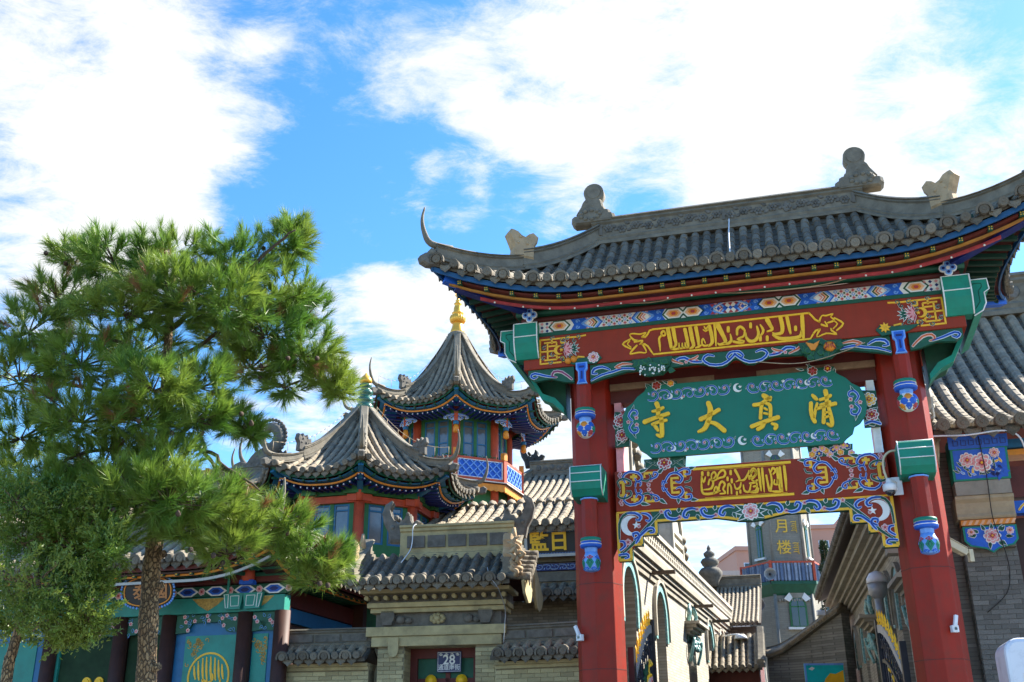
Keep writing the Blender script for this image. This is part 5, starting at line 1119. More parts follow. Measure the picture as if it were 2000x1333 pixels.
def small_pavilion():
    t, sls = pavilion('small_pavilion', 'smaller octagonal pavilion with green glazed finial and grey tent roof, left of the taller one', (-4.02, 27.0, 0),
        dict(rot=8, Re=2.92, z0=8.10, zt=10.30, lift=.30, push=.18, g=(.52, .48), sp=.22, tr=.078, horn=.75, bs=1.0, finial=fin_small, fmats=[glaze, goldfin], cr=.095))
    wall_ring(t, 1.86, 4.6, 7.74, dict(cr=.13), (6.55, 7.52), False)
    mb = MB(); mb.lathe([(1.80, 0), (1.80, 4.6)], 8, rot=R(-90), smooth=False); mb.build('base_wall', stone, t)
    for k in range(8):
        a, b = oct_pt(1.88, k), oct_pt(1.88, k + 1); a2, b2 = oct_pt(2.02, k), oct_pt(2.02, k + 1)
        mb = MB(); mb.bar((a.x, a.y, 7.62), (b.x, b.y, 7.62), .16, .17, 0); mb.build('lintel', orange_red, t)
        mb = MB(); mb.bar((a.x, a.y, 7.81), (b.x, b.y, 7.81), .18, .16, 0); mb.build('tie_beam', mgreen, t)
        mb = MB(); mb.bar((a.x, a.y, 8.02), (b.x, b.y, 8.02), .2, .08, 0); mb.bar((a.x, a.y, 8.13), (b.x, b.y, 8.13), .28, .08, 0); mb.bar((a.x * 1.04, a.y * 1.04, 7.93), (b.x * 1.04, b.y * 1.04, 7.93), .08, .07, 0); mb.build('bracket_board', orange_red, t)
        # T-shaped corner block over each column
        c = oct_pt(1.97, k); d = c.normalized(); 
        for q in (-1, 1):
            e = (oct_pt(1.97, k + q) - c).normalized()
            mb = MB(); mb.bar((c.x, c.y, 7.64), (c.x + e.x * .30, c.y + e.y * .30, 7.64), .15, .16, 0); mb.build('corner_block', orange_red, t)
            mb = MB(); mb.bar((c.x + d.x * .03, c.y + d.y * .03, 7.83), (c.x + d.x * .03 + e.x * .40, c.y + d.y * .03 + e.y * .40, 7.83), .18, .18, 0); mb.build('corner_block', mgreen, t)
        mb = MB(); mb.lathe([(.09, 7.55), (.10, 7.95)], 8, (c.x + d.x * .02, c.y + d.y * .02, 0)); mb.build('column_head', orange_red, t)
        mb = MB(); mb.bar((c.x, c.y, 7.93), (c.x + d.x * .55, c.y + d.y * .55, 8.12), .14, .30, 0); mb.build('cantilever', tealblue, t)
small_pavilion()
def big_pavilion():
    t, sls = pavilion('tall_pavilion', 'taller octagonal pavilion with gilded finial, balcony and red columns', (-1.86, 33.0, 0),
        dict(rot=3, Re=3.28, z0=11.85, zt=15.02, lift=.42, push=.2, g=(.10, .90), sp=.19, tr=.068, horn=.85, bs=1.05, finial=fin_big, fmats=goldfin, cr=.1))
    wall_ring(t, 1.72, 8.6, 12.0, dict(cr=.13), (10.35, 11.62), True)
    mb = MB(); mb.lathe([(1.66, 0), (1.66, 8.6)], 8, rot=R(-90), smooth=False); mb.build('base_wall', stone, t)
    Rp = 2.22
    for k in range(8):
        c = oct_pt(Rp, k); d = c.normalized(); a, b = oct_pt(Rp, k), oct_pt(Rp, k + 1)
        mb = MB(); mb.box(c.x - .06, c.x + .06, c.y - .06, c.y + .06, 11.30, 12.05); hp = mb.build('hanging_post', orange_red, t)
        mb = MB(); mb.lathe([(.05, 11.02), (.095, 11.06), (.085, 11.2), (.06, 11.28)], 10, (c.x, c.y, 0), 0); mb.lathe([(.08, 11.28), (.09, 11.30), (.09, 11.38), (.07, 11.4)], 10, (c.x, c.y, 0), 1); mb.build('pendant', [orange, tealblue], hp)
        mb = MB(); mb.bar((a.x, a.y, 11.92), (b.x, b.y, 11.92), .12, .22); mb.build('lintel', orange_red, t)
        mb = MB(); mb.bar((a.x * 1.01, a.y * 1.01, 11.70), (b.x * 1.01, b.y * 1.01, 11.70), .10, .13); mb.build('tie_beam', mgreen, t)
        mb = MB(); mb.bar((a.x * 1.03, a.y * 1.03, 12.06), (b.x * 1.03, b.y * 1.03, 12.06), .3, .07); mb.build('bracket_board', orange_red, t)
        mb = MB(); mb.bar((c.x * .75, c.y * .75, 11.84), (c.x * 1.02, c.y * 1.02, 11.84), .09, .14); mb.build('tie_beam', mgreen, t)
        # openwork carvings at the post
        for q in (-1, 1):
            e = (oct_pt(Rp, k + q) - c).normalized(); ang = math.atan2(e.y, e.x) if q > 0 else math.atan2(-e.y, -e.x)
            mb = MB(); s = q
            line3(mb, [(s * .05, 11.60), (s * .2, 11.60), (s * .36, 11.57), (s * .40, 11.52), (s * .32, 11.50)], .05, 0, .02, LB_, BLUE_, LB_, 2)
            line3(mb, [(s * .06, 11.50), (s * .14, 11.55), (s * .24, 11.52), (s * .18, 11.47)], .05, 0, .02, BLUE_, DBLUE_, LB_, 2); line3(mb, [(s * .05, 11.42), (s * .11, 11.46), (s * .14, 11.42)], .04, 0, .02, LB_, None, WHITE_, 2)
            ob = mb.build('carved_bracket', PAL, t); ob.matrix_local = Matrix.Translation((c.x + d.x * .05, c.y + d.y * .05, 0)) @ Matrix.Rotation(ang, 4, 'Z')
        m = (a + b) / 2; dd = m.normalized(); e = (b - a).normalized(); ang = math.atan2(e.y, e.x)
        mb = MB(); flower(mb, 0, 11.83, .07, 0, .02, 5, LB_, DBLUE_); flower(mb, -.1, 11.81, .05, 0, .02, 5, LB_, BLUE_); flower(mb, .1, 11.81, .05, 0, .02, 5, LB_, BLUE_)
        ob = mb.build('carved_rosette', PAL, t); ob.matrix_local = Matrix.Translation((m.x + dd.x * .12, m.y + dd.y * .12, 0)) @ Matrix.Rotation(ang, 4, 'Z')
        # balcony
        Rb = 2.14; a, b = oct_pt(Rb, k), oct_pt(Rb, k + 1); m = (a + b) / 2; e = (b - a).normalized(); ang = math.atan2(e.y, e.x); w = (b - a).length; h = w / 2
        mtx = Matrix.Translation((m.x, m.y, 0)) @ Matrix.Rotation(ang, 4, 'Z'); zb, zt = 9.66, 10.26
        mb = MB(); mb.box(-.065, .065, -.065, .065, zb - .08, zt + .06, 0); mb.box(-.075, .075, -.075, .075, zt + .06, zt + .30, 1); po = mb.build('railing_post', [orange_red, orange], t); po.matrix_local = Matrix.Translation((a.x, a.y, 0)) @ Matrix.Rotation(ang - R(22.5), 4, 'Z')
        mb = MB(); mb.box(-h + .06, h - .06, -.04, .04, zt, zt + .07); mb.box(-h + .06, h - .06, -.04, .04, zb - .05, zb + .04); ra = mb.build('railing', orange_red, t); ra.matrix_local = mtx
        mb = MB(); mb.box(-h + .07, h - .07, .01, .03, zb + .04, zt, 0)
        bk = mb.build('railing_back', blue, ra)
        lat = MB(); L0, L1, z0, z1 = -h + .08, h - .08, zb + .05, zt - .01
        def clip(p, q):
            # clip a line to the panel
            t0, t1 = 0, 1; dx, dz = q[0] - p[0], q[1] - p[1]
            for (pp, qq) in ((-dx, p[0] - L0), (dx, L1 - p[0]), (-dz, p[1] - z0), (dz, z1 - p[1])):
                if abs(pp) < 1e-9:
                    if qq < 0: return None
                else:
                    r = qq / pp
                    if pp < 0: t0 = max(t0, r)
                    else: t1 = min(t1, r)
            if t0 >= t1 - .02: return None
            return [(p[0] + dx * t0, p[1] + dz * t0), (p[0] + dx * t1, p[1] + dz * t1)]
        st = .26
        for i in range(-3, 12):
            for j in range(-3, 12):
                x0 = L0 + (i - j) * st / 1.41 * .7; zz = z0 + (i + j) * st / 1.41 * .7 - .6
                for (dx, dz) in ((.27, .27), (-.27, .27)):
                    if (i + j) % 2 == (0 if dx > 0 else 1):
                        sgm = clip((x0 - dx * .5, zz - dz * .5), (x0 + dx * .5, zz + dz * .5))
                        if sgm: lat.rstrip(sgm, .030, .0, .03, 0, 1, False)
        for pts in ([(L0, z0), (L1, z0)], [(L0, z1), (L1, z1)], [(L0, z0), (L0, z1)], [(L1, z0), (L1, z1)]): lat.rstrip(pts, .03, 0, .03, 1, 1, False)
        lat.build('lattice', [lblue if k not in (0,) else lblue, white], ra)
        mb = MB(); n = 9; pts = [(-h, zb - .06), (h, zb - .06)]; q = []
        for i in range(n * 4 + 1):
            x = h - 2 * h * i / (n * 4); q.append((x, zb - .30 - .035 * abs(math.sin(PI * n * i / (n * 4)))))
        mb.prism(pts + q, -.02, .03, 0); ap = mb.build('valance', orange, t); ap.matrix_local = mtx
        mb = MB(); mb.box(-h - .05, h + .05, -.10, .10, zb - .075, zb - .055); st_ = mb.build('balcony_edge', white, t); st_.matrix_local = mtx
        for i in range(7):        # potted plants along the rail
            pass
        mb = MB(); rr = random.Random(40 + k)
        for i in range(70):
            x = rr.uniform(-h + .1, h - .1); z = zt + .06 + rr.uniform(0, .12); y = .12 + rr.uniform(-.06, .06); s_ = .045
            p = Vector((x, y, z)); u = Vector((rr.uniform(-1, 1), rr.uniform(-1, 1), rr.uniform(-.3, 1))).normalized(); v = u.cross(Vector((rr.uniform(-1, 1), 1, 0))).normalized()
            mb.add([p - u * s_, p + v * s_ * .5, p + u * s_, p - v * s_ * .5], [(0, 1, 2, 3)])
        pl = mb.build('plants', mgreen, t, kind='stuff'); pl.matrix_local = mtx
    mb = MB(); mb.lathe([(1.5, 9.55), (2.2, 9.55), (2.2, 9.585), (1.5, 9.585)], 8, rot=R(-90), smooth=False); mb.build('balcony_floor', brown, t)
big_pavilion()
# ------------------------------------------------------------------ halls and the small gatehouse on the left
brickw = MB_brick('tan_brick_wall', (.31, .285, .21), (.19, .175, .13), .25, .072)
brickg = MB_brick('grey_brick_wall', (.20, .19, .16), (.12, .115, .10), .26, .074, axis='xyz')
brickgy = MB_brick('grey_brick_side_wall', (.20, .19, .16), (.12, .115, .10), .26, .074, axis='yz')
doorm = M('dark_green_door', (.02, .045, .02), .7, .3, 4, spec=.15)
def left_hall():
    t = thing('porch_hall', 'green and blue painted hall with brown columns behind the pine trunk', 'hall', (-4.93, 20.5, 0), -15)
    x0, x1, y0, y1 = -8.6, .95, -1.30, 5.0
    ix0, ix1, iy0, iy1 = -7.6, .05, -.25, 4.0
    c = [(x0, y0), (x1, y0), (x1, y1), (x0, y1)]; i_ = [(ix0, iy0), (ix1, iy0), (ix1, iy1), (ix0, iy1)]
    kw = dict(z0=5.12, zt=5.86, lift=.0, push=.0, g=(.75, .25)); mb = MB(); sls = []
    for k in range(4):
        sf = Slope(c[k], c[(k + 1) % 4], i_[k], i_[(k + 1) % 4], **kw)
        # the eaves rise only near the corners
        L = sf.L
        def q2(u, L=L): return max(0, (abs(u) - (L - 1.9)) / 1.9)
        sf.q = q2; sf.lift = .50; sf.push = .22; sls.append(sf); deck_mesh(mb, sf, 30, 5)
    mb.box(ix0, ix1, iy0, iy1, 5.70, 5.78, 0)
    deck = mb.build('roof', [pan, darkred], t)
    for k in (0, 1): tile_slope(deck, sls[k], .235, .08, .3, hoods=True, jit=.006, rows=True)
    mb = MB(); mo = MB(); ls = MB()
    for k in (0, 1, 3):
        eave_band(mb, sls[k], .05, -.12, .03, .08, 0, .02, 30); eave_band(mo, sls[k], .24, -.22, .05, .035, 0, .2, 30); eave_band(mb, sls[k], .42, -.19, .6, .03, 1, .2, 30)
    eave_band(ls, sls[0], .34, -.31, .04, .05, 0, .3, 30)
    mb.build('eave_board', [darkred, brown], t); mo.build('eave_moulding', orange, t); ls.build('light_strip', greypl, t)
    rm = MB(); rm.box(-.035, .035, 0, .8, -.035, .035, 0); rm.rdisc(0, 0, .024, 0, .01, 1, 7); rme = mesh_of(rm, 'rafter', [dgreen, yellow])
    for k in (0, 1):
        sf = sls[k]; m = int(2 * sf.L / .3)
        for i in range(m):
            u = -(sf.L - .25) + (2 * sf.L - .5) * i / (m - 1); p = sf.P(u, 0); o3 = Vector((sf.out.x, sf.out.y, 0)); x = Vector((-o3.y, o3.x, 0)); y = -o3
            inst('rafter', rme, t, frame_mat(p - o3 * .15 + Vector((0, 0, -.20)), x, y, Vector((0, 0, 1))))
    for pts in ([(ix0, iy0), (ix1, iy0)], [(ix1, iy0), (ix1, iy1)], [(ix1, iy1), (ix0, iy1)]):
        mb = MB(); mb.sweep([(*pts[0], 5.72), (*pts[1], 5.72)], RP(.26, .52)); mb.build('top_ridge', ridgem, t)
    mb = MB()
    for i in range(6): y = iy0 + .4 + .66 * i; mb.box(ix1 + .09, ix1 + .12, y, y + .5, 5.92, 6.08)
    mb.build('ridge_panels', carve, t)
    for k in (1, 2):
        pa = sls[k].hip('A', 10, .0, 1.0); d = sls[k].da; mb = MB(); mb.sweep(pa, RP(.2, .28)); hl = mb.build('hip_ridge', ridgem, t)
        mb = MB(); horn(mb, pa[0] + Vector((0, 0, .25)), (d.x, d.y), .6, .07, .3); mb.build('ridge_horn', ridgem, hl)
    # facade
    for x in (-7.3, -4.5, -2.92, -1.86, -.22, .55):
        mb = MB(); mb.lathe([(.15, 0), (.15, 4.32)], 14, (x, 0, 0)); mb.build('column', brown, t)
    mb = MB(); mb.box(-8, .62, -.10, .14, 4.32, 4.62, 0); lt = mb.build('lintel', teal, t, bevel=.01)
    mb = MB(); mb.box(-8, .62, -.06, .10, 4.64, 4.84, 0); pb = mb.build('painted_board', dgreen, t)
    mb = MB(); mb.box(-8, .7, -.2, .2, 4.86, 5.0, 0); mb.build('eave_purlin', darkred, t)
    mb = MB()
    for i in range(14):
        x = -7.7 + .62 * i
        for (w, c_) in ((.24, 0), (.18, 1), (.10, 2)): mb.rpoly([(x - w, 4.74), (x - w * .4, 4.74 - .09 * w / .24), (x + w * .4, 4.74 - .09 * w / .24), (x + w, 4.74), (x + w * .4, 4.74 + .09 * w / .24), (x - w * .4, 4.74 + .09 * w / .24)], -.06, .004 + .003 * [.24, .18, .10].index(w), c_)
        flower(mb, x + .31, 4.74, .07, -.06, .006, 6, 5, 6)
    mb.build('painted_pattern', PAL, pb)
    mb = MB()
    for x in (-2.2, -1.0, .05):
        mb.rpoly([(x - .35, 4.60), (x + .35, 4.60), (x + .2, 4.47), (x, 4.36), (x - .2, 4.47)], -.10, .006, 0)
    mb.build('gilt_pattern', M('worn_gilt', (.40, .24, .05), .6, .4, 25), lt)
    mb = MB(); rr = random.Random(77)
    for (a, b) in ((-1.70, -.38), (-4.3, -3.08), (-2.8, -2.0), (-.06, .42)):
        mb.prism([(a, 4.31), (b, 4.31), (b, 3.96), (b - .22, 3.98), (b - .35, 4.16), (a + .35, 4.16), (a + .22, 3.98), (a, 3.96)], -.02, .05, 3)
        for i in range(int((b - a) * 22)):
            x = rr.uniform(a + .03, b - .03); z = rr.uniform(4.18, 4.30) if a + .3 < x < b - .3 else rr.uniform(4.0, 4.28)
            if i % 3: leaf(mb, x, z, rr.uniform(0, 6.2), .09, .06, -.02, .008, GREEN_, LB_)
            else: flower(mb, x, z, .04, -.02, .014, 5, [PINK_, OR_, ROSE_][i % 3], ROSE_)
    mb.build('carved_frieze', PAL, t)
    # wall panels: blue border, teal field, gilt corners, gilt medallion
    for (a, b, med) in ((-1.70, -.38, True), (-.06, .42, False), (-7.1, -4.66, False)):
        mb = MB(); mb.box(a - .02, b + .02, .06, .12, 0, 4.2, 0); wp = mb.build('wall_panel', tealblue, t)
        mb = MB(); bd = .20 if b - a > 1 else .16; mb.box(a + (bd if a < -.3 else .0), b - (0 if med else bd) + .0, .045, .06, 0.3, 3.92, 0); fd = mb.build('teal_field', teal, wp)
        mb = MB(); gx = a + bd + .06
        tri = [(gx, 3.84), (gx + .42, 3.84), (gx + .22, 3.66), (gx, 3.34)] if med or a < -3 else [(b - bd - .04, 3.86), (b - bd - .32, 3.86), (b - bd - .2, 3.60), (b - bd - .04, 3.30)]
        for i in range(26):
            p, q = random.random(), random.random()
            if p + q > 1: p, q = 1 - p, 1 - q
            x = tri[0][0] + (tri[1][0] - tri[0][0]) * p; z = tri[0][1] + (tri[3][1] - tri[0][1]) * q
            mb.rstrip(spiral(x, z, .05, random.uniform(0, 6), .7, 1, 5, .3), .02, .045, .004, 0, 1)
        mb.build('gilt_corner', bpy.data.materials['worn_gilt'], wp)
        if med:
            mb = MB(); cx, cz, r = -.93, 3.16, .43
            ring = [(cx + r * math.cos(2 * PI * i / 28), cz + r * math.sin(2 * PI * i / 28)) for i in range(29)]; mb.rstrip(ring, .035, .045, .012, 0, 1, False)
            for x in (-.30, -.22, -.13, -.05, .04, .13, .21, .29): h = math.sqrt(max(0, .36 ** 2 - x * x)); mb.rstrip([(cx + x - .02, cz + h), (cx + x, cz + h * .3), (cx + x + .03, cz - h * .2)], [.02, .045, .025], .045, .012, 0, 2)
            for (x, z) in ((-.2, -.15), (-.02, -.2), (.16, -.12), (.0, -.05)): mb.rstrip([(cx + x - .1, cz + z), (cx + x, cz + z - .06), (cx + x + .1, cz + z), (cx + x + .08, cz + z + .09)], .035, .045, .012, 0, 3)
            mb.build('gilt_medallion', yellow, wp)
    # dark doors between columns, with knockers
    mb = MB(); mb.box(-4.38, -3.06, .10, .15, 0, 4.2); dr = mb.build('door', doorm, t)
    mb = MB(); mb.rdisc(-3.62, 3.12, .10, .10, .03, 0, 14); mb.rdisc(-3.62, 3.12, .06, .10, .05, 0, 10); mb.build('knocker', gold, dr)
    mb = MB(); mb.rdisc(-3.34, 3.12, .10, .10, .03, 0, 14); mb.rdisc(-3.34, 3.12, .06, .10, .05, 0, 10); mb.build('knocker', gold, dr)
    mb = MB(); mb.box(-4.44, -4.30, .04, .10, 0, 4.0); mb.build('door_jamb', teal, t)
    mb = MB(); mb.box(-2.78, -2.0, .10, .15, 0, 4.2); mb.build('door', doorm, t)
    # bracket ends over the corner column
    mb = MB()
    for s in (-1, 1): mb.prism([(-.22 + .0 * s, 4.66), (-.22 + s * .42, 4.66), (-.22 + s * .36, 4.36), (-.22 + s * .05, 4.36)], -.19, -.11, 0)
    bk = mb.build('bracket', teal, t)
    mb = MB()
    for s in (-1, 1):
        q = [(-.22 + s * .08, 4.61), (-.22 + s * .26, 4.61), (-.22 + s * .24, 4.42), (-.22 + s * .08, 4.42), (-.22 + s * .08, 4.61)]; mb.rstrip(q, .012, -.19, .006, 0, 1, False); mb.rstrip([(-.22 + s * .31, 4.64), (-.22 + s * .40, 4.64), (-.22 + s * .35, 4.39), (-.22 + s * .30, 4.39), (-.22 + s * .31, 4.64)], .012, -.19, .006, 0, 1, False)
    mb.build('white_edging', white, bk)
    mb = MB(); mb.lathe([(.10, 4.86), (.13, 4.92), (.12, 5.1), (.09, 5.16)], 10, (-.10, -.26, 0), 0); mb.box(-.24, .04, -.34, -.18, 4.80, 4.88, 1); mb.build('vase_block', [orange_red, blue], t)
    mb = MB()
    for k in range(8): mb.rdisc(-.52 + .05 * math.cos(PI * k / 4), 5.05 + .05 * math.sin(PI * k / 4), .03, -.22, .03, 0, 7)
    mb.box(-.54, -.50, -.25, -.22, 4.66, 5.0, 1); mb.build('rosette', [lblue, teal], t)
    # right side wall under the eave: shade put into its dark brown colour
    mb = MB(); mb.box(.16, .20, .15, 4.4, 0, 4.2, 0); mb.build('side_wall', brown, t)
    mb = MB(); mb.box(.12, .24, .15, 4.4, 4.22, 4.5, 0); mb.build('side_beam', tealblue, t)
    mb = MB(); mb.box(.12, .26, .15, 4.4, 4.52, 4.86, 0); mb.build('side_beam', darkred, t)
    mb = MB(); mb.box(-8, .55, .16, .3, 0, 4.9, 0); mb.box(-8, .5, 4.0, 4.2, 0, 5.7); mb.build('inner_wall', brown, t)
    # plaque
    p = thing('oval_plaque', 'black oval plaque with brown characters and pale beaded rim under the hall eave', 'plaque', (0, 0, 0)); p.matrix_world = Matrix.Translation((-4.93, 20.5, 0)) @ Matrix.Rotation(R(-15), 4, 'Z') @ Matrix.Translation((-1.86, -.86, 4.66)) @ Matrix.Rotation(R(12), 4, 'X')
    mb = MB(); ov = [(.56 * math.copysign(abs(math.cos(a)) ** .7, math.cos(a)), .30 * math.copysign(abs(math.sin(a)) ** .8, math.sin(a))) for a in [2 * PI * i / 32 for i in range(32)]]
    mb.rpoly(ov, .05, .05, 0); bd = mb.build('board', black, p)
    mb = MB(); mb.rstrip([(a * .90, b * .86) for a, b in ov] + [(ov[0][0] * .9, 0)], .02, 0, .012, 0, 1, False); mb.build('inner_rim', orange, bd)
    mb = MB()
    for i in range(44): a = 2 * PI * i / 44; mb.ball((.57 * math.copysign(abs(math.cos(a)) ** .7, math.cos(a)), .0, .31 * math.copysign(abs(math.sin(a)) ** .8, math.sin(a))), .024, n=6, k=4)
    mb.build('beaded_rim', lblue, p)
    br_ = M('brown_gilt', (.42, .17, .05), .5, .2, 8)
    text_mesh('character', '\u570b', .36, br_, bd, Matrix.Translation((.26, -.006, .0)) @ FRONT, .006, .006)
    text_mesh('character', '\u6cf0', .36, br_, bd, Matrix.Translation((-.14, -.006, .0)) @ FRONT, .006, .006)
left_hall()
def gable_roof(t, xs, ye, yr, z0, zt, sp, r, g=(.7, .3), tl=.32, discs=True, hoods=False, sides=1, back=True, rowsmode=True, pieces=False):
    """pitched roof over x in xs; front eave at y=ye, ridge at y=yr (front faces -y)"""
    f = Slope((xs[0], ye), (xs[1], ye), (xs[0], yr), (xs[1], yr), z0, zt, 0, 0, g)
    b = Slope((xs[1], 2 * yr - ye), (xs[0], 2 * yr - ye), (xs[1], yr), (xs[0], yr), z0, zt, 0, 0, g)
    mb = MB(); deck_mesh(mb, f, 6, 8); deck_mesh(mb, b, 6, 8); dk = mb.build('roof', [pan, brown], t)
    tile_slope(dk, f, sp, r, tl, pieces=pieces, rows=rowsmode, discs=discs, hoods=hoods, jit=.006)
    if back: tile_slope(dk, b, sp, r, tl, rows=False, discs=False)
    return dk, f, b
def gatehouse():
    t = thing('gatehouse', 'small brick gatehouse with carved grey tiled roof and dark red door', 'gatehouse', (-1.32, 20.0, 0), -10)
    # piers with single bricks on the fronts
    for (a, b) in ((-1.24, -.74), (.62, 1.06)):
        mb = MB(); mb.box(a, b, .02, .8, 0, 3.62); p = mb.build('pier', mortart, t)
        brick_field(p, a, b, 2.02, 3.60, .012, .24, .074, .007, BRICK_T, .028)
        m = Matrix.Translation((b if b < 0 else b, 0, 0)) @ Matrix.Rotation(R(90), 4, 'Z'); brick_field(p, .03, .45, 2.3, 3.60, .006, .24, .074, .007, BRICK_T, .024, m)
    mb = MB(); mb.box(-.74, .62, .55, .65, 0, 3.62, 0); dr = mb.build('door', dgreen, t)
    for (a, b, c, d) in ((-.74, -.60, 0, 3.62), (.48, .62, 0, 3.62), (-.60, .48, 3.44, 3.62)):
        mb = MB(); mb.box(a, b, .48, .56, c, d); mb.build('door_frame', darkred, t)
    mb = MB(); mb.box(-.06, .03, .52, .56, 0, 3.4); mb.box(-.60, .48, .52, .56, 2.78, 3.08); mb.build('door_rail', darkred, t)
    for x in (-.34, .25):
        mb = MB(); mb.lathe([(.11, 0), (.11, .02), (.07, .03), (.06, .07), (.02, .08)], 14); k = mb.build('door_boss', gold, t); k.matrix_local = Matrix.Translation((x, .52, 3.04)) @ Matrix.Rotation(R(90), 4, 'X')
    # lintel stones
    mb = MB(); mb.box(-1.36, 1.12, -.06, .6, 3.62, 3.80); mb.build('lintel_stone', stone, t, bevel=.012)
    mb = MB(); mb.box(-1.46, 1.20, -.10, .6, 3.803, 3.975); mb.build('lintel_stone', stone, t, bevel=.012)
    mb = MB(); mb.rpoly([(-1.02, 3.78), (-.82, 3.78), (-.82, 3.52), (-.86, 3.44), (-.92, 3.42), (-.98, 3.44), (-1.02, 3.52)], -.06, .05); mb.build('pendant_stone', stone, t, bevel=.008)
    mb = MB(); mb.box(-1.3, 1.1, 0, .6, 3.978, 4.22); fr = mb.build('frieze', carve, t)
    mb = MB()
    for x in (-1.05, .82): mb.rpoly([(x - .12, 4.26), (x + .12, 4.26), (x + .14, 4.16), (x + .08, 4.0), (x - .08, 4.0), (x - .14, 4.16)], 0, .12)
    for x in (-.75, .55): mb.ball((x - .06, -.03, 4.10), .10, .06, .08, 8, 5); mb.ball((x + .1, -.03, 4.08), .08, .06, .06, 8, 5)
    mb.build('frieze_boss', carve, fr)
    mb = MB()
    for k in range(9): a = R(40 * k); mb.ball((-.10 + .11 * math.cos(a), -.03, 4.11 + .06 * math.sin(a)), .05, .05, .045, 7, 5)
    mb.ball((-.10, -.06, 4.11), .07, .06, .06, 8, 5); mb.build('frieze_flower', stone, fr)
    for i, (z0, z1, o) in enumerate(((4.225, 4.31, .10), (4.313, 4.40, .18), (4.56, 4.63, .34))):
        mb = MB(); mb.box(-1.32 - o * .6, 1.12 + o * .6, -.02 - o, .6, z0, z1); mb.build('cornice_course', stone, t, bevel=.008)
    mb = MB(); mb.box(-1.42, 1.22, -.12, .6, 4.403, 4.558); mb.build('cornice_course', carve, t)
    dm = MB(); dm.tube([(0, 0, 0), (0, .2, 0)], .042, 8); dme = mesh_of(dm, 'dentil', stone)
    for i in range(15): inst('dentil', dme, t, Matrix.Translation((-1.42 + 2.62 * i / 14, -.30, 4.48)))
    # roof
    dk, f, b = gable_roof(t, (-1.66, 1.40), -.78, .35, 4.66, 5.36, .215, .074, (.8, .2), .26, hoods=True, pieces=True)
    # ridge wall with sunk panels
    mb = MB(); mb.sweep([(-.95, .35, 5.30), (1.32, .35, 5.30)], [(-.16, 0), (.16, 0), (.16, .07), (.11, .09), (.11, .50), (.15, .52), (.15, .57), (.19, .59), (.19, .63), (-.19, .63), (-.19, .59), (-.15, .57), (-.15, .52), (-.11, .50), (-.11, .09), (-.16, .07)]); rw = mb.build('ridge_wall', stone, t)
    for i in range(5):
        a = -.80 + .41 * i; mb = MB(); mb.box(a, a + .35, .20, .236, 5.49, 5.72, 0); mb.build('ridge_panel', carve, rw)
    mb = MB()
    for i in range(9): a = -.85 + .25 * i; mb.rpoly([(a, 5.32), (a + .22, 5.32), (a + .18, 5.26), (a + .13, 5.24), (a + .11, 5.19), (a + .09, 5.24), (a + .04, 5.26)], .17, .04)
    mb.build('ridge_fringe', stone, rw)
    for sx, x in ((-1, -1.02), (1, 1.38)):
        mb = MB(); chiwen(mb, (x, .35, 5.62), (sx, 0), .68, .2); mb.build('ridge_dragon', carve, t)
        # verge ribs
        xe = -1.62 if sx < 0 else 1.36
        pa = [Vector((xe, y, 0)) for y in (-.70, -.4, -.1, .2)]; pts = []
        for y in (-.74, -.5, -.25, 0, .3): tt = (y + .78) / 1.13; z = 4.66 + .70 * (.8 * tt + .2 * tt * tt); pts.append((xe, y, z + .05))
        mb = MB(); mb.sweep(pts, RP(.26, .34)); vg = mb.build('verge_ridge', ridgem, t)
        mb = MB(); slab(mb, [(-.16, 0), (-.2, .2), (-.12, .34), (-.2, .46), (-.08, .6), (.02, .5), (.1, .62), (.18, .46), (.12, .3), (.2, .14), (.14, 0)], (xe, -.60, 5.02), (0, -1), .8, .18); mb.build('verge_beast', carvet, t)
        mb = MB(); rr = random.Random(9)
        for k in range(12): mb.tube(curve3([(xe + rr.uniform(.05, .3) * sx, -.82, 4.72 + .05 * k), (xe + rr.uniform(.1, .36) * sx, -.95, 4.78 + .05 * k), (xe + rr.uniform(.0, .3) * sx, -.9, 4.86 + .05 * k)], 3), [.05, .05, .045, .04, .03, .02, .012], 6)
        mb.build('verge_scroll', carvet, t)
        mb = MB()
        for k in range(8):
            a = 2 * PI * k / 8; mb.ball((xe + .02 * sx, -.05 + .10 * math.cos(a), 5.32 + .16 * math.sin(a)), .05, .06, .06, 7, 5)
        mb.ball((xe + .03 * sx, -.05, 5.32), .07, n=8, k=5); mb.tube([(xe, -.05, 5.45), (xe, -.02, 5.75)], [.08, .03], 7); mb.build('verge_flower', carvet, t)
        if sx < 0: continue
        # bargeboard tongue and rake tiles
        mb = MB(); tongue = [(-.80, 4.62), (-.62, 4.42), (-.3, 4.30), (-.06, 4.34), (.14, 4.52), (.35, 4.98), (.35, 5.22), (-.1, 5.0), (-.5, 4.80)]
        xo = xe + .26 * sx
        mb.prism(tongue, min(xo, xo + .05 * sx), max(xo, xo + .05 * sx), 0, 'yz'); mb.build('bargeboard', stone, t)
        mb = MB(); mb.prism([(1.5, 4.62), (1.32, 4.42), (1.0, 4.30), (.76, 4.34), (.56, 4.52), (.36, 4.98), (.36, 5.22), (.8, 5.0), (1.2, 4.80)], min(xo, xo + .05 * sx), max(xo, xo + .05 * sx), 0, 'yz'); mb.build('bargeboard', stone, t)
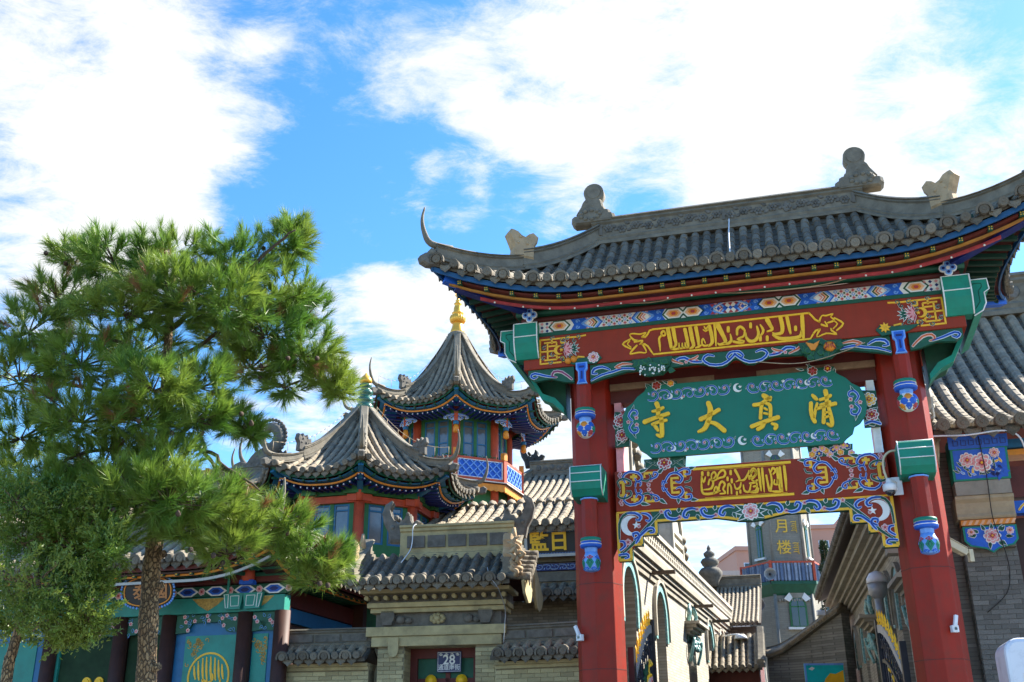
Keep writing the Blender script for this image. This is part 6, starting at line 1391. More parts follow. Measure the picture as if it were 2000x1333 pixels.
        for i in range(6):
            tt = .06 + .16 * i; y = -.78 + 1.13 * tt; z = 4.66 + .70 * (.8 * tt + .2 * tt * tt)
            mb = MB(); mb.tube([(xe, y, z + .05), (xe + .38 * sx, y, z + .02)], .07, 8); mb.build('verge_tile', tile, t)
            inst('eave_disc', DISC, t, frame_mat(Vector((xe + .40 * sx, y, z + .02)), Vector((0, -sx, 0)), Vector((sx, 0, -.1)).normalized(), Vector((0, 0, 1)), .075, .075, .075))
            if i < 5: inst('drip_tile', DRIP, t, frame_mat(Vector((xe + .38 * sx, y + .09, z + .0)), Vector((0, -sx, 0)), Vector((sx, 0, 0)), Vector((0, 0, 1)), .09, .09, .10))
    mb = MB(); mb.box(-1.2, 1.0, .6, .75, 3.6, 5.3); mb.build('rear_wall', stone, t)
    # number plate
    n = thing('house_number_plate', 'dark blue house number plate reading 28 above the gatehouse door', 'number plate', (0, 0, 0)); n.matrix_world = Matrix.Translation((-1.32, 20, 0)) @ Matrix.Rotation(R(-10), 4, 'Z') @ Matrix.Translation((.02, .44, 3.37))
    mb = MB(); mb.box(-.235, .235, 0, .015, -.19, .19); bd = mb.build('plate', M('enamel_blue', (.012, .018, .10), .35, .08, 3), n, bevel=.01)
    mb = MB(); mb.rstrip([(-.215, -.17), (.215, -.17), (.215, .17), (-.215, .17), (-.215, -.17)], .008, 0, .002, 0, 1, False); mb.build('plate_rim', white, bd)
    text_mesh('number', '28', .24, white, bd, Matrix.Translation((0, -.003, .03)) @ FRONT, .002, .004)
    text_mesh('street_name', '\u901a\u9053\u5357\u8857', .115, white, bd, Matrix.Translation((0, -.003, -.105)) @ FRONT, .002, .001, sx=.92)
    mb = MB()
    for x in (-.16, -.05, .06, .16): mb.rstrip([(x - .03, .135), (x, .15), (x + .03, .125), (x + .01, .115), (x - .02, .12)], .010, 0, .003, 0, 2); mb.rstrip([(x, .155), (x, .12)], .01, 0, .003, 0, 1)
    mb.build('script_line', white, bd)
gatehouse()
def capped_wall(name, label, loc, rot, x0, x1, zw, parts):
    t = thing(name, label, 'wall', loc, rot, 'tile-capped brick walls')
    mb = MB(); mb.box(x0, x1, 0, .35, 0, zw); w = mb.build('wall', mortart if parts else brickw, t)
    if parts:
        brick_field(w, x0, x1, zw - .62, zw - .02, -.010, .25, .075, .007, BRICK_T, .026)
        mb = MB(); mb.box(x0 + .5, x1 - .15, -.03, 0, zw - 2.0, zw - .30); mb.build('sunk_panel', stone, w)
    for i, (o, z0, z1) in enumerate(((.05, zw, zw + .06), (.10, zw + .063, zw + .12))):
        mb = MB(); mb.box(x0, x1, -o, .35 + o, z0, z1); mb.build('cornice_course', stone, t)
    f = Slope((x0, -.28), (x1, -.28), (x0, .12), (x1, .12), zw + .20, zw + .44, 0, 0, (.8, .2)); b = Slope((x1, .63), (x0, .63), (x1, .23), (x0, .23), zw + .20, zw + .44, 0, 0, (.8, .2))
    mb = MB(); deck_mesh(mb, f, 4, 3); deck_mesh(mb, b, 4, 3); dk = mb.build('cap_roof', [pan, carve], t)
    tile_slope(dk, f, .205, .072, .26, hoods=True, jit=.006); tile_slope(dk, b, .205, .072, .26, rows=False, discs=False)
    mb = MB(); mb.sweep([(x0, .175, zw + .40), (x1, .175, zw + .40)], RP(.24, .38)); rg = mb.build('cap_ridge', ridgem, t)
    mb = MB()
    k = int((x1 - x0) / .45)
    for i in range(k): a = x0 + .06 + (x1 - x0 - .1) * i / k; mb.box(a, a + (x1 - x0) / k - .08, .06, .088, zw + .53, zw + .66)
    mb.build('ridge_panels', carve, rg)
    return t
capped_wall('garden_wall', 'low tan brick wall with tiled cap left of the gatehouse', (-1.32, 20.0, 0), -10, -3.1, -1.40, 3.22, True)
capped_wall('garden_wall', 'tan brick wall with tiled cap between the gatehouse and the red pillar', (-.22, 19.75, 0), -22, -.12, 2.12, 3.18, True)
def plaque_hall():
    t = thing('tiled_hall', 'hall with sunlit grey tile rows and a black plaque under its eave', 'hall', (.93, 25.9, 0), -12)
    dk, f, b = gable_roof(t, (-4.15, 1.75), -.55, 1.7, 6.98, 8.02, .265, .10, (.75, .25), .3)
    mb = MB(); mb.box(-4.0, 1.6, .1, .4, 0, 6.95); mb.build('wall', brickw, t)
    for z0, z1, y, mt, nm in ((6.84, 6.93, -.2, brown, 'purlin'), (6.18, 6.32, -.02, ridgem, 'beam'), (5.98, 6.15, .0, dblue, 'painted_beam'), (5.72, 5.95, .02, ridgem, 'beam')):
        mb = MB(); mb.box(-4.0, 1.62, y, .15, z0, z1); mb.build(nm, mt, t)
    mb = MB(); vine(mb, -1.2, 1.6, 6.065, .13, 0, 14, .008, .02, False, LB_, 9); mb.build('painted_scroll', PAL, t)
    p = Slope((-1.6, -.75), (1.7, -.75), (-1.6, .1), (1.7, .1), 5.28, 5.62, 0, 0, (.8, .2)); mb = MB(); deck_mesh(mb, p, 4, 3); d2 = mb.build('porch_roof', [pan, brown], t); tile_slope(d2, p, .24, .085, .3, hoods=True, jit=.006)
    # verge at the left end, roll along the top
    for x in (-4.1,):
        pts = [tuple(f.P(-f.L + .04, k / 8) + Vector((0, 0, .02))) for k in range(9)]; mb = MB(); mb.sweep(pts, RP(.22, .26)); mb.build('verge_ridge', ridgem, t)
    for i in range(35):
        u = -f.L + .13 + .265 * i
        if u < f.L: mb = MB(); mb.tube(curve3([tuple(f.P(u, .97) + Vector((0, 0, .05))), tuple(f.P(u, 1) + Vector((0, .05, .11))), tuple(f.P(u, 1) + Vector((0, .22, .10)))], 3), .115, 8); mb.build('ridge_cap_tile', tileb, t)
    q = thing('black_plaque', 'black framed plaque with two gold characters under sunlit tile rows', 'plaque', (0, 0, 0)); q.matrix_world = Matrix.Translation((.93, 25.9, 0)) @ Matrix.Rotation(R(-12), 4, 'Z') @ Matrix.Translation((.62, -.32, 6.60)) @ Matrix.Rotation(R(6), 4, 'X')
    w, h = 1.22, .34
    mb = MB(); mb.box(-w, w, 0, .05, -h, h); bd = mb.build('board', black, q)
    for (a, b_, c, d) in ((-w, w, h - .07, h), (-w, w, -h, -h + .07), (-w, -w + .07, -h + .07, h - .07), (w - .07, w, -h + .07, h - .07)):
        mb = MB(); mb.box(a, b_, -.03, 0, c, d); mb.build('frame', greypl, bd)
    mb = MB()
    for i in range(60):
        x = -w + .09 + (2 * w - .18) * i / 59
        for z in (h - .085, -h + .085): mb.ball((x, -.012, z), .012, n=5, k=3)
    mb.build('beading', lblue, bd)
    for ch, x in (('\u65e5', -.36), ('\u76e3', -.86)): text_mesh('character', ch, .50, gold, bd, Matrix.Translation((x + (.0), -.012, 0)) @ FRONT, .012, .012)
plaque_hall()
def rear_hall():
    t = thing('rear_hall', 'large hall roof with carved ridge and black dragon behind the red pillar', 'hall', (.64, 40.0, 0), -12)
    f = Slope((-3.2, -5.2), (4.4, -5.2), (0.1, 0), (4.4, 0), 9.55, 12.0, 0, 0, (.72, .28)); b = Slope((4.4, 5.2), (-3.2, 5.2), (4.4, 0), (.1, 0), 9.55, 12.0, 0, 0, (.72, .28))
    # the left verge leans outwards, so clip rows by the verge only
    L = f.L
    f = Slope((-2.2, -5.2), (4.4, -5.2), (-2.2, 0), (4.4, 0), 9.55, 12.0, 0, 0, (.72, .28)); b = Slope((4.4, 5.2), (-2.2, 5.2), (4.4, 0), (-2.2, 0), 9.55, 12.0, 0, 0, (.72, .28))
    f.tmax = lambda u, s=f: max(.02, min(1.0, (u + s.L) / 2.3 + .05))
    mb = MB(); deck_mesh(mb, f, 30, 8); deck_mesh(mb, b, 6, 8); dk = mb.build('roof', [pan, brown], t)
    tile_slope(dk, f, .26, .095, .36, discs=True); tile_slope(dk, b, .26, .095, .36, rows=False, discs=False)
    mb = MB(); mb.sweep([(.05, 0, 11.95), (4.4, 0, 11.95)], RP(.32, .66)); rd = mb.build('main_ridge', ridgem, t)
    mb = MB(); rr = random.Random(4)
    for i in range(15): x = .4 + .27 * i; mb.ball((x, -.13, 12.27 + .03 * (-1) ** i), .10, .05, .12, 7, 5)
    mb.build('ridge_carving', carve, rd)
    mb = MB(); chiwen(mb, (.05, 0, 12.35), (-1, 0), .82, .22); mb.build('ridge_dragon', black, t)
    pts = [tuple(Vector((-2.2 + 2.3 * k / 8, -5.2 + 5.2 * k / 8, 9.55 + 2.45 * (.72 * k / 8 + .28 * k * k / 64))) + Vector((0, 0, .02))) for k in range(9)]
    mb = MB(); mb.sweep(pts, RP(.26, .3)); mb.build('verge_ridge', ridgem, t)
    mb = MB(); mb.box(-1.5, 4.2, -4.4, 4.4, 0, 9.5); mb.build('wall', brickg, t)
rear_hall()
def west_hall():
    t = thing('west_hall', 'gabled hall with big curled dragon on its ridge end beside the small pavilion', 'hall', (-6.30, 26.0, 0), -15)
    dk, f, b = gable_roof(t, (-9, 0), -3.0, 0, 6.5, 8.25, .25, .09, (.6, .4), .34, back=True)
    mb = MB(); mb.sweep([(-9, 0, 8.18), (.02, 0, 8.18)], RP(.30, .52)); rd = mb.build('main_ridge', ridgem, t)
    for sg in (-1, 1):
        sf = f if sg < 0 else b; u = (sf.L - .05) * (1 if sg < 0 else -1)
        pts = [tuple(sf.P(u, k / 10) + Vector((0, 0, .03))) for k in range(11)]; mb = MB(); mb.sweep(pts, RP(.30, .34)); mb.build('verge_ridge', ridgem, t)
        for i in range(9):
            p = sf.P(u, .08 + .1 * i); inst('eave_disc', DISC, t, frame_mat(p + Vector((.24, 0, .0)), Vector((0, -1, 0)), Vector((1, 0, -.1)).normalized(), Vector((0, 0, 1)), .09, .09, .09))
    mb = MB(); mb.prism([(-2.7, 0), (2.7, 0), (2.7, 6.5), (0, 8.2), (-2.7, 6.5)], -.35, -.2, 0, 'yz'); mb.build('gable_wall', brickgy, t)
    mb = MB(); mb.box(-9, -.35, -2.4, 2.4, 0, 6.4); mb.build('wall', brickg, t)
    # dragon: body, toothed ring tail, horn
    mb = MB(); c = Vector((.02, 0, 9.45)); ring = [tuple(c + Vector((.30 * math.cos(R(a)) * (1 - .0009 * (a + 100)), 0, .34 * math.sin(R(a)) * (1 - .0009 * (a + 100))))) for a in range(-100, 281, 20)]
    mb.tube(ring, [.20 - .13 * i / (len(ring) - 1) for i in range(len(ring))], 8)
    for a in range(-60, 220, 12):
        d = Vector((math.cos(R(a)), 0, math.sin(R(a)))); p = c + Vector((d.x * .45, 0, d.z * .48)); mb.ball(tuple(p), .055, n=6, k=4)
    slab(mb, [(-.52, -.1), (-.55, .3), (-.42, .5), (-.3, .62), (-.1, .72), (.15, .7), (.34, .5), (.4, .1), (.36, -.1)], (-.02, 0, 8.45), (1, 0), 1.0, .28)
    mb.build('ridge_dragon', carve, t)
    mb = MB(); horn(mb, (-.55, 0, 8.75), (-1, 0), .75, .09, .0); slab(mb, [(-.5, 0), (-.45, .2), (-.2, .3), (.1, .2), (.2, 0)], (-.6, 0, 8.65), (1, 0), .7, .18); mb.build('ridge_horn', carve, t)
    mb = MB(); slab(mb, [(-.16, 0), (-.2, .3), (-.1, .5), (.1, .46), (.2, .2), (.16, 0)], (.0, -2.2, 7.2), (0, -1), 1, .2); mb.build('verge_beast', carvet, t)
west_hall()
# ------------------------------------------------------------------ the alley behind the gate
alleyb = MB_brick('pale_brick_wall', (.40, .375, .31), (.30, .275, .22), .27, .068, contrast=.14, dirt=(.16, .13, .09), damt=.45)
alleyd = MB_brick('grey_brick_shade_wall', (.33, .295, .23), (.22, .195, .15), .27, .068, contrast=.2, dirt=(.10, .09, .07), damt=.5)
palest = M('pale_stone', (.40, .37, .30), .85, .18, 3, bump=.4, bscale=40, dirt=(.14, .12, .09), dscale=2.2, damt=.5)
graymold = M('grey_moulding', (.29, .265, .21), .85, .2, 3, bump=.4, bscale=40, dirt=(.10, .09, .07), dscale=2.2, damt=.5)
jade = M('jade_glazed_carving', (.16, .36, .36), .45, .5, 22, dirt=(.65, .68, .66), dscale=16, damt=.9)
def wall_with_openings(x0, x1, z0, z1, th, ops):
    """wall facing -y pierced by round-headed openings (xc, half width, sill, spring)"""
    mb = MB(); x = x0
    for (xc, hw, zs, zp) in sorted(ops):
        mb.box(x, xc - hw, 0, th, z0, z1)
        if zs > z0: mb.box(xc - hw, xc + hw, 0, th, z0, zs)
        n = 8; arc = [(xc + hw * math.cos(PI * i / n), zp + hw * math.sin(PI * i / n)) for i in range(n + 1)]
        for i in range(n):
            (a, b), (c, d) = arc[i], arc[i + 1]
            mb.prism([(a, b), (a, z1), (c, z1), (c, d)], 0, th)
        x = xc + hw
    mb.box(x, x1, 0, th, z0, z1)
    return mb
def arch_band(mb, xc, r0, r1, zp, y, th, legs=.35, mi=0):
    n = 12; o = [(xc + r1 * math.cos(PI * i / n), zp + r1 * math.sin(PI * i / n)) for i in range(n + 1)]; q = [(xc + r0 * math.cos(PI * i / n), zp + r0 * math.sin(PI * i / n)) for i in range(n + 1)]
    for i in range(n): mb.rpoly([o[i], o[i + 1], q[i + 1], q[i]], y, th, mi)
    for s in (-1, 1): mb.rrect(*sorted((xc + s * r0, xc + s * r1)), zp - legs, zp, y, th, mi)
def alley_side(t, x0, x1, ops, hoods, zc, mat, mold, scale=1):
    mb = wall_with_openings(x0, x1, 0, zc, .38, [(x, hw, zs, zp) for (x, hw, zs, zp, d) in ops]); wl = mb.build('wall', mat, t)
    for (x, hw, zs, zp, dec) in ops:
        mb = MB(); mb.box(x - hw, x + hw, .26, .30, zs, zp + hw); wd = mb.build('window', dkglass, t)
        mb = MB(); mb.box(x - .03, x + .03, .22, .26, zs, zp + hw * .98); mb.box(x - hw, x + hw, .22, .26, zp - .06, zp + .02)
        for k in range(4): mb.box(x - hw, x + hw, .23, .26, zs + (zp - zs) * (k + .5) / 4.5, zs + (zp - zs) * (k + .5) / 4.5 + .04)
        mb.build('frame', M_brownframe, wd)
        mb = MB(); arch_band(mb, x, hw + .01, hw + .20, zp, 0, .05, .55); mb.build('arch_trim', jade if dec else palest, wd)
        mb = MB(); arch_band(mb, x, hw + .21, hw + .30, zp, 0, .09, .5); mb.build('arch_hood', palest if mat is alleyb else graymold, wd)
    for (x, hw, zs, zt) in hoods:
        mb = MB(); mb.box(x - hw, x + hw, -.02, .0, zs, zt); hd = mb.build('window', dkglass, t)
        mb = MB()
        for i, (o, a, b) in enumerate(((.10, 0, .08), (.2, .08, .16), (.3, .16, .24), (.4, .24, .32))): mb.box(x - hw - o * .6, x + hw + o * .6, -o, 0, zt + a, zt + b - .002)
        mb.build('window_hood', palest if mat is alleyb else graymold, hd)
        mb = MB(); rr = random.Random(int(x * 10))
        for k in range(16): mb.ball((x + rr.uniform(-hw, hw), -.12, zt - .22 + rr.uniform(-.16, .2)), rr.uniform(.06, .10), .07, .08, 6, 4)
        for s in (-1, 1):
            mb.tube(curve3([(x + s * (hw + .02), -.05, zt - .7), (x + s * (hw + .08), -.14, zt - .4), (x + s * hw, -.2, zt - .1)], 3), [.04] * 7, 6)
            mb.tube(curve3([(x + s * hw * .6, -.02, zt + .34), (x + s * hw * .9, -.1, zt + .55), (x + s * hw * .5, -.06, zt + .8)], 3), [.06] * 7, 6)
        mb.build('jade_carving', jade, hd)
M_brownframe = M('brown_window_frame', (.10, .07, .045), .6, .2, 6)
def alley_left():
    t = thing('alley_building', 'sunlit pale brick building with arched windows and pierced parapet behind the left pillar', 'building', (1.508, 19.323, 0), 71.8)
    ops = [(2.75, .62, 2.2, 4.75, True), (6.15, .58, 2.2, 4.75, True), (14.0, .55, 2.2, 4.85, True), (16.6, .5, 2.2, 4.85, True)]
    alley_side(t, 1.5, 18.7, ops, [(10.5, .62, 2.2, 4.75)], 5.70, alleyb, palest)
    for (o, a, b) in ((.05, 5.45, 5.58), (.09, 5.58, 5.66), (.14, 5.70, 5.80), (.20, 5.80, 5.95)):
        mb = MB(); mb.box(1.45, 18.75, -o, .38 if b > 5.69 else -.001, a + .001, b - .001); mb.build('cornice_course', graymold, t)
    mb = MB(); mb.box(1.45, 18.75, -.16, .38, 5.951, 6.12); mb.build('parapet_base', palest, t)
    # pierced parapet: two rows of openings
    for (a, b) in ((6.121, 6.165), (6.255, 6.295), (6.385, 6.425)):
        mb = MB(); mb.box(1.5, 18.7, -.20, .0, a, b); mb.build('parapet_rail', palest, t)
    pm = MB(); pm.box(-.055, .055, -.195, -.005, 0, .09); pme = mesh_of(pm, 'parapet_block', palest)
    for r, z in enumerate((6.165, 6.295)):
        for i in range(6, 75): inst('parapet_block', pme, t, Matrix.Translation((.08 + .25 * i + (.125 if r else 0), 0, z)))
    mb = MB(); mb.box(1.5, 18.7, .1, .16, 6.13, 6.42); mb.build('parapet_shade', M('shadow_board', (.09, .085, .07), .9, .2, 4), t)  # dark sheet added as painted shade behind the parapet openings
    mb = MB(); mb.box(1.45, 18.75, -.24, .38, 6.426, 6.53); mb.build('coping', palest, t)
    # timber spouts
    for x in (5.0, 10.9, 14.4): mb = MB(); mb.box(x - .05, x + .05, -.62, .0, 5.55, 5.63); mb.build('water_spout', M_brownframe, t)
    # gables standing up behind the parapet
    mb = MB(); mb.prism([(5.4, 6.4), (5.4, 9.6), (6.3, 9.8), (6.5, 9.0), (8.9, 6.4)], .5, .9, 0); g1 = mb.build('gable', palest, t)
    mb = MB()
    for i in range(11): inst('eave_disc', DISC, t, frame_mat(Vector((6.4 + .25 * i, .42, 9.15 - .27 * i)), Vector((.68, 0, -.73)), Vector((.73, 0, .68)), Vector((0, 1, 0)), .11, .12, .11))
    mb = MB(); mb.rstrip([(6.45, 9.0), (8.8, 6.5)], .14, .5, .08, 0, 1, False); mb.rstrip([(6.0, 9.4), (6.0, 6.6)], .1, .5, .06, 0, 1, False); mb.build('gable_band', graymold, g1)
    n = 10; o = [(12.2 + .95 * math.cos(PI * i / n), 7.9 + .9 * math.sin(PI * i / n)) for i in range(n + 1)]
    mb = MB(); mb.prism([(13.15, 6.4)] + o + [(11.25, 6.4)], .5, .85, 0); g2 = mb.build('gable', palest, t)
    mb = MB(); arch_band(mb, 12.2, .75, .92, 7.9, .5, .08, 1.3)
    for k in range(5): mb.rrect(11.5, 12.9, 6.7 + .28 * k, 6.84 + .28 * k, .5, .07)
    mb.build('gable_band', palest, g2)
    for i in range(8): inst('eave_disc', DISC, t, frame_mat(Vector((13.2 + .14 * i, .45, 7.9 - .22 * i)), Vector((.5, 0, -.86)), Vector((.86, 0, .5)), Vector((0, 1, 0)), .11, .12, .11))
    mb = MB(); mb.box(2.5, 18.7, .382, .60, 0, 6.3); mb.build('body', graymold, t)
alley_left()
def alley_right():
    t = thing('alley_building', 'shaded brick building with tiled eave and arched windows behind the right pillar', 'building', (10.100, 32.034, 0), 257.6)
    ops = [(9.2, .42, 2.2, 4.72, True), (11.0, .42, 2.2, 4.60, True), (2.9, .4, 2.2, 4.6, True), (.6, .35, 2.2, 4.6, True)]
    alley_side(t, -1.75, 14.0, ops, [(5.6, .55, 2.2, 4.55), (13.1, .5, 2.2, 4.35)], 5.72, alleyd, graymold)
    for i, (o, a, b) in enumerate(((.08, 5.62, 5.70), (.16, 5.72, 5.82), (.26, 5.82, 5.90), (.36, 5.90, 6.0), (.50, 6.0, 6.12), (.62, 6.12, 6.22))):
        mb = MB(); mb.box(-1.8, 14.0, -o, .38 if a > 5.71 else -.001, a + .001, b - .001); mb.build('cornice_course', graymold, t)
    f = Slope((-1.8, -.78), (14.0, -.78), (-1.8, .6), (14.0, .6), 6.36, 7.0, 0, 0, (.7, .3)); mb = MB(); deck_mesh(mb, f, 6, 6); dk = mb.build('roof', [pan, brown], t)
    tile_slope(dk, f, .25, .085, .34, rows=False, hoods=False)
    mb = MB(); mb.box(-1.75, 12.0, .38, 1.5, 0, 6.2); mb.build('body', graymold, t)
    mb = MB(); mb.box(13.55, 13.9, -.5, -.01, 5.0, 5.8); mb.build('bracket', graymold, t)
    mb = MB(); mb.box(12.0, 12.4, -.12, -.005, 4.55, 4.95); mb.build('pale_tablet', palest, t)
    d = thing('vent_duct', 'grey metal vent duct with domed hood standing against the shaded alley wall', 'duct', (0, 0, 0)); d.matrix_world = Matrix.Translation((10.100, 32.034, 0)) @ Matrix.Rotation(R(257.6), 4, 'Z') @ Matrix.Translation((10.3, -.34, 0))
    mb = MB(); mb.lathe([(.09, 2.2), (.09, 4.75)], 12); mb.build('pipe', greypl, d)
    mb = MB(); mb.lathe([(.09, 4.70), (.19, 4.80), (.20, 5.02)], 14); mb.build('collar', greypl, d)
    mb = MB(); mb.lathe([(.215, 5.02), (.205, 5.12), (.14, 5.22), (.03, 5.27)], 14); mb.build('hood', M('sunlit_zinc', (.80, .81, .84), .4, .05, 5), d)  # hood colour lightened to paint in sunlight on the dome
alley_right()
slate = M('faded_blue_paint', (.24, .29, .38), .6, .2, 5)
slate2 = M('faded_deep_blue_paint', (.10, .15, .25), .6, .2, 5)
minb = MB_brick('minaret_brick', (.25, .232, .185), (.20, .185, .15), .26, .074, contrast=.08, axis='xyz', dirt=(.15, .135, .105), damt=.5)
def minaret():
    t = thing('minaret', 'grey brick hexagonal minaret with blue balcony seen through the gate', 'tower', (11.48, 45.0, -.35), 0)
    def hexp(r, z): return [(r * math.cos(R(60 * k)), r * math.sin(R(60 * k)), z) for k in range(6)]
    for (r0, r1, z0, z1, nm) in ((1.62, 1.50, 0, 8.5, 'lower_shaft'), (1.34, 1.28, 8.8, 15.2, 'upper_shaft')):
        mb = MB(); mb.lathe([(r0, z0), (r1, z1)], 6, smooth=False); mb.build(nm, minb, t)
        mb = MB()
        for k in range(6):
            a, b = R(60 * k), R(60 * k); mb.tube([(r0 * math.cos(a), r0 * math.sin(a), z0), (r1 * math.cos(a), r1 * math.sin(a), z1)], .07, 6)
        mb.build('corner_rib', M('grey_rib', (.22, .21, .18), .85, .2, 4), t)
    mb = MB(); mb.lathe([(1.5, 8.25), (1.62, 8.35), (1.80, 8.64), (1.84, 8.68), (1.84, 8.80), (1.3, 8.80)], 6, smooth=False); mb.build('balcony_floor', dgreen, t)
    for i in range(9): pass
    rb = 1.78
    for k in range(6):
        a = Vector((rb * math.cos(R(60 * k)), rb * math.sin(R(60 * k)))); b = Vector((rb * math.cos(R(60 * k + 60)), rb * math.sin(R(60 * k + 60))))
        mb = MB(); mb.box(a.x - .05, a.x + .05, a.y - .05, a.y + .05, 8.82, 9.64); mb.build('railing_post', orange_red, t)
        mb = MB(); mb.bar((a.x, a.y, 9.58), (b.x, b.y, 9.58), .07, .07); mb.build('railing', orange_red, t)
        for i in range(1, 12):
            p = a + (b - a) * (i / 12); mb = MB()
            mb.bar((p.x, p.y, 8.82), (p.x, p.y, 9.55), .05, .10 if i % 2 else .05); mb.build('baluster', slate if i % 3 else slate2, t)
        mb = MB(); q0, q1 = a * .97, b * .97; mb.bar((q0.x, q0.y, 9.16), (q1.x, q1.y, 9.16), .01, .62); mb.build('railing_board', M('slate_blue', (.17, .21, .28), .6, .2, 5), t)
    def win(face, r, x, z0, zp, hw, nm='window'):
        m = Matrix.Rotation(R(face + 90), 4, 'Z') @ Matrix.Translation((x, -r, 0))
        mb = MB(); n = 8; out = [(-hw, z0), (hw, z0)] + [(hw * math.cos(PI * i / n), zp + hw * math.sin(PI * i / n)) for i in range(n + 1)]
        mb.rpoly(out, 0, .02, 0); w = mb.build(nm, mgreen, t); w.matrix_local = m
        mb = MB(); mb.rpoly([(a * .78, z0 + .05 + (b - z0) * .93) for a, b in out], -.02, .012, 0); mb.build('pane', dkglass, w)
        mb = MB(); mb.rrect(-.015, .015, z0 + .05, zp + hw * .8, -.032, .012); mb.rrect(-hw * .78, hw * .78, zp - .05, zp, -.032, .012); mb.build('bar', mgreen, w)
        mb = MB(); mb.box(-hw - .12, hw + .12, -.12, 0, z0 - .09, z0); mb.build('sill', white, w)
        for s in (-1, 1):
            c0 = R(28); pts = [(s * (hw + .02) * math.cos(c0), zp + hw * math.sin(c0)), (s * (hw + .26) * math.cos(c0), zp + (hw + .26) * math.sin(c0)), (s * (hw + .26) * math.cos(R(60)), zp + (hw + .26) * math.sin(R(60))), (s * (hw + .02) * math.cos(R(60)), zp + (hw + .02) * math.sin(R(60)))]
            mb = MB(); mb.rpoly(pts, 0, .07); mb.build('arch_stone', white, w)
        mb = MB(); mb.rpoly([((hw + a) * math.cos(R(b)), zp + (hw + a) * math.sin(R(b))) for a, b in ((.02, 60), (.26, 60), (.28, 90), (.26, 120), (.02, 120))], 0, .05); mb.build('keystone', graymold, w)
    win(-90, 1.345, .12, 6.98, 7.82, .36)
    for f in (-30, -150): win(f, 1.155, 0, 9.9, 11.15, .18)
    win(-90, 1.125, -.12, 13.55, 14.05, .22)
    win(-90, 1.16, 0, 9.0, 9.3, .01) if False else None
    m = Matrix.Translation((0, -1.16, 0))
    gl_ = M('dull_gold', (.80, .48, .05), .5, .12, 8)
    for ch, z in (('\u671b', 12.0), ('\u6708', 11.12), ('\u697c', 10.22)): text_mesh('character', ch, .62, gl_, t, Matrix.Translation((-.14, -1.165, z)) @ FRONT, .012, .006)
    mb = MB()
    for z in (11.95, 11.1, 10.2):
        for k in range(5): mb.rstrip([(.24 + .05 * (k % 2), z + .22 - .09 * k), (.36, z + .24 - .09 * k), (.46, z + .2 - .09 * k)], .03, -1.165, .012, 0, 2)
        mb.rstrip([(.46, z + .26), (.44, z), (.46, z - .22)], .025, -1.165, .012, 0, 2)
    mb.build('script_column', gl_, t)
    mb = MB(); mb.lathe([(1.7, 15.2), (1.2, 15.5), (.6, 16.0), (.12, 16.4), (.05, 16.5)], 6, smooth=False); mb.build('cap_roof', pan, t)
    mb = MB()
    for i in range(13): mb.box(-.62 + .1 * i, -.56 + .1 * i, -1.40, -1.30, 8.0 + .03 * (i % 2), 8.1 + .03 * (i % 2))
    mb.build('brick_band', graymold, t)
minaret()
def speaker(label, loc, rz):
    s = thing('loudspeaker', label, 'loudspeaker', loc, rz, 'grey horn loudspeakers')
    mb = MB(); pr = [(.05, 0), (.07, .12), (.13, .22), (.24, .30), (.25, .31), (.235, .30), (.12, .20), (.06, .14)]; mb.lathe(pr, 16); h = mb.build('horn', greypl, s); h.matrix_local = Matrix.Rotation(R(90), 4, 'X')
    mb = MB(); mb.lathe([(.055, .20), (.05, .30), (.01, .33)], 12); q = mb.build('horn_core', dkmetal, s); q.matrix_local = Matrix.Rotation(R(90), 4, 'X')
    mb = MB(); mb.lathe([(.08, -.14), (.08, .02)], 12); q = mb.build('driver', dkmetal, s); q.matrix_local = Matrix.Rotation(R(90), 4, 'X')
    mb = MB(); mb.box(-.02, .02, -.02, .02, -.35, -.02); mb.build('bracket', dkmetal, s)
speaker('grey horn loudspeaker on the blue minaret balcony', (10.42, 43.0, 8.62), -10)
speaker('grey horn loudspeaker at the corner of the low tiled roof left of the minaret', (9.05, 39.6, 6.95), -10)
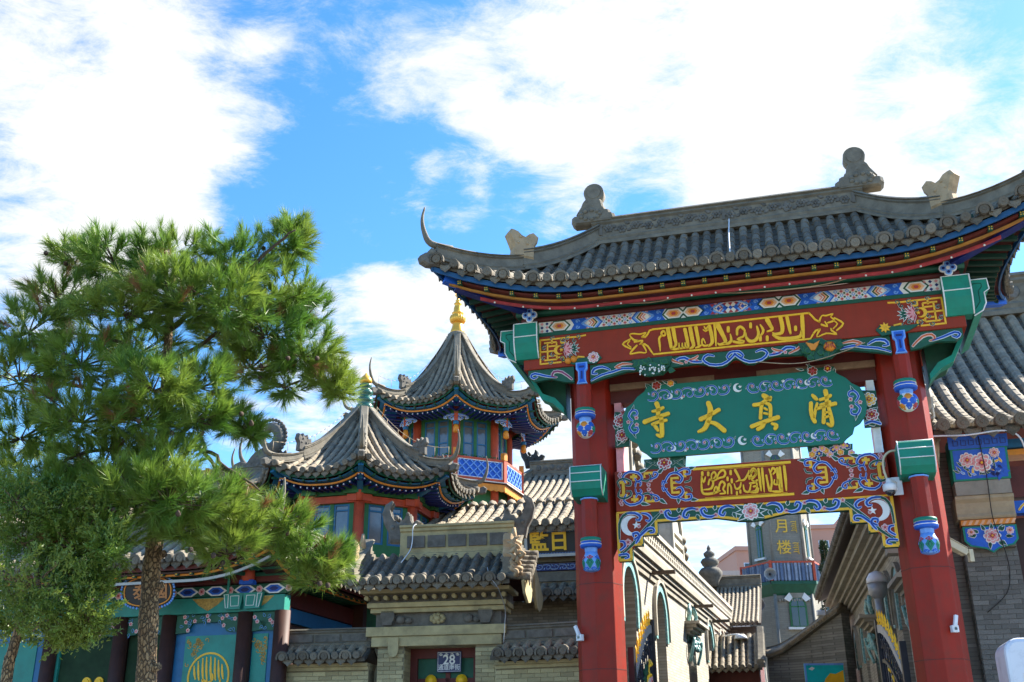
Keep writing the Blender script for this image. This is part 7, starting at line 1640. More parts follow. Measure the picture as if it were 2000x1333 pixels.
def rear_roofs():
    t = thing('low_hall', 'low hall with narrow grey tiled roof left of the minaret', 'hall', (8.22, 36.0, 0), -15)
    f = Slope((-2.6, 0), (.05, 0), (-2.6, 4.1), (.05, 4.1), 5.9, 7.75, 0, 0, (.7, .3)); mb = MB(); deck_mesh(mb, f, 4, 6); dk = mb.build('roof', [pan, brown], t); tile_slope(dk, f, .15, .05, .3)
    mb = MB(); mb.sweep([(-2.6, 4.1, 7.65), (.05, 4.1, 7.65)], RP(.3, .5)); mb.build('ridge', ridgem, t)
    mb = MB(); mb.box(-2.5, -.05, .5, 4.1, 0, 5.85); mb.build('wall', brickg, t)
    p = Slope((-2.6, -4.1), (.12, -4.1), (-2.6, -2.7), (.12, -2.7), 4.15, 5.25, 0, 0, (.8, .2)); mb = MB(); deck_mesh(mb, p, 4, 4); d2 = mb.build('porch_roof', [pan, brown], t); tile_slope(d2, p, .2, .07, .3)
    pts = [tuple(p.P(p.L - .02, k / 6)) for k in range(7)]; mb = MB(); mb.sweep(pts, RP(.2, .24)); mb.build('verge_ridge', ridgem, t)
    mb = MB(); mb.box(-2.5, 0, -3.5, -2.72, 0, 4.1); mb.box(-2.5, 0, -2.7, .48, 0, 5.2); mb.build('porch_wall', darkred, t)
    s = thing('roof_finial', 'dark tiered stone finial rising over the pierced parapet', 'finial', (7.46, 40.0, 0))
    mb = MB(); mb.lathe([(.26, 7.7), (.30, 7.9), (.42, 8.1), (.46, 8.25), (.34, 8.4), (.22, 8.44), (.30, 8.52), (.36, 8.64), (.27, 8.76), (.16, 8.8), (.21, 8.88), (.22, 8.96), (.12, 9.04), (.07, 9.08), (.08, 9.15), (.02, 9.28)], 12); mb.build('finial', carve, s)
    w = thing('cloud_wall', 'curved brick wall with tiled top climbing to the right in front of the minaret', 'wall', (0, 0, 0))
    path = [(7.75, 33.3, 4.52), (8.1, 33.2, 4.60), (8.5, 33.0, 4.78), (8.9, 32.6, 5.02), (9.3, 32.0, 5.32), (9.7, 31.4, 5.62)]
    mb = MB(); mb.sweep(curve3(path, 4), [(-.18, -4.4), (.18, -4.4), (.18, 0), (-.18, 0)]); mb.build('wall', brickg, w)
    mb = MB(); mb.sweep(curve3(path, 4), [(-.36, -.02), (.36, -.02), (.36, .05), (.12, .22), (.12, .32), (-.12, .32), (-.12, .22), (-.36, .05)]); cp = mb.build('tiled_top', ridgem, w)
    mb = MB(); pc = curve3(path, 8)
    for i in range(0, len(pc), 1):
        p = Vector(pc[i]); q = Vector(pc[min(i + 1, len(pc) - 1)]); d = (q - Vector(pc[max(i - 1, 0)])); d.z = 0; d.normalize(); lat = Vector((d.y, -d.x, 0))
        mb.tube([tuple(p + lat * .40 + Vector((0, 0, .05))), tuple(p + lat * .1 + Vector((0, 0, .24)))], .05, 6)
    mb.build('tile_row', tileb, w)
    b = thing('teal_banner', 'bright teal notice banner with yellow map shape low in the alley', 'banner', (0, 0, 0)); b.matrix_world = Matrix.Translation((8.75, 31.0, 0)) @ Matrix.Rotation(R(0), 4, 'Z')
    mb = MB(); mb.box(-.52, .60, 0, .03, 2.9, 4.17); bd = mb.build('panel', M('banner_teal', (.0, .50, .50), .5, .08, 2), b)
    mb = MB(); mb.rpoly([(.05, 3.75), (.2, 3.9), (.35, 3.88), (.58, 3.98), (.58, 3.2), (.1, 3.2), (-.05, 3.5)], 0, .004); mb.build('map_shape', yellow, bd)
    mb = MB()
    for (a, c, z0, z1) in ((-.52, .60, 4.12, 4.17), (-.52, -.47, 2.9, 4.12)): mb.box(a, c, -.02, 0, z0, z1)
    mb.build('frame', lblue, bd)
    mb = MB(); mb.rpoly([(-.40, 4.02), (-.30, 4.08), (-.22, 4.04), (-.3, 3.98)], 0, .004); mb.build('mark', white, bd)
    l = thing('wall_lamp', 'white bowl lamp on a short arm at the far end of the pale building', 'lamp', (6.75, 33.2, 5.15))
    mb = MB(); mb.tube([(-.25, .3, .05), (0, .1, .08), (.18, 0, .07)], .025, 8); mb.build('arm', whitepl, l)
    mb = MB(); mb.lathe([(.05, .08), (.16, .04), (.20, -.04), (.19, -.06)], 14, (.22, 0, 0)); mb.build('shade', whitepl, l)
    c = thing('security_camera', 'small white camera at the far eave corner of the shaded alley building', 'camera', (9.0, 31.4, 5.62)); mb = MB(); mb.box(-.12, .12, -.06, .06, -.07, .07); mb.build('housing', whitepl, c, bevel=.02); mb = MB(); mb.box(-.02, .02, -.02, .4, .07, .10); mb.build('bracket', whitepl, c)
rear_roofs()
def apartments():
    pinkb = M('pink_render', (.50, .27, .20), .8, .12, .05, dirt=(.42, .24, .18), dscale=.2, damt=.5)
    palb = M('pale_pink_render', (.46, .36, .31), .8, .1, .05)
    fr = M('pale_window_frame', (.55, .6, .68), .5, .1, 1)
    def block(label, x, y, rz, steps, depth, zb=0):
        t = thing('apartment_block', label, 'building', (x, y, 0), rz, 'pink apartment blocks')
        for (a, b, z) in steps:
            mb = MB(); mb.box(a, b, 0, depth, 0, z); mb.build('tower_block', pinkb, t)
            mb = MB(); mb.box(a - .2, b + .2, -.3, depth + .3, z, z + .6); mb.build('parapet', pinkb, t)
            wm = MB(); wm.box(-.75, .75, -.04, .0, 0, 1.5, 0); wme = mesh_of(wm, 'window', [fr])
            pm = MB(); pm.box(-.62, .62, -.07, -.04, .12, 1.38, 0); pme = mesh_of(pm, 'pane', dkglass)
            n = int((b - a) / 3.1)
            for i in range(n):
                for k in range(6):
                    zz = z - 3.2 - 3.0 * k
                    if zz > 12: w = inst('window', wme, t, Matrix.Translation((a + 1.7 + 3.1 * i, 0, zz))); inst('pane', pme, w, Matrix.Identity(4))
        return t
    block('pink apartment block with stepped top left of the minaret', 30.2, 150, 4, [(1.7, 6.2, 29.6), (6.25, 12, 31.2)], 12)
    block('pink apartment block with blue windows right of the minaret', 43.2, 152, -6, [(.2, 5.6, 33.0), (5.65, 7.4, 35.0), (7.45, 18, 33.2)], 12)
    t = thing('flat_block', 'low pale pink block far behind the tiered finial', 'building', (22.5, 120, 0), 0)
    mb = MB(); mb.box(0, 8, 0, 8, 0, 21.2); mb.build('wall', palb, t); mb = MB(); mb.box(-.2, 8.2, -.2, 8.2, 21.2, 21.7); mb.build('parapet', palb, t)
    for i in range(3): mb = MB(); mb.box(1 + 2.3 * i, 2.6 + 2.3 * i, -.05, 0, 18.6, 20); mb.build('window', dkglass, t)
apartments()
# ------------------------------------------------------------------ the house at the right edge, booth, cameras, cables, iron gate
def right_house():
    t = thing('corner_house', 'grey brick house end with painted peony panels and big sweeping tile roof at right edge', 'house', (7.96, 18.5, 0), -15)
    # pier with single bricks
    mb = MB(); mb.box(0, .86, 0, 6, 0, 6.9); p = mb.build('pier', mortar, t)
    brick_field(p, 0, .86, 2.6, 5.02, -.002, .26, .082, .007, BRICK_G, .028)
    m = Matrix.Rotation(R(-90), 4, 'Z'); brick_field(p, -.9, -.02, 2.7, 5.40, -.002, .26, .082, .007, BRICK_G, .024, m)
    mb = MB(); mb.box(.03, .83, -.16, 0, 5.03, 5.42); mb.build('corbel_core', ridgem, t)
    pan_ = [(0, 5.40), (.88, 5.40), (.88, 5.15), (.80, 5.06), (.66, 5.03), (.54, 5.0), (.44, 4.93), (.34, 5.0), (.22, 5.03), (.08, 5.06), (0, 5.15)]
    mb = MB(); mb.rpoly(pan_, -.165, .03, 0); lp = mb.build('painted_panel', green, t)
    mb = MB(); mb.rpoly([(.44 + (a - .44) * .92, 5.20 + (b - 5.20) * .88) for a, b in pan_], -.195, .006, 1)
    peony(mb, .46, 5.22, .13, -.2, .012)
    peony(mb, .13, 5.30, .06, -.2, .012); peony(mb, .76, 5.30, .06, -.2, .012)
    for k in range(14): a = random.uniform(0, 6.2); leaf(mb, .44 + .18 * math.cos(a) * 1.3, 5.22 + .10 * math.sin(a), a, .14, .08, -.2, .008, 3)
    mb.build('peony_painting', [white, blue, dblue, dgreen, lblue, pink, rose, yellow, orange, redbeam], lp)
    mb = MB(); mb.box(-.01, .87, -.19, 0, 5.423, 5.52); ob = mb.build('orange_band', orange, t)
    mb = MB()
    for i in range(9): mb.rpoly([(.0 + .1 * i, 5.43), (.05 + .1 * i, 5.43), (.10 + .1 * i, 5.51), (.05 + .1 * i, 5.51)], -.19, .006)
    mb.build('band_pattern', peach, ob)
    prof = [(0, 5.525), (-.24, 5.525), (-.27, 5.56), (-.24, 5.62), (-.25, 5.70), (-.28, 5.80), (-.35, 5.86), (-.35, 5.92), (0, 5.92)]
    mb = MB(); mb.prism(prof, -.06, .90, 0, 'yz'); mb.build('corbel_moulding', M('tan_stone', (.40, .32, .20), .8, .12, 4), t, bevel=.006)
    mb = MB(); mb.box(-.06, .0, 0, 1.6, 5.525, 5.92); mb.build('corbel_return', graymold, t)
    mb = MB(); mb.box(-.03, .88, -.38, 0, 5.923, 6.17); mb.build('corbel_block', graymold, t)
    mb = MB(); mb.prism([(.0, 6.175), (-.40, 6.175), (-.58, 6.92), (0, 6.92)], -.04, .90, 0, 'yz'); pb = mb.build('leaning_panel', green, t)
    tilt = math.atan2(.18, .745); mm = Matrix.Translation((0, -.40, 6.175)) @ Matrix.Rotation(tilt, 4, 'X')
    mb = MB(); mb.rrect(-.0, .86, .03, .54, 0, .005, 1); rr = random.Random(6)
    for k in range(34): leaf(mb, rr.uniform(.06, .80), rr.uniform(.06, .30), rr.uniform(.3, 2.8), .13, .05, -.005, .006, [3, 3, 7, 4][k % 4])
    for k in range(16): leaf(mb, rr.uniform(.5, .8), rr.uniform(.06, .25), rr.uniform(0, 6), .12, .08, -.005, .007, 1 if k % 2 else 2, 1)
    peony(mb, .22, .36, .12, -.006, .012); peony(mb, .45, .30, .16, -.006, .012); peony(mb, .68, .46, .08, -.006, .012)
    q = mb.build('peony_painting', [white, blue, dblue, dgreen, lblue, pink, rose, yellow, orange, redbeam], pb); q.matrix_local = mm
    mb = MB(); mb.rrect(-.06, .92, .56, .78, 0, .03, 0)
    for i in range(7): mb.rstrip([(.02 + .13 * i, .72), (.02 + .13 * i, .62), (.10 + .13 * i, .62), (.10 + .13 * i, .70), (.05 + .13 * i, .70)], .014, -.03, .006, 1, 1, False)
    q = mb.build('blue_cornice', [blue, dblue], pb); q.matrix_local = mm
    # beams that run on to the right
    mb = MB(); mb.box(.90, 5, -.05, .2, 5.62, 5.84); bb = mb.build('painted_beam', blue, t)
    mb = MB()
    for i in range(6): line3(mb, [(1.0 + .4 * i, 5.68), (1.1 + .4 * i, 5.78), (1.2 + .4 * i, 5.74), (1.14 + .4 * i, 5.70)], .04, -.05, .01, YEL_, None, YEL_)
    mb.build('gilt_scroll', PAL, bb)
    mb = MB(); mb.box(.90, 5, -.10, .2, 5.90, 6.45); mb.build('beam', darkred, t)
    mb = MB(); mb.box(.90, 5, -.25, .2, 6.62, 6.72); mb.build('purlin', orange, t); mb = MB(); mb.box(.9, 5, -.3, .2, 6.75, 6.9); mb.build('purlin', tealblue, t)
    mb = MB(); mb.box(.90, 5, .3, .5, 0, 5.6); mb.build('dark_wall', brown, t)
    # roof
    f = Slope((-.30, -.85), (6, -.85), (-.30, 5.6), (6, 5.6), 7.0, 11.55, 0, 0, (.42, .58)); b = Slope((6, 12), (-.3, 12), (6, 5.6), (-.3, 5.6), 7.0, 11.55, 0, 0, (.42, .58))
    mb = MB(); deck_mesh(mb, f, 6, 14); deck_mesh(mb, b, 3, 8); dk = mb.build('roof', [pan, darkred], t)
    tile_slope(dk, f, .315, .115, .40, jit=.008, rows=True)
    mb = MB(); mb.sweep([(-.35, 5.6, 11.5), (6, 5.6, 11.5)], RP(.4, 1.1)); rd = mb.build('main_ridge', ridgem, t)
    mb = MB()
    for i in range(20): mb.ball((-.1 + .3 * i, 5.45, 12.05 + .05 * (-1) ** i), .12, .05, .15, 7, 5)
    mb.build('ridge_carving', carve, rd)
    pts = [tuple(f.P(-f.L - .06, k / 14) + Vector((0, 0, .0))) for k in range(15)]
    mb = MB(); mb.sweep(pts[1:], RP(.36, .48)); mb.build('verge_ridge', ridgem, t)
    pale = M('pale_clay', (.42, .39, .33), .85, .3, 8, bump=.6, bscale=30, dirt=(.15, .14, .12), dscale=4, damt=.6)
    mb = MB()
    for k in range(1, 4): mb.tube([tuple(f.P(-f.L - .30, .08 + .11 * k)), tuple(f.P(-f.L - .30, .17 + .11 * k))], .13, 9)
    mb.build('verge_tile', pale, t)
    mb = MB(); rr = random.Random(12)
    slab(mb, [(-.3, 0), (-.35, .25), (-.2, .5), (-.28, .7), (-.05, .8), (.1, .6), (.3, .66), (.4, .4), (.3, .2), (.34, 0)], f.P(-f.L, .10) + Vector((0, 0, .1)), (0, -1), 1, .24)
    for k in range(14): p = f.P(-f.L - .05, .03 + .012 * k) + Vector((rr.uniform(-.15, .2), 0, rr.uniform(.05, .45))); mb.tube([tuple(p), tuple(p + Vector((rr.uniform(-.1, .1), -.18, rr.uniform(-.1, .15))))], [.06, .02], 5)
    mb.build('verge_beast', pale, t)
    # carved gable side under the verge
    gp = [(-.55, 6.6), (-.40, 7.15)] + [(f.P(0, k / 10).y, f.P(0, k / 10).z - .05) for k in range(1, 11)] + [(5.6, 6.6)]
    mb = MB(); mb.prism(gp, -.36, -.30, 0, 'yz'); gb = mb.build('bargeboard', graymold, t)
    mb = MB(); rr = random.Random(3)
    for k in range(26):
        tt = rr.uniform(.03, .4); p = f.P(0, tt); mb.ball((-.38, p.y, p.z - rr.uniform(.25, .9)), .05, .12, .14, 6, 5)
    mb.build('gable_carving', pale, gb)
    mb = MB(); mb.box(-.28, .0, .3, 11, 0, 6.9); mb.build('side_wall', brickgy, t)
    mb = MB(); 
    for k in range(9): mb.tube([(-.28 + rr.uniform(-.05, .1), -.5, 6.95), (-.34 + rr.uniform(-.08, .1), -.52, 6.5 + rr.uniform(-.1, .15))], [.03, .01], 4)
    mb.build('dry_grass', M('straw', (.4, .34, .22), .9, .2, 6), t, kind='stuff')
    w = tag(_tubeobj('cable', curve3([(.45, -.62, 6.9), (.5, -.45, 6.2), (.5, -.33, 5.5), (.62, -.20, 5.0), (.66, -.06, 4.6), (.55, -.05, 4.25), (.2, -.04, 3.95)], 5), .008, black), 'thin black cable looping down over the painted peony panels', 'cable'); w.matrix_world = Matrix.Translation((7.96, 18.5, 0)) @ Matrix.Rotation(R(-15), 4, 'Z')
    w = tag(_tubeobj('cable', curve3([(-.6, -.95, 6.72), (-.4, -.92, 6.88), (.2, -.92, 6.86), (.8, -.9, 6.90), (1.05, -.85, 6.8), (1.15, -.7, 6.6)], 5), .016, whitepl), 'white cable along the eave above the peony panel', 'cable'); w.matrix_world = Matrix.Translation((7.96, 18.5, 0)) @ Matrix.Rotation(R(-15), 4, 'Z')
def _tubeobj(name, pts, r, mat):
    mb = MB(); mb.tube(pts, r, 6); return mb.build(name, mat)
right_house()
GM = Matrix.Translation(GO) @ Matrix.Rotation(R(GA), 4, 'Z')
def small_things():
    # dome camera on its swan-neck arm
    c = thing('dome_camera', 'cream dome camera hanging from a swan-neck arm at the right end of the lower beam', 'camera', (0, 0, 0)); c.matrix_world = GM
    mb = MB(); mb.box(2.16, 2.32, -.085, -.06, 5.38, 5.66); mb.build('wall_plate', whitepl, c, bevel=.004)
    mb = MB(); mb.tube(curve3([(2.34, -.15, 6.06), (2.20, -.17, 6.05), (2.10, -.18, 5.96), (2.07, -.18, 5.80), (2.10, -.18, 5.60)], 4), .018, 8); mb.build('conduit', beigepl, c)
    mb = MB(); mb.tube([(2.22, -.09, 5.56), (2.14, -.18, 5.60)], .03, 8); mb.lathe([(.03, 5.62), (.05, 5.58), (.05, 5.54), (.095, 5.53), (.105, 5.50), (.105, 5.43), (.08, 5.42)][::-1], 14, (2.12, -.20, 0)); mb.build('housing', whitepl, c)
    mb = MB(); mb.lathe([(.01, 5.345), (.045, 5.355), (.075, 5.39), (.08, 5.425)], 14, (2.12, -.20, 0)); mb.build('dome', dkglass, c)
    b = thing('bullet_camera', 'cream box camera on a bracket at the brick pier, pointing left', 'camera', (7.42, 17.6, 4.92), 190)
    mb = MB(); mb.box(-.20, .20, -.075, .075, -.06, .06, 0); h = mb.build('housing', beigepl, b, bevel=.012); h.rotation_euler = (0, R(-28), 0)
    mb = MB(); mb.box(-.17, .26, -.085, .085, .062, .072, 0); s = mb.build('sunshield', beigepl, b); s.rotation_euler = (0, R(-28), 0)
    mb = MB(); mb.tube([(.20, 0, 0), (.215, 0, 0)], .05, 12); s = mb.build('lens', dkglass, b); s.rotation_euler = (0, R(-28), 0)
    mb = MB(); mb.tube(curve3([(-.05, 0, -.10), (-.16, .0, -.12), (-.26, -.02, -.06), (-.30, -.1, -.04)], 3), .018, 7); mb.build('arm', beigepl, b)
    mb = MB(); mb.box(-.32, -.24, -.06, .02, -.24, -.03); mb.build('junction_box', beigepl, b, bevel=.006)
    for (x, z, lab, rz) in ((2.74, 3.40, 'small white sensor on the right red pillar', 20), (-2.82, 3.47, 'small white sensor on the left red pillar', -25)):
        s = thing('sensor', lab, 'sensor', (0, 0, 0), group='sensors on the red pillars'); s.matrix_world = GM @ Matrix.Translation((x, -.02 if x > 0 else -.0, z)) @ Matrix.Rotation(R(rz), 4, 'Z')
        mb = MB(); mb.box(-.05, .05, -.05, .03, -.08, .02); mb.build('base', whitepl, s, bevel=.008)
        mb = MB(); mb.box(-.025, .025, -.06, -.01, .0, .17); q = mb.build('arm', whitepl, s, bevel=.006); q.rotation_euler = (0, R(14 if x > 0 else -24), 0)
        mb = MB(); mb.tube([(0, -.055, -.03), (0, -.06, -.03)], .022, 10); mb.build('lens', dkglass, s)
    w = tag(_tubeobj('cable', curve3([(-2.96, -.88, 8.95), (-2.25, -.86, 8.85), (-1.3, -.85, 8.72), (-.53, -.85, 8.80), (.13, -.85, 8.72), (.94, -.85, 8.68), (1.58, -.85, 8.70), (2.06, -.86, 8.80), (2.54, -.86, 8.90)], 4), .010, cablem), 'tan cable sagging under the eave of the red gate', 'cable'); w.matrix_world = GM
    w = tag(_tubeobj('cable', curve3([(.32, -.56, 7.60), (.83, -.56, 7.51), (1.23, -.56, 7.52), (1.71, -.57, 7.63), (2.03, -.57, 7.74)], 4), .007, cablem), 'thin tan cable drooping below the carved band right of centre', 'cable'); w.matrix_world = GM
    w = tag(_tubeobj('wire', curve3([(.08, .18, 10.60), (.10, -.06, 10.50), (.09, -.6, 9.95), (.10, -1.2, 9.42), (.11, -1.5, 9.16)], 5), .010, whitepl), 'white wire hanging down over the gate roof tiles', 'wire'); w.matrix_world = GM
    GH = Matrix.Translation((-1.32, 20.0, 0)) @ Matrix.Rotation(R(-10), 4, 'Z')
    w = tag(_tubeobj('wire', curve3([(-.62, .17, 5.94), (-.66, .10, 5.86), (-.66, .08, 5.6), (-.68, -.0, 5.4), (-.76, -.30, 5.12)], 4), .010, whitepl), 'pale wire over the gatehouse ridge wall', 'wire'); w.matrix_world = GH
    w = tag(_tubeobj('wire', curve3([(.98, -.70, 4.9), (1.06, -.85, 4.7), (1.2, -.8, 4.5), (1.24, -.35, 4.2), (1.22, -.3, 3.9), (1.2, -.3, 3.6)], 4), .008, greypl), 'thin grey wire hanging from the gatehouse eave', 'wire'); w.matrix_world = GH
    # booth
    k = thing('white_booth', 'white rounded booth with dark green window at the lower right corner', 'booth', (6.0, 13.0, 0), -15)
    pts = []
    for (cx, cz, a0) in ((1.0, .3, -90), (1.0, 2.79, 0), (.05, 2.79, 90), (.05, .3, 180)):
        for a in range(0, 91, 15): pts.append((cx + .17 * math.cos(R(a0 + a)), cz + .17 * math.sin(R(a0 + a))))
    mb = MB(); mb.prism(pts, 0, .8, 0); bd = mb.build('shell', M('white_gloss', (.70, .72, .78), .22, .04, 2, spec=.6), k, bevel=.05)
    mb = MB(); q = [(.40 + (a - .12) * .62, .3 + (b - .06) * .78 + .12) for a, b in pts]; mb.rpoly([(a, b) for a, b in q], 0, .012, 0); fr = mb.build('window_frame', dkmetal, bd)
    mb = MB(); mb.rpoly([(.68 + (a - .68) * .93, 1.5 + (b - 1.5) * .95) for a, b in q], -.012, .01, 0); mb.build('pane', M('green_screen', (.05, .12, .07), .12, .3, 3, spec=.8), bd)
    mb = MB(); mb.rpoly([(.04, 2.45), (.10, 2.47), (.10, 2.53), (.05, 2.55)], 0, .006); mb.rpoly([(.05, 2.36), (.09, 2.37), (.09, 2.42), (.05, 2.42)], 0, .006); mb.build('mark', gold, bd)
small_things()
def iron_gate(label, u0, u1, w0, w1, side):
    """open leaf of the iron gate: curved head, gilded spears and twisted bars"""
    t = thing('iron_gate_leaf', label, 'gate', (0, 0, 0), group='leaves of the iron gate'); d = Vector((u1 - u0, w1 - w0)); L = d.length; ang = math.atan2(d.y, d.x); t.matrix_world = GM @ Matrix.Translation((u0, w0, 0)) @ Matrix.Rotation(ang, 4, 'Z')
    top = lambda x: 2.86 + .92 * math.sin(PI / 2 * min(1, max(0, x / L))) ** 1.1
    mb = MB(); mb.box(-.10, .02, -.05, .05, 0, 3.35); mb.build('hinge_post', dkmetal, t); mb = MB(); mb.box(L - .02, L + .10, -.05, .05, 0, 3.95); mb.build('meeting_post', dkmetal, t)
    mb = MB(); arc = [(L * i / 14, 0, top(L * i / 14)) for i in range(15)]; mb.sweep(arc, [(-.03, -.07), (.03, -.07), (.03, .07), (-.03, .07)]); mb.build('curved_head', greypl, t)
    mb = MB(); arc = [(L * i / 14, 0, top(L * i / 14) - .55) for i in range(15)]; mb.sweep(arc, [(-.02, -.03), (.02, -.03), (.02, .03), (-.02, .03)]); mb.build('inner_rail', dkmetal, t)
    for i in range(9):
        x = .08 + (L - .16) * i / 8; z = top(x)
        mb = MB(); mb.tube([(x, 0, .2), (x, 0, z)], .014, 6); b = mb.build('bar', dkmetal, t)
        mb = MB(); mb.lathe([(.012, z + .05), (.026, z + .08), (.012, z + .11), (.030, z + .15), (.012, z + .2), (.022, z + .25), (.003, z + .34)], 8, (x, 0, 0)); mb.build('spear', gold, b)
    mb = MB()
    for k in range(10):
        x = .12 + (L - .24) * k / 9; line = spiral(x, top(x) - .28, .13, k * 1.3, 1.2, 1 if k % 2 else -1, 12, .2); mb.tube([(a, 0, b) for a, b in line], .014, 5)
    mb.build('scrollwork', dkmetal, t)
    tw = [(.35 + (L - .6) * i / 24, -.04 + .03 * math.cos(i * 1.3), 2.1 + 1.15 * (i / 24) ** .8 + .03 * math.sin(i * 1.3)) for i in range(25)]
    mb = MB(); mb.tube(tw, [.024 + .014 * (i % 2) for i in range(25)], 7); mb.build('gilded_garland', gold, t)
    mb = MB(); peony(mb, L * .72, 2.85, .14, -.03, .03); peony(mb, L * .5, 2.6, .12, -.03, .03)
    for k in range(12): leaf(mb, L * .62, 2.9, k * .52, .3, .12, -.02, .01, GREEN_, GREEN_)
    mb.build('painted_flowers', PAL, t)
iron_gate('open left leaf of the black iron gate with gold spears, against the pale building', -2.14, -2.0, .90, 2.2, 0)
iron_gate('open right leaf of the black iron gate with gold spears, beside the right pillar', 2.10, 1.92, 1.35, 3.5, 1)
# ------------------------------------------------------------------ trees
import numpy as np
PADS= [(-3.56,10.0,6.59,0.67,0.25),(-4.13,9.8,6.52,0.49,0.25),(-4.7,10.1,6.7,0.31,0.2),(-2.93,9.9,6.55,0.5,0.31),(-2.47,10.2,6.89,0.29,0.2),(-2.43,10.3,7.14,0.15,0.1),(-3.44,9.5,6.0,0.69,0.27),(-4.69,10.0,6.17,0.45,0.25),(-4.91,9.8,5.76,0.44,0.25),(-3.92,9.6,5.87,0.59,0.27),(-2.94,9.6,5.94,0.59,0.3),(-2.48,10.2,6.27,0.46,0.29),(-2.23,10.4,6.18,0.26,0.23),(-2.6,10.2,5.86,0.51,0.26),(-2.22,10.3,5.67,0.4,0.23),(-1.97,10.5,5.45,0.29,0.18),(-1.85,10.5,5.31,0.18,0.12),(-2.41,10.5,5.42,0.29,0.21),(-2.81,10.5,5.62,0.35,0.24),(-4.96,9.9,5.26,0.5,0.31),(-4.19,9.5,5.28,0.53,0.24),(-4.01,10.4,5.75,0.47,0.23),(-3.39,9.3,4.95,0.5,0.23),(-3.08,9.7,5.12,0.38,0.22),(-3.15,10.6,6.02,0.42,0.24),(-5.0,10.2,4.76,0.46,0.26),(-4.14,9.6,4.74,0.54,0.27),(-3.52,9.5,4.71,0.48,0.24),(-3.09,9.7,4.78,0.38,0.22),(-2.82,10.1,4.83,0.23,0.12),(-2.63,10.1,4.72,0.12,0.08),(-4.81,10.3,4.31,0.63,0.26),(-4.0,9.9,4.36,0.5,0.25),(-4.29,9.8,3.98,0.6,0.25),(-3.29,9.6,4.28,0.38,0.22),(-3.47,9.4,3.93,0.47,0.24),(-4.69,10.1,3.85,0.57,0.28),(-3.83,9.5,3.57,0.53,0.24),(-3.13,9.4,3.89,0.47,0.24),(-2.89,9.7,3.91,0.49,0.24),(-2.61,10.0,3.79,0.45,0.22),(-2.68,9.8,3.5,0.33,0.16),(-2.3,10.2,3.78,0.43,0.22),(-2.05,10.3,3.55,0.32,0.2),(-1.81,10.4,3.47,0.23,0.16),(-1.9,10.4,3.32,0.26,0.13),(-3.07,9.6,3.65,0.27,0.16)]
TRUNK= [(-3.33, 10.0, 1.62), (-3.35, 10.0, 1.97), (-3.36, 10.0, 2.26), (-3.41, 10.0, 2.87), (-3.44, 10.0, 3.34), (-3.44, 10.0, 3.63), (-3.45, 10.0, 4.09), (-3.48, 10.0, 4.45), (-3.5, 10.0, 4.87), (-3.53, 10.0, 5.31), (-3.56, 10.0, 5.77), (-3.59, 10.0, 6.23), (-3.58, 10.0, 6.53)]
BR= [[(-3.44, 10.0, 4.09), (-3.12, 9.9, 4.58), (-2.98, 9.8, 4.44), (-2.73, 9.7, 4.24), (-2.39, 9.6, 3.99)], [(-3.5, 10.0, 4.5), (-3.29, 10.1, 4.64), (-2.98, 10.2, 4.4), (-2.73, 10.3, 4.22), (-2.25, 10.4, 3.88), (-1.83, 10.5, 3.54)], [(-3.5, 10.0, 4.87), (-3.08, 9.9, 5.06), (-2.71, 9.8, 5.24), (-2.24, 9.7, 5.32), (-1.8, 9.6, 5.07)], [(-3.54, 10.0, 5.42), (-3.21, 10.1, 5.69), (-2.73, 10.2, 6.03), (-2.21, 10.3, 6.14)], [(-3.56, 10.0, 5.77), (-3.1, 9.9, 6.19), (-2.58, 9.8, 6.56), (-2.26, 9.7, 6.81)], [(-3.51, 10.0, 4.98), (-4.08, 10.1, 5.12), (-4.78, 10.2, 5.32), (-5.27, 10.3, 5.41)], [(-3.49, 10.0, 4.45), (-4.01, 9.9, 4.47), (-4.54, 9.8, 4.28)], [(-3.47, 10.0, 4.08), (-4.01, 10.1, 3.95), (-4.64, 10.2, 3.87)], [(-3.56, 10.0, 5.71), (-3.98, 9.9, 6.01), (-4.66, 9.8, 6.13)], [(-3.59, 10.0, 6.23), (-4.13, 10.1, 6.58), (-4.77, 10.2, 6.87)], [(-3.53, 10.0, 5.31), (-4.03, 9.9, 5.61), (-4.8, 9.8, 5.73)], [(-3.48, 10.0, 4.45), (-3.11, 10.1, 4.91), (-2.71, 10.2, 4.78)], [(-3.44, 10.0, 3.73), (-3.04, 9.9, 3.86), (-2.56, 9.8, 3.74)], [(-3.5, 10.0, 4.87), (-3.66, 10.1, 5.12), (-3.77, 10.2, 5.27)]]
JP= [(-4.41, 9.14, 3.77, 0.29, 0.15), (-4.11, 9.33, 3.72, 0.39, 0.2), (-3.74, 9.22, 3.65, 0.2, 0.15), (-4.4, 9.36, 3.45, 0.39, 0.22), (-3.94, 9.38, 3.41, 0.39, 0.22), (-3.54, 9.04, 3.39, 0.12, 0.17), (-4.08, 9.01, 3.03, 0.39, 0.22), (-3.9, 9.5, 3.16, 0.29, 0.2), (-3.97, 9.16, 2.8, 0.34, 0.17), (-3.66, 9.14, 2.8, 0.2, 0.14), (-4.43, 9.6, 2.81, 0.25, 0.17), (-3.64, 9.28, 3.08, 0.11, 0.12), (-3.73, 9.5, 2.69, 0.12, 0.07), (-3.86, 9.29, 2.64, 0.2, 0.1)]
JT= [(-4.34, 9.5, 1.61), (-4.41, 9.5, 2.22), (-4.4, 9.5, 2.53), (-4.35, 9.5, 2.88), (-4.25, 9.5, 3.34), (-4.18, 9.5, 3.71)]
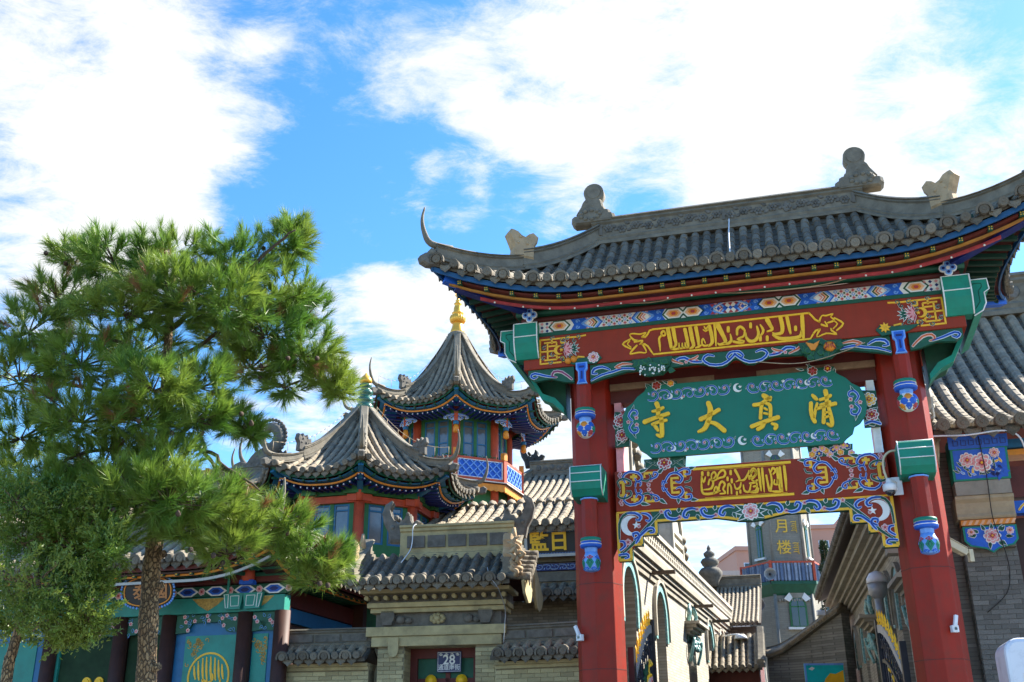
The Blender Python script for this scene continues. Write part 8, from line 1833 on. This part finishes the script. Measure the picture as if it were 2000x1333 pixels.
def leafmat(name, c1, c2, trans=.35, scale=1.6):
    m = bpy.data.materials.new(name); m.use_nodes = True; nt = m.node_tree; N = nt.nodes.new; L = nt.links.new; nt.nodes.clear()
    out = N('ShaderNodeOutputMaterial'); d = N('ShaderNodeBsdfPrincipled'); tr = N('ShaderNodeBsdfTranslucent'); mx = N('ShaderNodeMixShader'); mx.inputs[0].default_value = trans
    d.inputs['Roughness'].default_value = .42; d.inputs['Specular IOR Level'].default_value = .45
    tc = N('ShaderNodeTexCoord'); nz = N('ShaderNodeTexNoise'); nz.inputs['Scale'].default_value = scale; nz.inputs['Detail'].default_value = 5; L(tc.outputs['Object'], nz.inputs['Vector'])
    r = N('ShaderNodeMapRange'); L(nz.outputs[0], r.inputs['Value']); r.inputs['From Min'].default_value = .35; r.inputs['From Max'].default_value = .65
    c = N('ShaderNodeMix'); c.data_type = 'RGBA'; L(r.outputs[0], c.inputs['Factor']); c.inputs['A'].default_value = (*c1, 1); c.inputs['B'].default_value = (*c2, 1)
    L(c.outputs['Result'], d.inputs['Base Color']); L(c.outputs['Result'], tr.inputs['Color']); L(d.outputs[0], mx.inputs[1]); L(tr.outputs[0], mx.inputs[2]); L(mx.outputs[0], out.inputs[0])
    return m
needle = leafmat('pine_needles', (.10, .225, .028), (.23, .315, .045))
deadn = leafmat('dry_needles', (.25, .11, .04), (.30, .16, .07), .2)
junip = leafmat('juniper_foliage', (.09, .18, .022), (.20, .26, .04), .3, 2.2)
def barkmat():
    m = bpy.data.materials.new('pine_bark'); m.use_nodes = True; nt = m.node_tree; N = nt.nodes.new; L = nt.links.new; b = nt.nodes['Principled BSDF']; b.inputs['Roughness'].default_value = .9
    tc = N('ShaderNodeTexCoord'); mp = N('ShaderNodeMapping'); mp.inputs['Scale'].default_value = (34, 34, 17); L(tc.outputs['Object'], mp.inputs[0])
    nz = N('ShaderNodeTexNoise'); nz.inputs['Scale'].default_value = 1.2; nz.inputs['Detail'].default_value = 6; L(mp.outputs[0], nz.inputs['Vector'])
    ad = N('ShaderNodeVectorMath'); ad.operation = 'ADD'; L(mp.outputs[0], ad.inputs[0]); L(nz.outputs['Color'], ad.inputs[1])
    v = N('ShaderNodeTexVoronoi'); v.feature = 'DISTANCE_TO_EDGE'; v.inputs['Scale'].default_value = 1; L(ad.outputs[0], v.inputs['Vector'])
    v2 = N('ShaderNodeTexVoronoi'); v2.inputs['Scale'].default_value = 1; L(ad.outputs[0], v2.inputs['Vector'])
    r = N('ShaderNodeMapRange'); L(v.outputs['Distance'], r.inputs['Value']); r.inputs['From Max'].default_value = .16
    c1 = N('ShaderNodeMix'); c1.data_type = 'RGBA'; L(v2.outputs['Color'], c1.inputs['Factor']); c1.inputs['A'].default_value = (.20, .125, .06, 1); c1.inputs['B'].default_value = (.34, .24, .125, 1)
    c2 = N('ShaderNodeMix'); c2.data_type = 'RGBA'; L(r.outputs[0], c2.inputs['Factor']); c2.inputs['A'].default_value = (.085, .055, .03, 1); L(c1.outputs['Result'], c2.inputs['B']); L(c2.outputs['Result'], b.inputs['Base Color'])
    bp = N('ShaderNodeBump'); bp.inputs['Strength'].default_value = 1; bp.inputs['Distance'].default_value = .02; L(r.outputs[0], bp.inputs['Height']); L(bp.outputs[0], b.inputs['Normal'])
    return m
bark = barkmat()
darkbark = M('dark_limb_bark', (.075, .05, .032), .9, .4, 20, bump=.8, bscale=30)
RNG = np.random.default_rng(5)
def unit(a): return a / np.maximum(np.linalg.norm(a, axis=1, keepdims=True), 1e-6)
def tri_mesh(name, verts, nf, mats, parent, per=3, mi=None):
    me = bpy.data.meshes.new(name); n = len(verts)
    me.vertices.add(n); me.vertices.foreach_set('co', verts.astype(np.float32).ravel())
    me.loops.add(n); me.loops.foreach_set('vertex_index', np.arange(n, dtype=np.int32))
    me.polygons.add(nf); me.polygons.foreach_set('loop_start', np.arange(0, n, per, dtype=np.int32))
    try: me.polygons.foreach_set('loop_total', np.full(nf, per, dtype=np.int32))
    except Exception: pass
    for m in mats: me.materials.append(m)
    if mi is not None: me.polygons.foreach_set('material_index', mi.astype(np.int32))
    me.update(calc_edges=True); me.validate()
    o = bpy.data.objects.new(name, me); COL.objects.link(o); o.parent = parent; return o
def pine():
    base = Vector((TRUNK[0][0], TRUNK[0][1], 0))
    t = thing('pine_tree', 'tall pine with long needled tufts leaning right in front of the green hall', 'tree', tuple(base))
    rel = lambda p: (p[0] - base.x, p[1] - base.y, p[2])
    tr = [(0 - .06, 0, 0)] + [rel(p) for p in TRUNK[1:]]
    tr, rr = smooth2(tr, [.12, .098, .092, .088, .084, .078, .07, .064, .056, .048, .042, .034, .022], 4)
    rr = [r * (1 + .06 * math.sin(i * 1.7)) for i, r in enumerate(rr)]
    mb = MB(); mb.tube(tr, rr, 14)
    for k in (9, 14, 17): p = Vector(tr[k]); mb.tube([tuple(p), tuple(p + Vector((.13, -.05, .05)))], [.05, .035], 8)
    tk = mb.build('trunk', bark, t)
    for b in BR[:2] + BR[3:]:
        pts = [rel(p) for p in b]; pts, w = smooth2(pts, [.034] + [.02] * (len(b) - 2) + [.007], 4)
        mb = MB(); mb.tube([(x + .02 * math.sin(i * 2.1), y, z + .02 * math.cos(i * 1.3)) for i, (x, y, z) in enumerate(pts)], w, 7); mb.build('limb', darkbark, t)
    pos = []; axs = []; pdc = []
    twigs = MB()
    for (x, y, z, rx, ry) in PADS:
        c = np.array(rel((x, y, z))); n = int(24 + 300 * rx * ry * 1.45)
        d = unit(RNG.normal(size=(n, 3))); r = RNG.uniform(.25, 1, (n, 1)) ** .45
        p = c + d * r * np.array([rx * .95, rx * .75, ry * 1.05])
        a = unit(d * np.array([1, 1, .8]) * .8 + np.array([0, 0, .55]) + RNG.normal(size=(n, 3)) * .28)
        pos.append(p); axs.append(a)
        for k in range(0, n, 5):
            q = p[k]; m = c + (q - c) * .35 + np.array([0, 0, -.05]); twigs.tube([tuple(c + (m - c) * .2 - np.array([0, 0, .06])), tuple(m), tuple(q)], [.010, .008, .005], 4, smooth=False)
    twigs.build('twigs', darkbark, t, kind='stuff')
    P_ = np.concatenate(pos); A_ = np.concatenate(axs); n = len(P_); K = 84
    P2 = np.repeat(P_, K, 0); A2 = np.repeat(A_, K, 0); m = len(P2)
    u = RNG.uniform(0, 1, (m, 1)); spread = RNG.uniform(.3, 1.15, (m, 1)) * (1.15 - .6 * u)
    dd = unit(A2 + unit(RNG.normal(size=(m, 3))) * spread)
    s = P2 + A2 * (u - .5) * .15
    ln = RNG.uniform(.11, .19, (m, 1)); e = s + dd * ln; e[:, 2] -= (ln[:, 0] ** 2) * .5
    sd = unit(np.cross(dd, RNG.normal(size=(m, 3)))) * RNG.uniform(.0024, .0040, (m, 1))
    V = np.stack([s - sd, s + sd, e], 1).reshape(-1, 3)
    brown = np.repeat(RNG.uniform(0, 1, n) < .035, K)
    tri_mesh('crown', V, m, [needle, deadn], t, 3, brown)
    # a few dry tufts on the low right limb, and cones
    c = np.array(rel((-2.62, 9.8, 4.12))); n = 9; p = c + RNG.normal(size=(n, 3)) * np.array([.16, .1, .06]); K = 40; P2 = np.repeat(p, K, 0); m = len(P2)
    dd = unit(RNG.normal(size=(m, 3)) * .6 + np.array([.3, 0, -.8])); e = P2 + dd * RNG.uniform(.1, .18, (m, 1)); sd = unit(np.cross(dd, RNG.normal(size=(m, 3)))) * .003
    tri_mesh('dry_tuft', np.stack([P2 - sd, P2 + sd, e], 1).reshape(-1, 3), m, [deadn], t)
    cm = MB(); cm.lathe([(.005, -.03), (.02, -.022), (.026, 0), (.018, .02), (.004, .035)], 7); cme = mesh_of(cm, 'cone', M('pine_cone', (.06, .04, .025), .9, .3, 30))
    for k in range(46):
        b = PADS[int(RNG.integers(0, len(PADS)))]; q = rel((b[0] + RNG.uniform(-b[3], b[3]) * .8, b[1] + RNG.uniform(-.4, .1), b[2] - b[4] * RNG.uniform(.3, 1.1)))
        inst('cone', cme, t, Matrix.Translation(q) @ Matrix.Rotation(RNG.uniform(0, 3), 4, 'X'))
pine()
def juniper():
    base = Vector((JT[0][0], JT[0][1], 0))
    t = thing('juniper_tree', 'bushy yellow green juniper at the lower left edge behind the pine', 'tree', tuple(base))
    rel = lambda p: (p[0] - base.x, p[1] - base.y, p[2])
    mb = MB(); pts, w = smooth2([(0, 0, 0)] + [rel(p) for p in JT[1:]], [.07, .05, .045, .035, .03, .015], 4); mb.tube(pts, w, 9); mb.build('trunk', bark, t)
    V = []; tw = MB()
    for (x, y, z, rx, ry) in JP:
        c = np.array(rel((x, y, z))); rx *= RNG.uniform(.75, 1.1); ry *= RNG.uniform(.8, 1.2); n = int(34 + 330 * rx * ry)
        d = unit(RNG.normal(size=(n, 3))); r = RNG.uniform(.15, 1, (n, 1)) ** .5; p = c + d * r * np.array([rx * 1.05, rx * .8, ry * 1.15])
        ax = unit(d * .7 + np.array([0, 0, .6]) + RNG.normal(size=(n, 3)) * .4)
        for k in range(0, n, 4): tw.tube([tuple(c), tuple(p[k])], [.010, .004], 4, smooth=False)
        K = 60; P2 = np.repeat(p, K, 0); A2 = np.repeat(ax, K, 0); m = len(P2)
        uu = RNG.uniform(0, 1, (m, 1)); s = P2 + RNG.normal(size=(m, 3)) * (.034 * (1.1 - uu)) + A2 * (uu * .24 - .06); dd = unit(A2 + RNG.normal(size=(m, 3)) * .6); l = RNG.uniform(.02, .05, (m, 1))
        sd = unit(np.cross(dd, RNG.normal(size=(m, 3)))) * RNG.uniform(.005, .009, (m, 1))
        V.append(np.stack([s - sd * .5, s + sd, s + dd * l, s - sd + dd * l * .6], 1).reshape(-1, 3))
    tw.build('twigs', bark, t, kind='stuff')
    V = np.concatenate(V); tri_mesh('crown', V, len(V) // 4, [junip], t, 4)
juniper()
def conifer(loc, h, r, label):
    t = thing('conifer_tree', label, 'tree', loc)
    mb = MB(); mb.tube([(0, 0, 0), (0, 0, h)], [.10, .02], 7); mb.build('trunk', bark, t)
    n = 8000; u = RNG.uniform(.35, 1, n); a = RNG.uniform(0, 2 * np.pi, n); lay = .72 + .28 * np.cos(u * h * 7.5); rad = r * (1.05 - u) / .65 * lay * RNG.uniform(.3, 1, n) ** .5
    p = np.stack([rad * np.cos(a), rad * np.sin(a), u * h], 1); d = unit(np.stack([np.cos(a), np.sin(a), RNG.uniform(-.2, .7, n)], 1) + RNG.normal(size=(n, 3)) * .4)
    l = RNG.uniform(.06, .14, (n, 1)); sd = unit(np.cross(d, RNG.normal(size=(n, 3)))) * RNG.uniform(.012, .025, (n, 1))
    tri_mesh('crown', np.stack([p - sd * .5, p + sd, p + d * l, p - sd + d * l * .5], 1).reshape(-1, 3), n, [leafmat('conifer_foliage', (.025, .05, .02), (.05, .075, .03), .2)], t, 4)
conifer((11.85, 40.0, 0), 9.4, .95, 'small dark conifer between the minaret and the shaded eave')
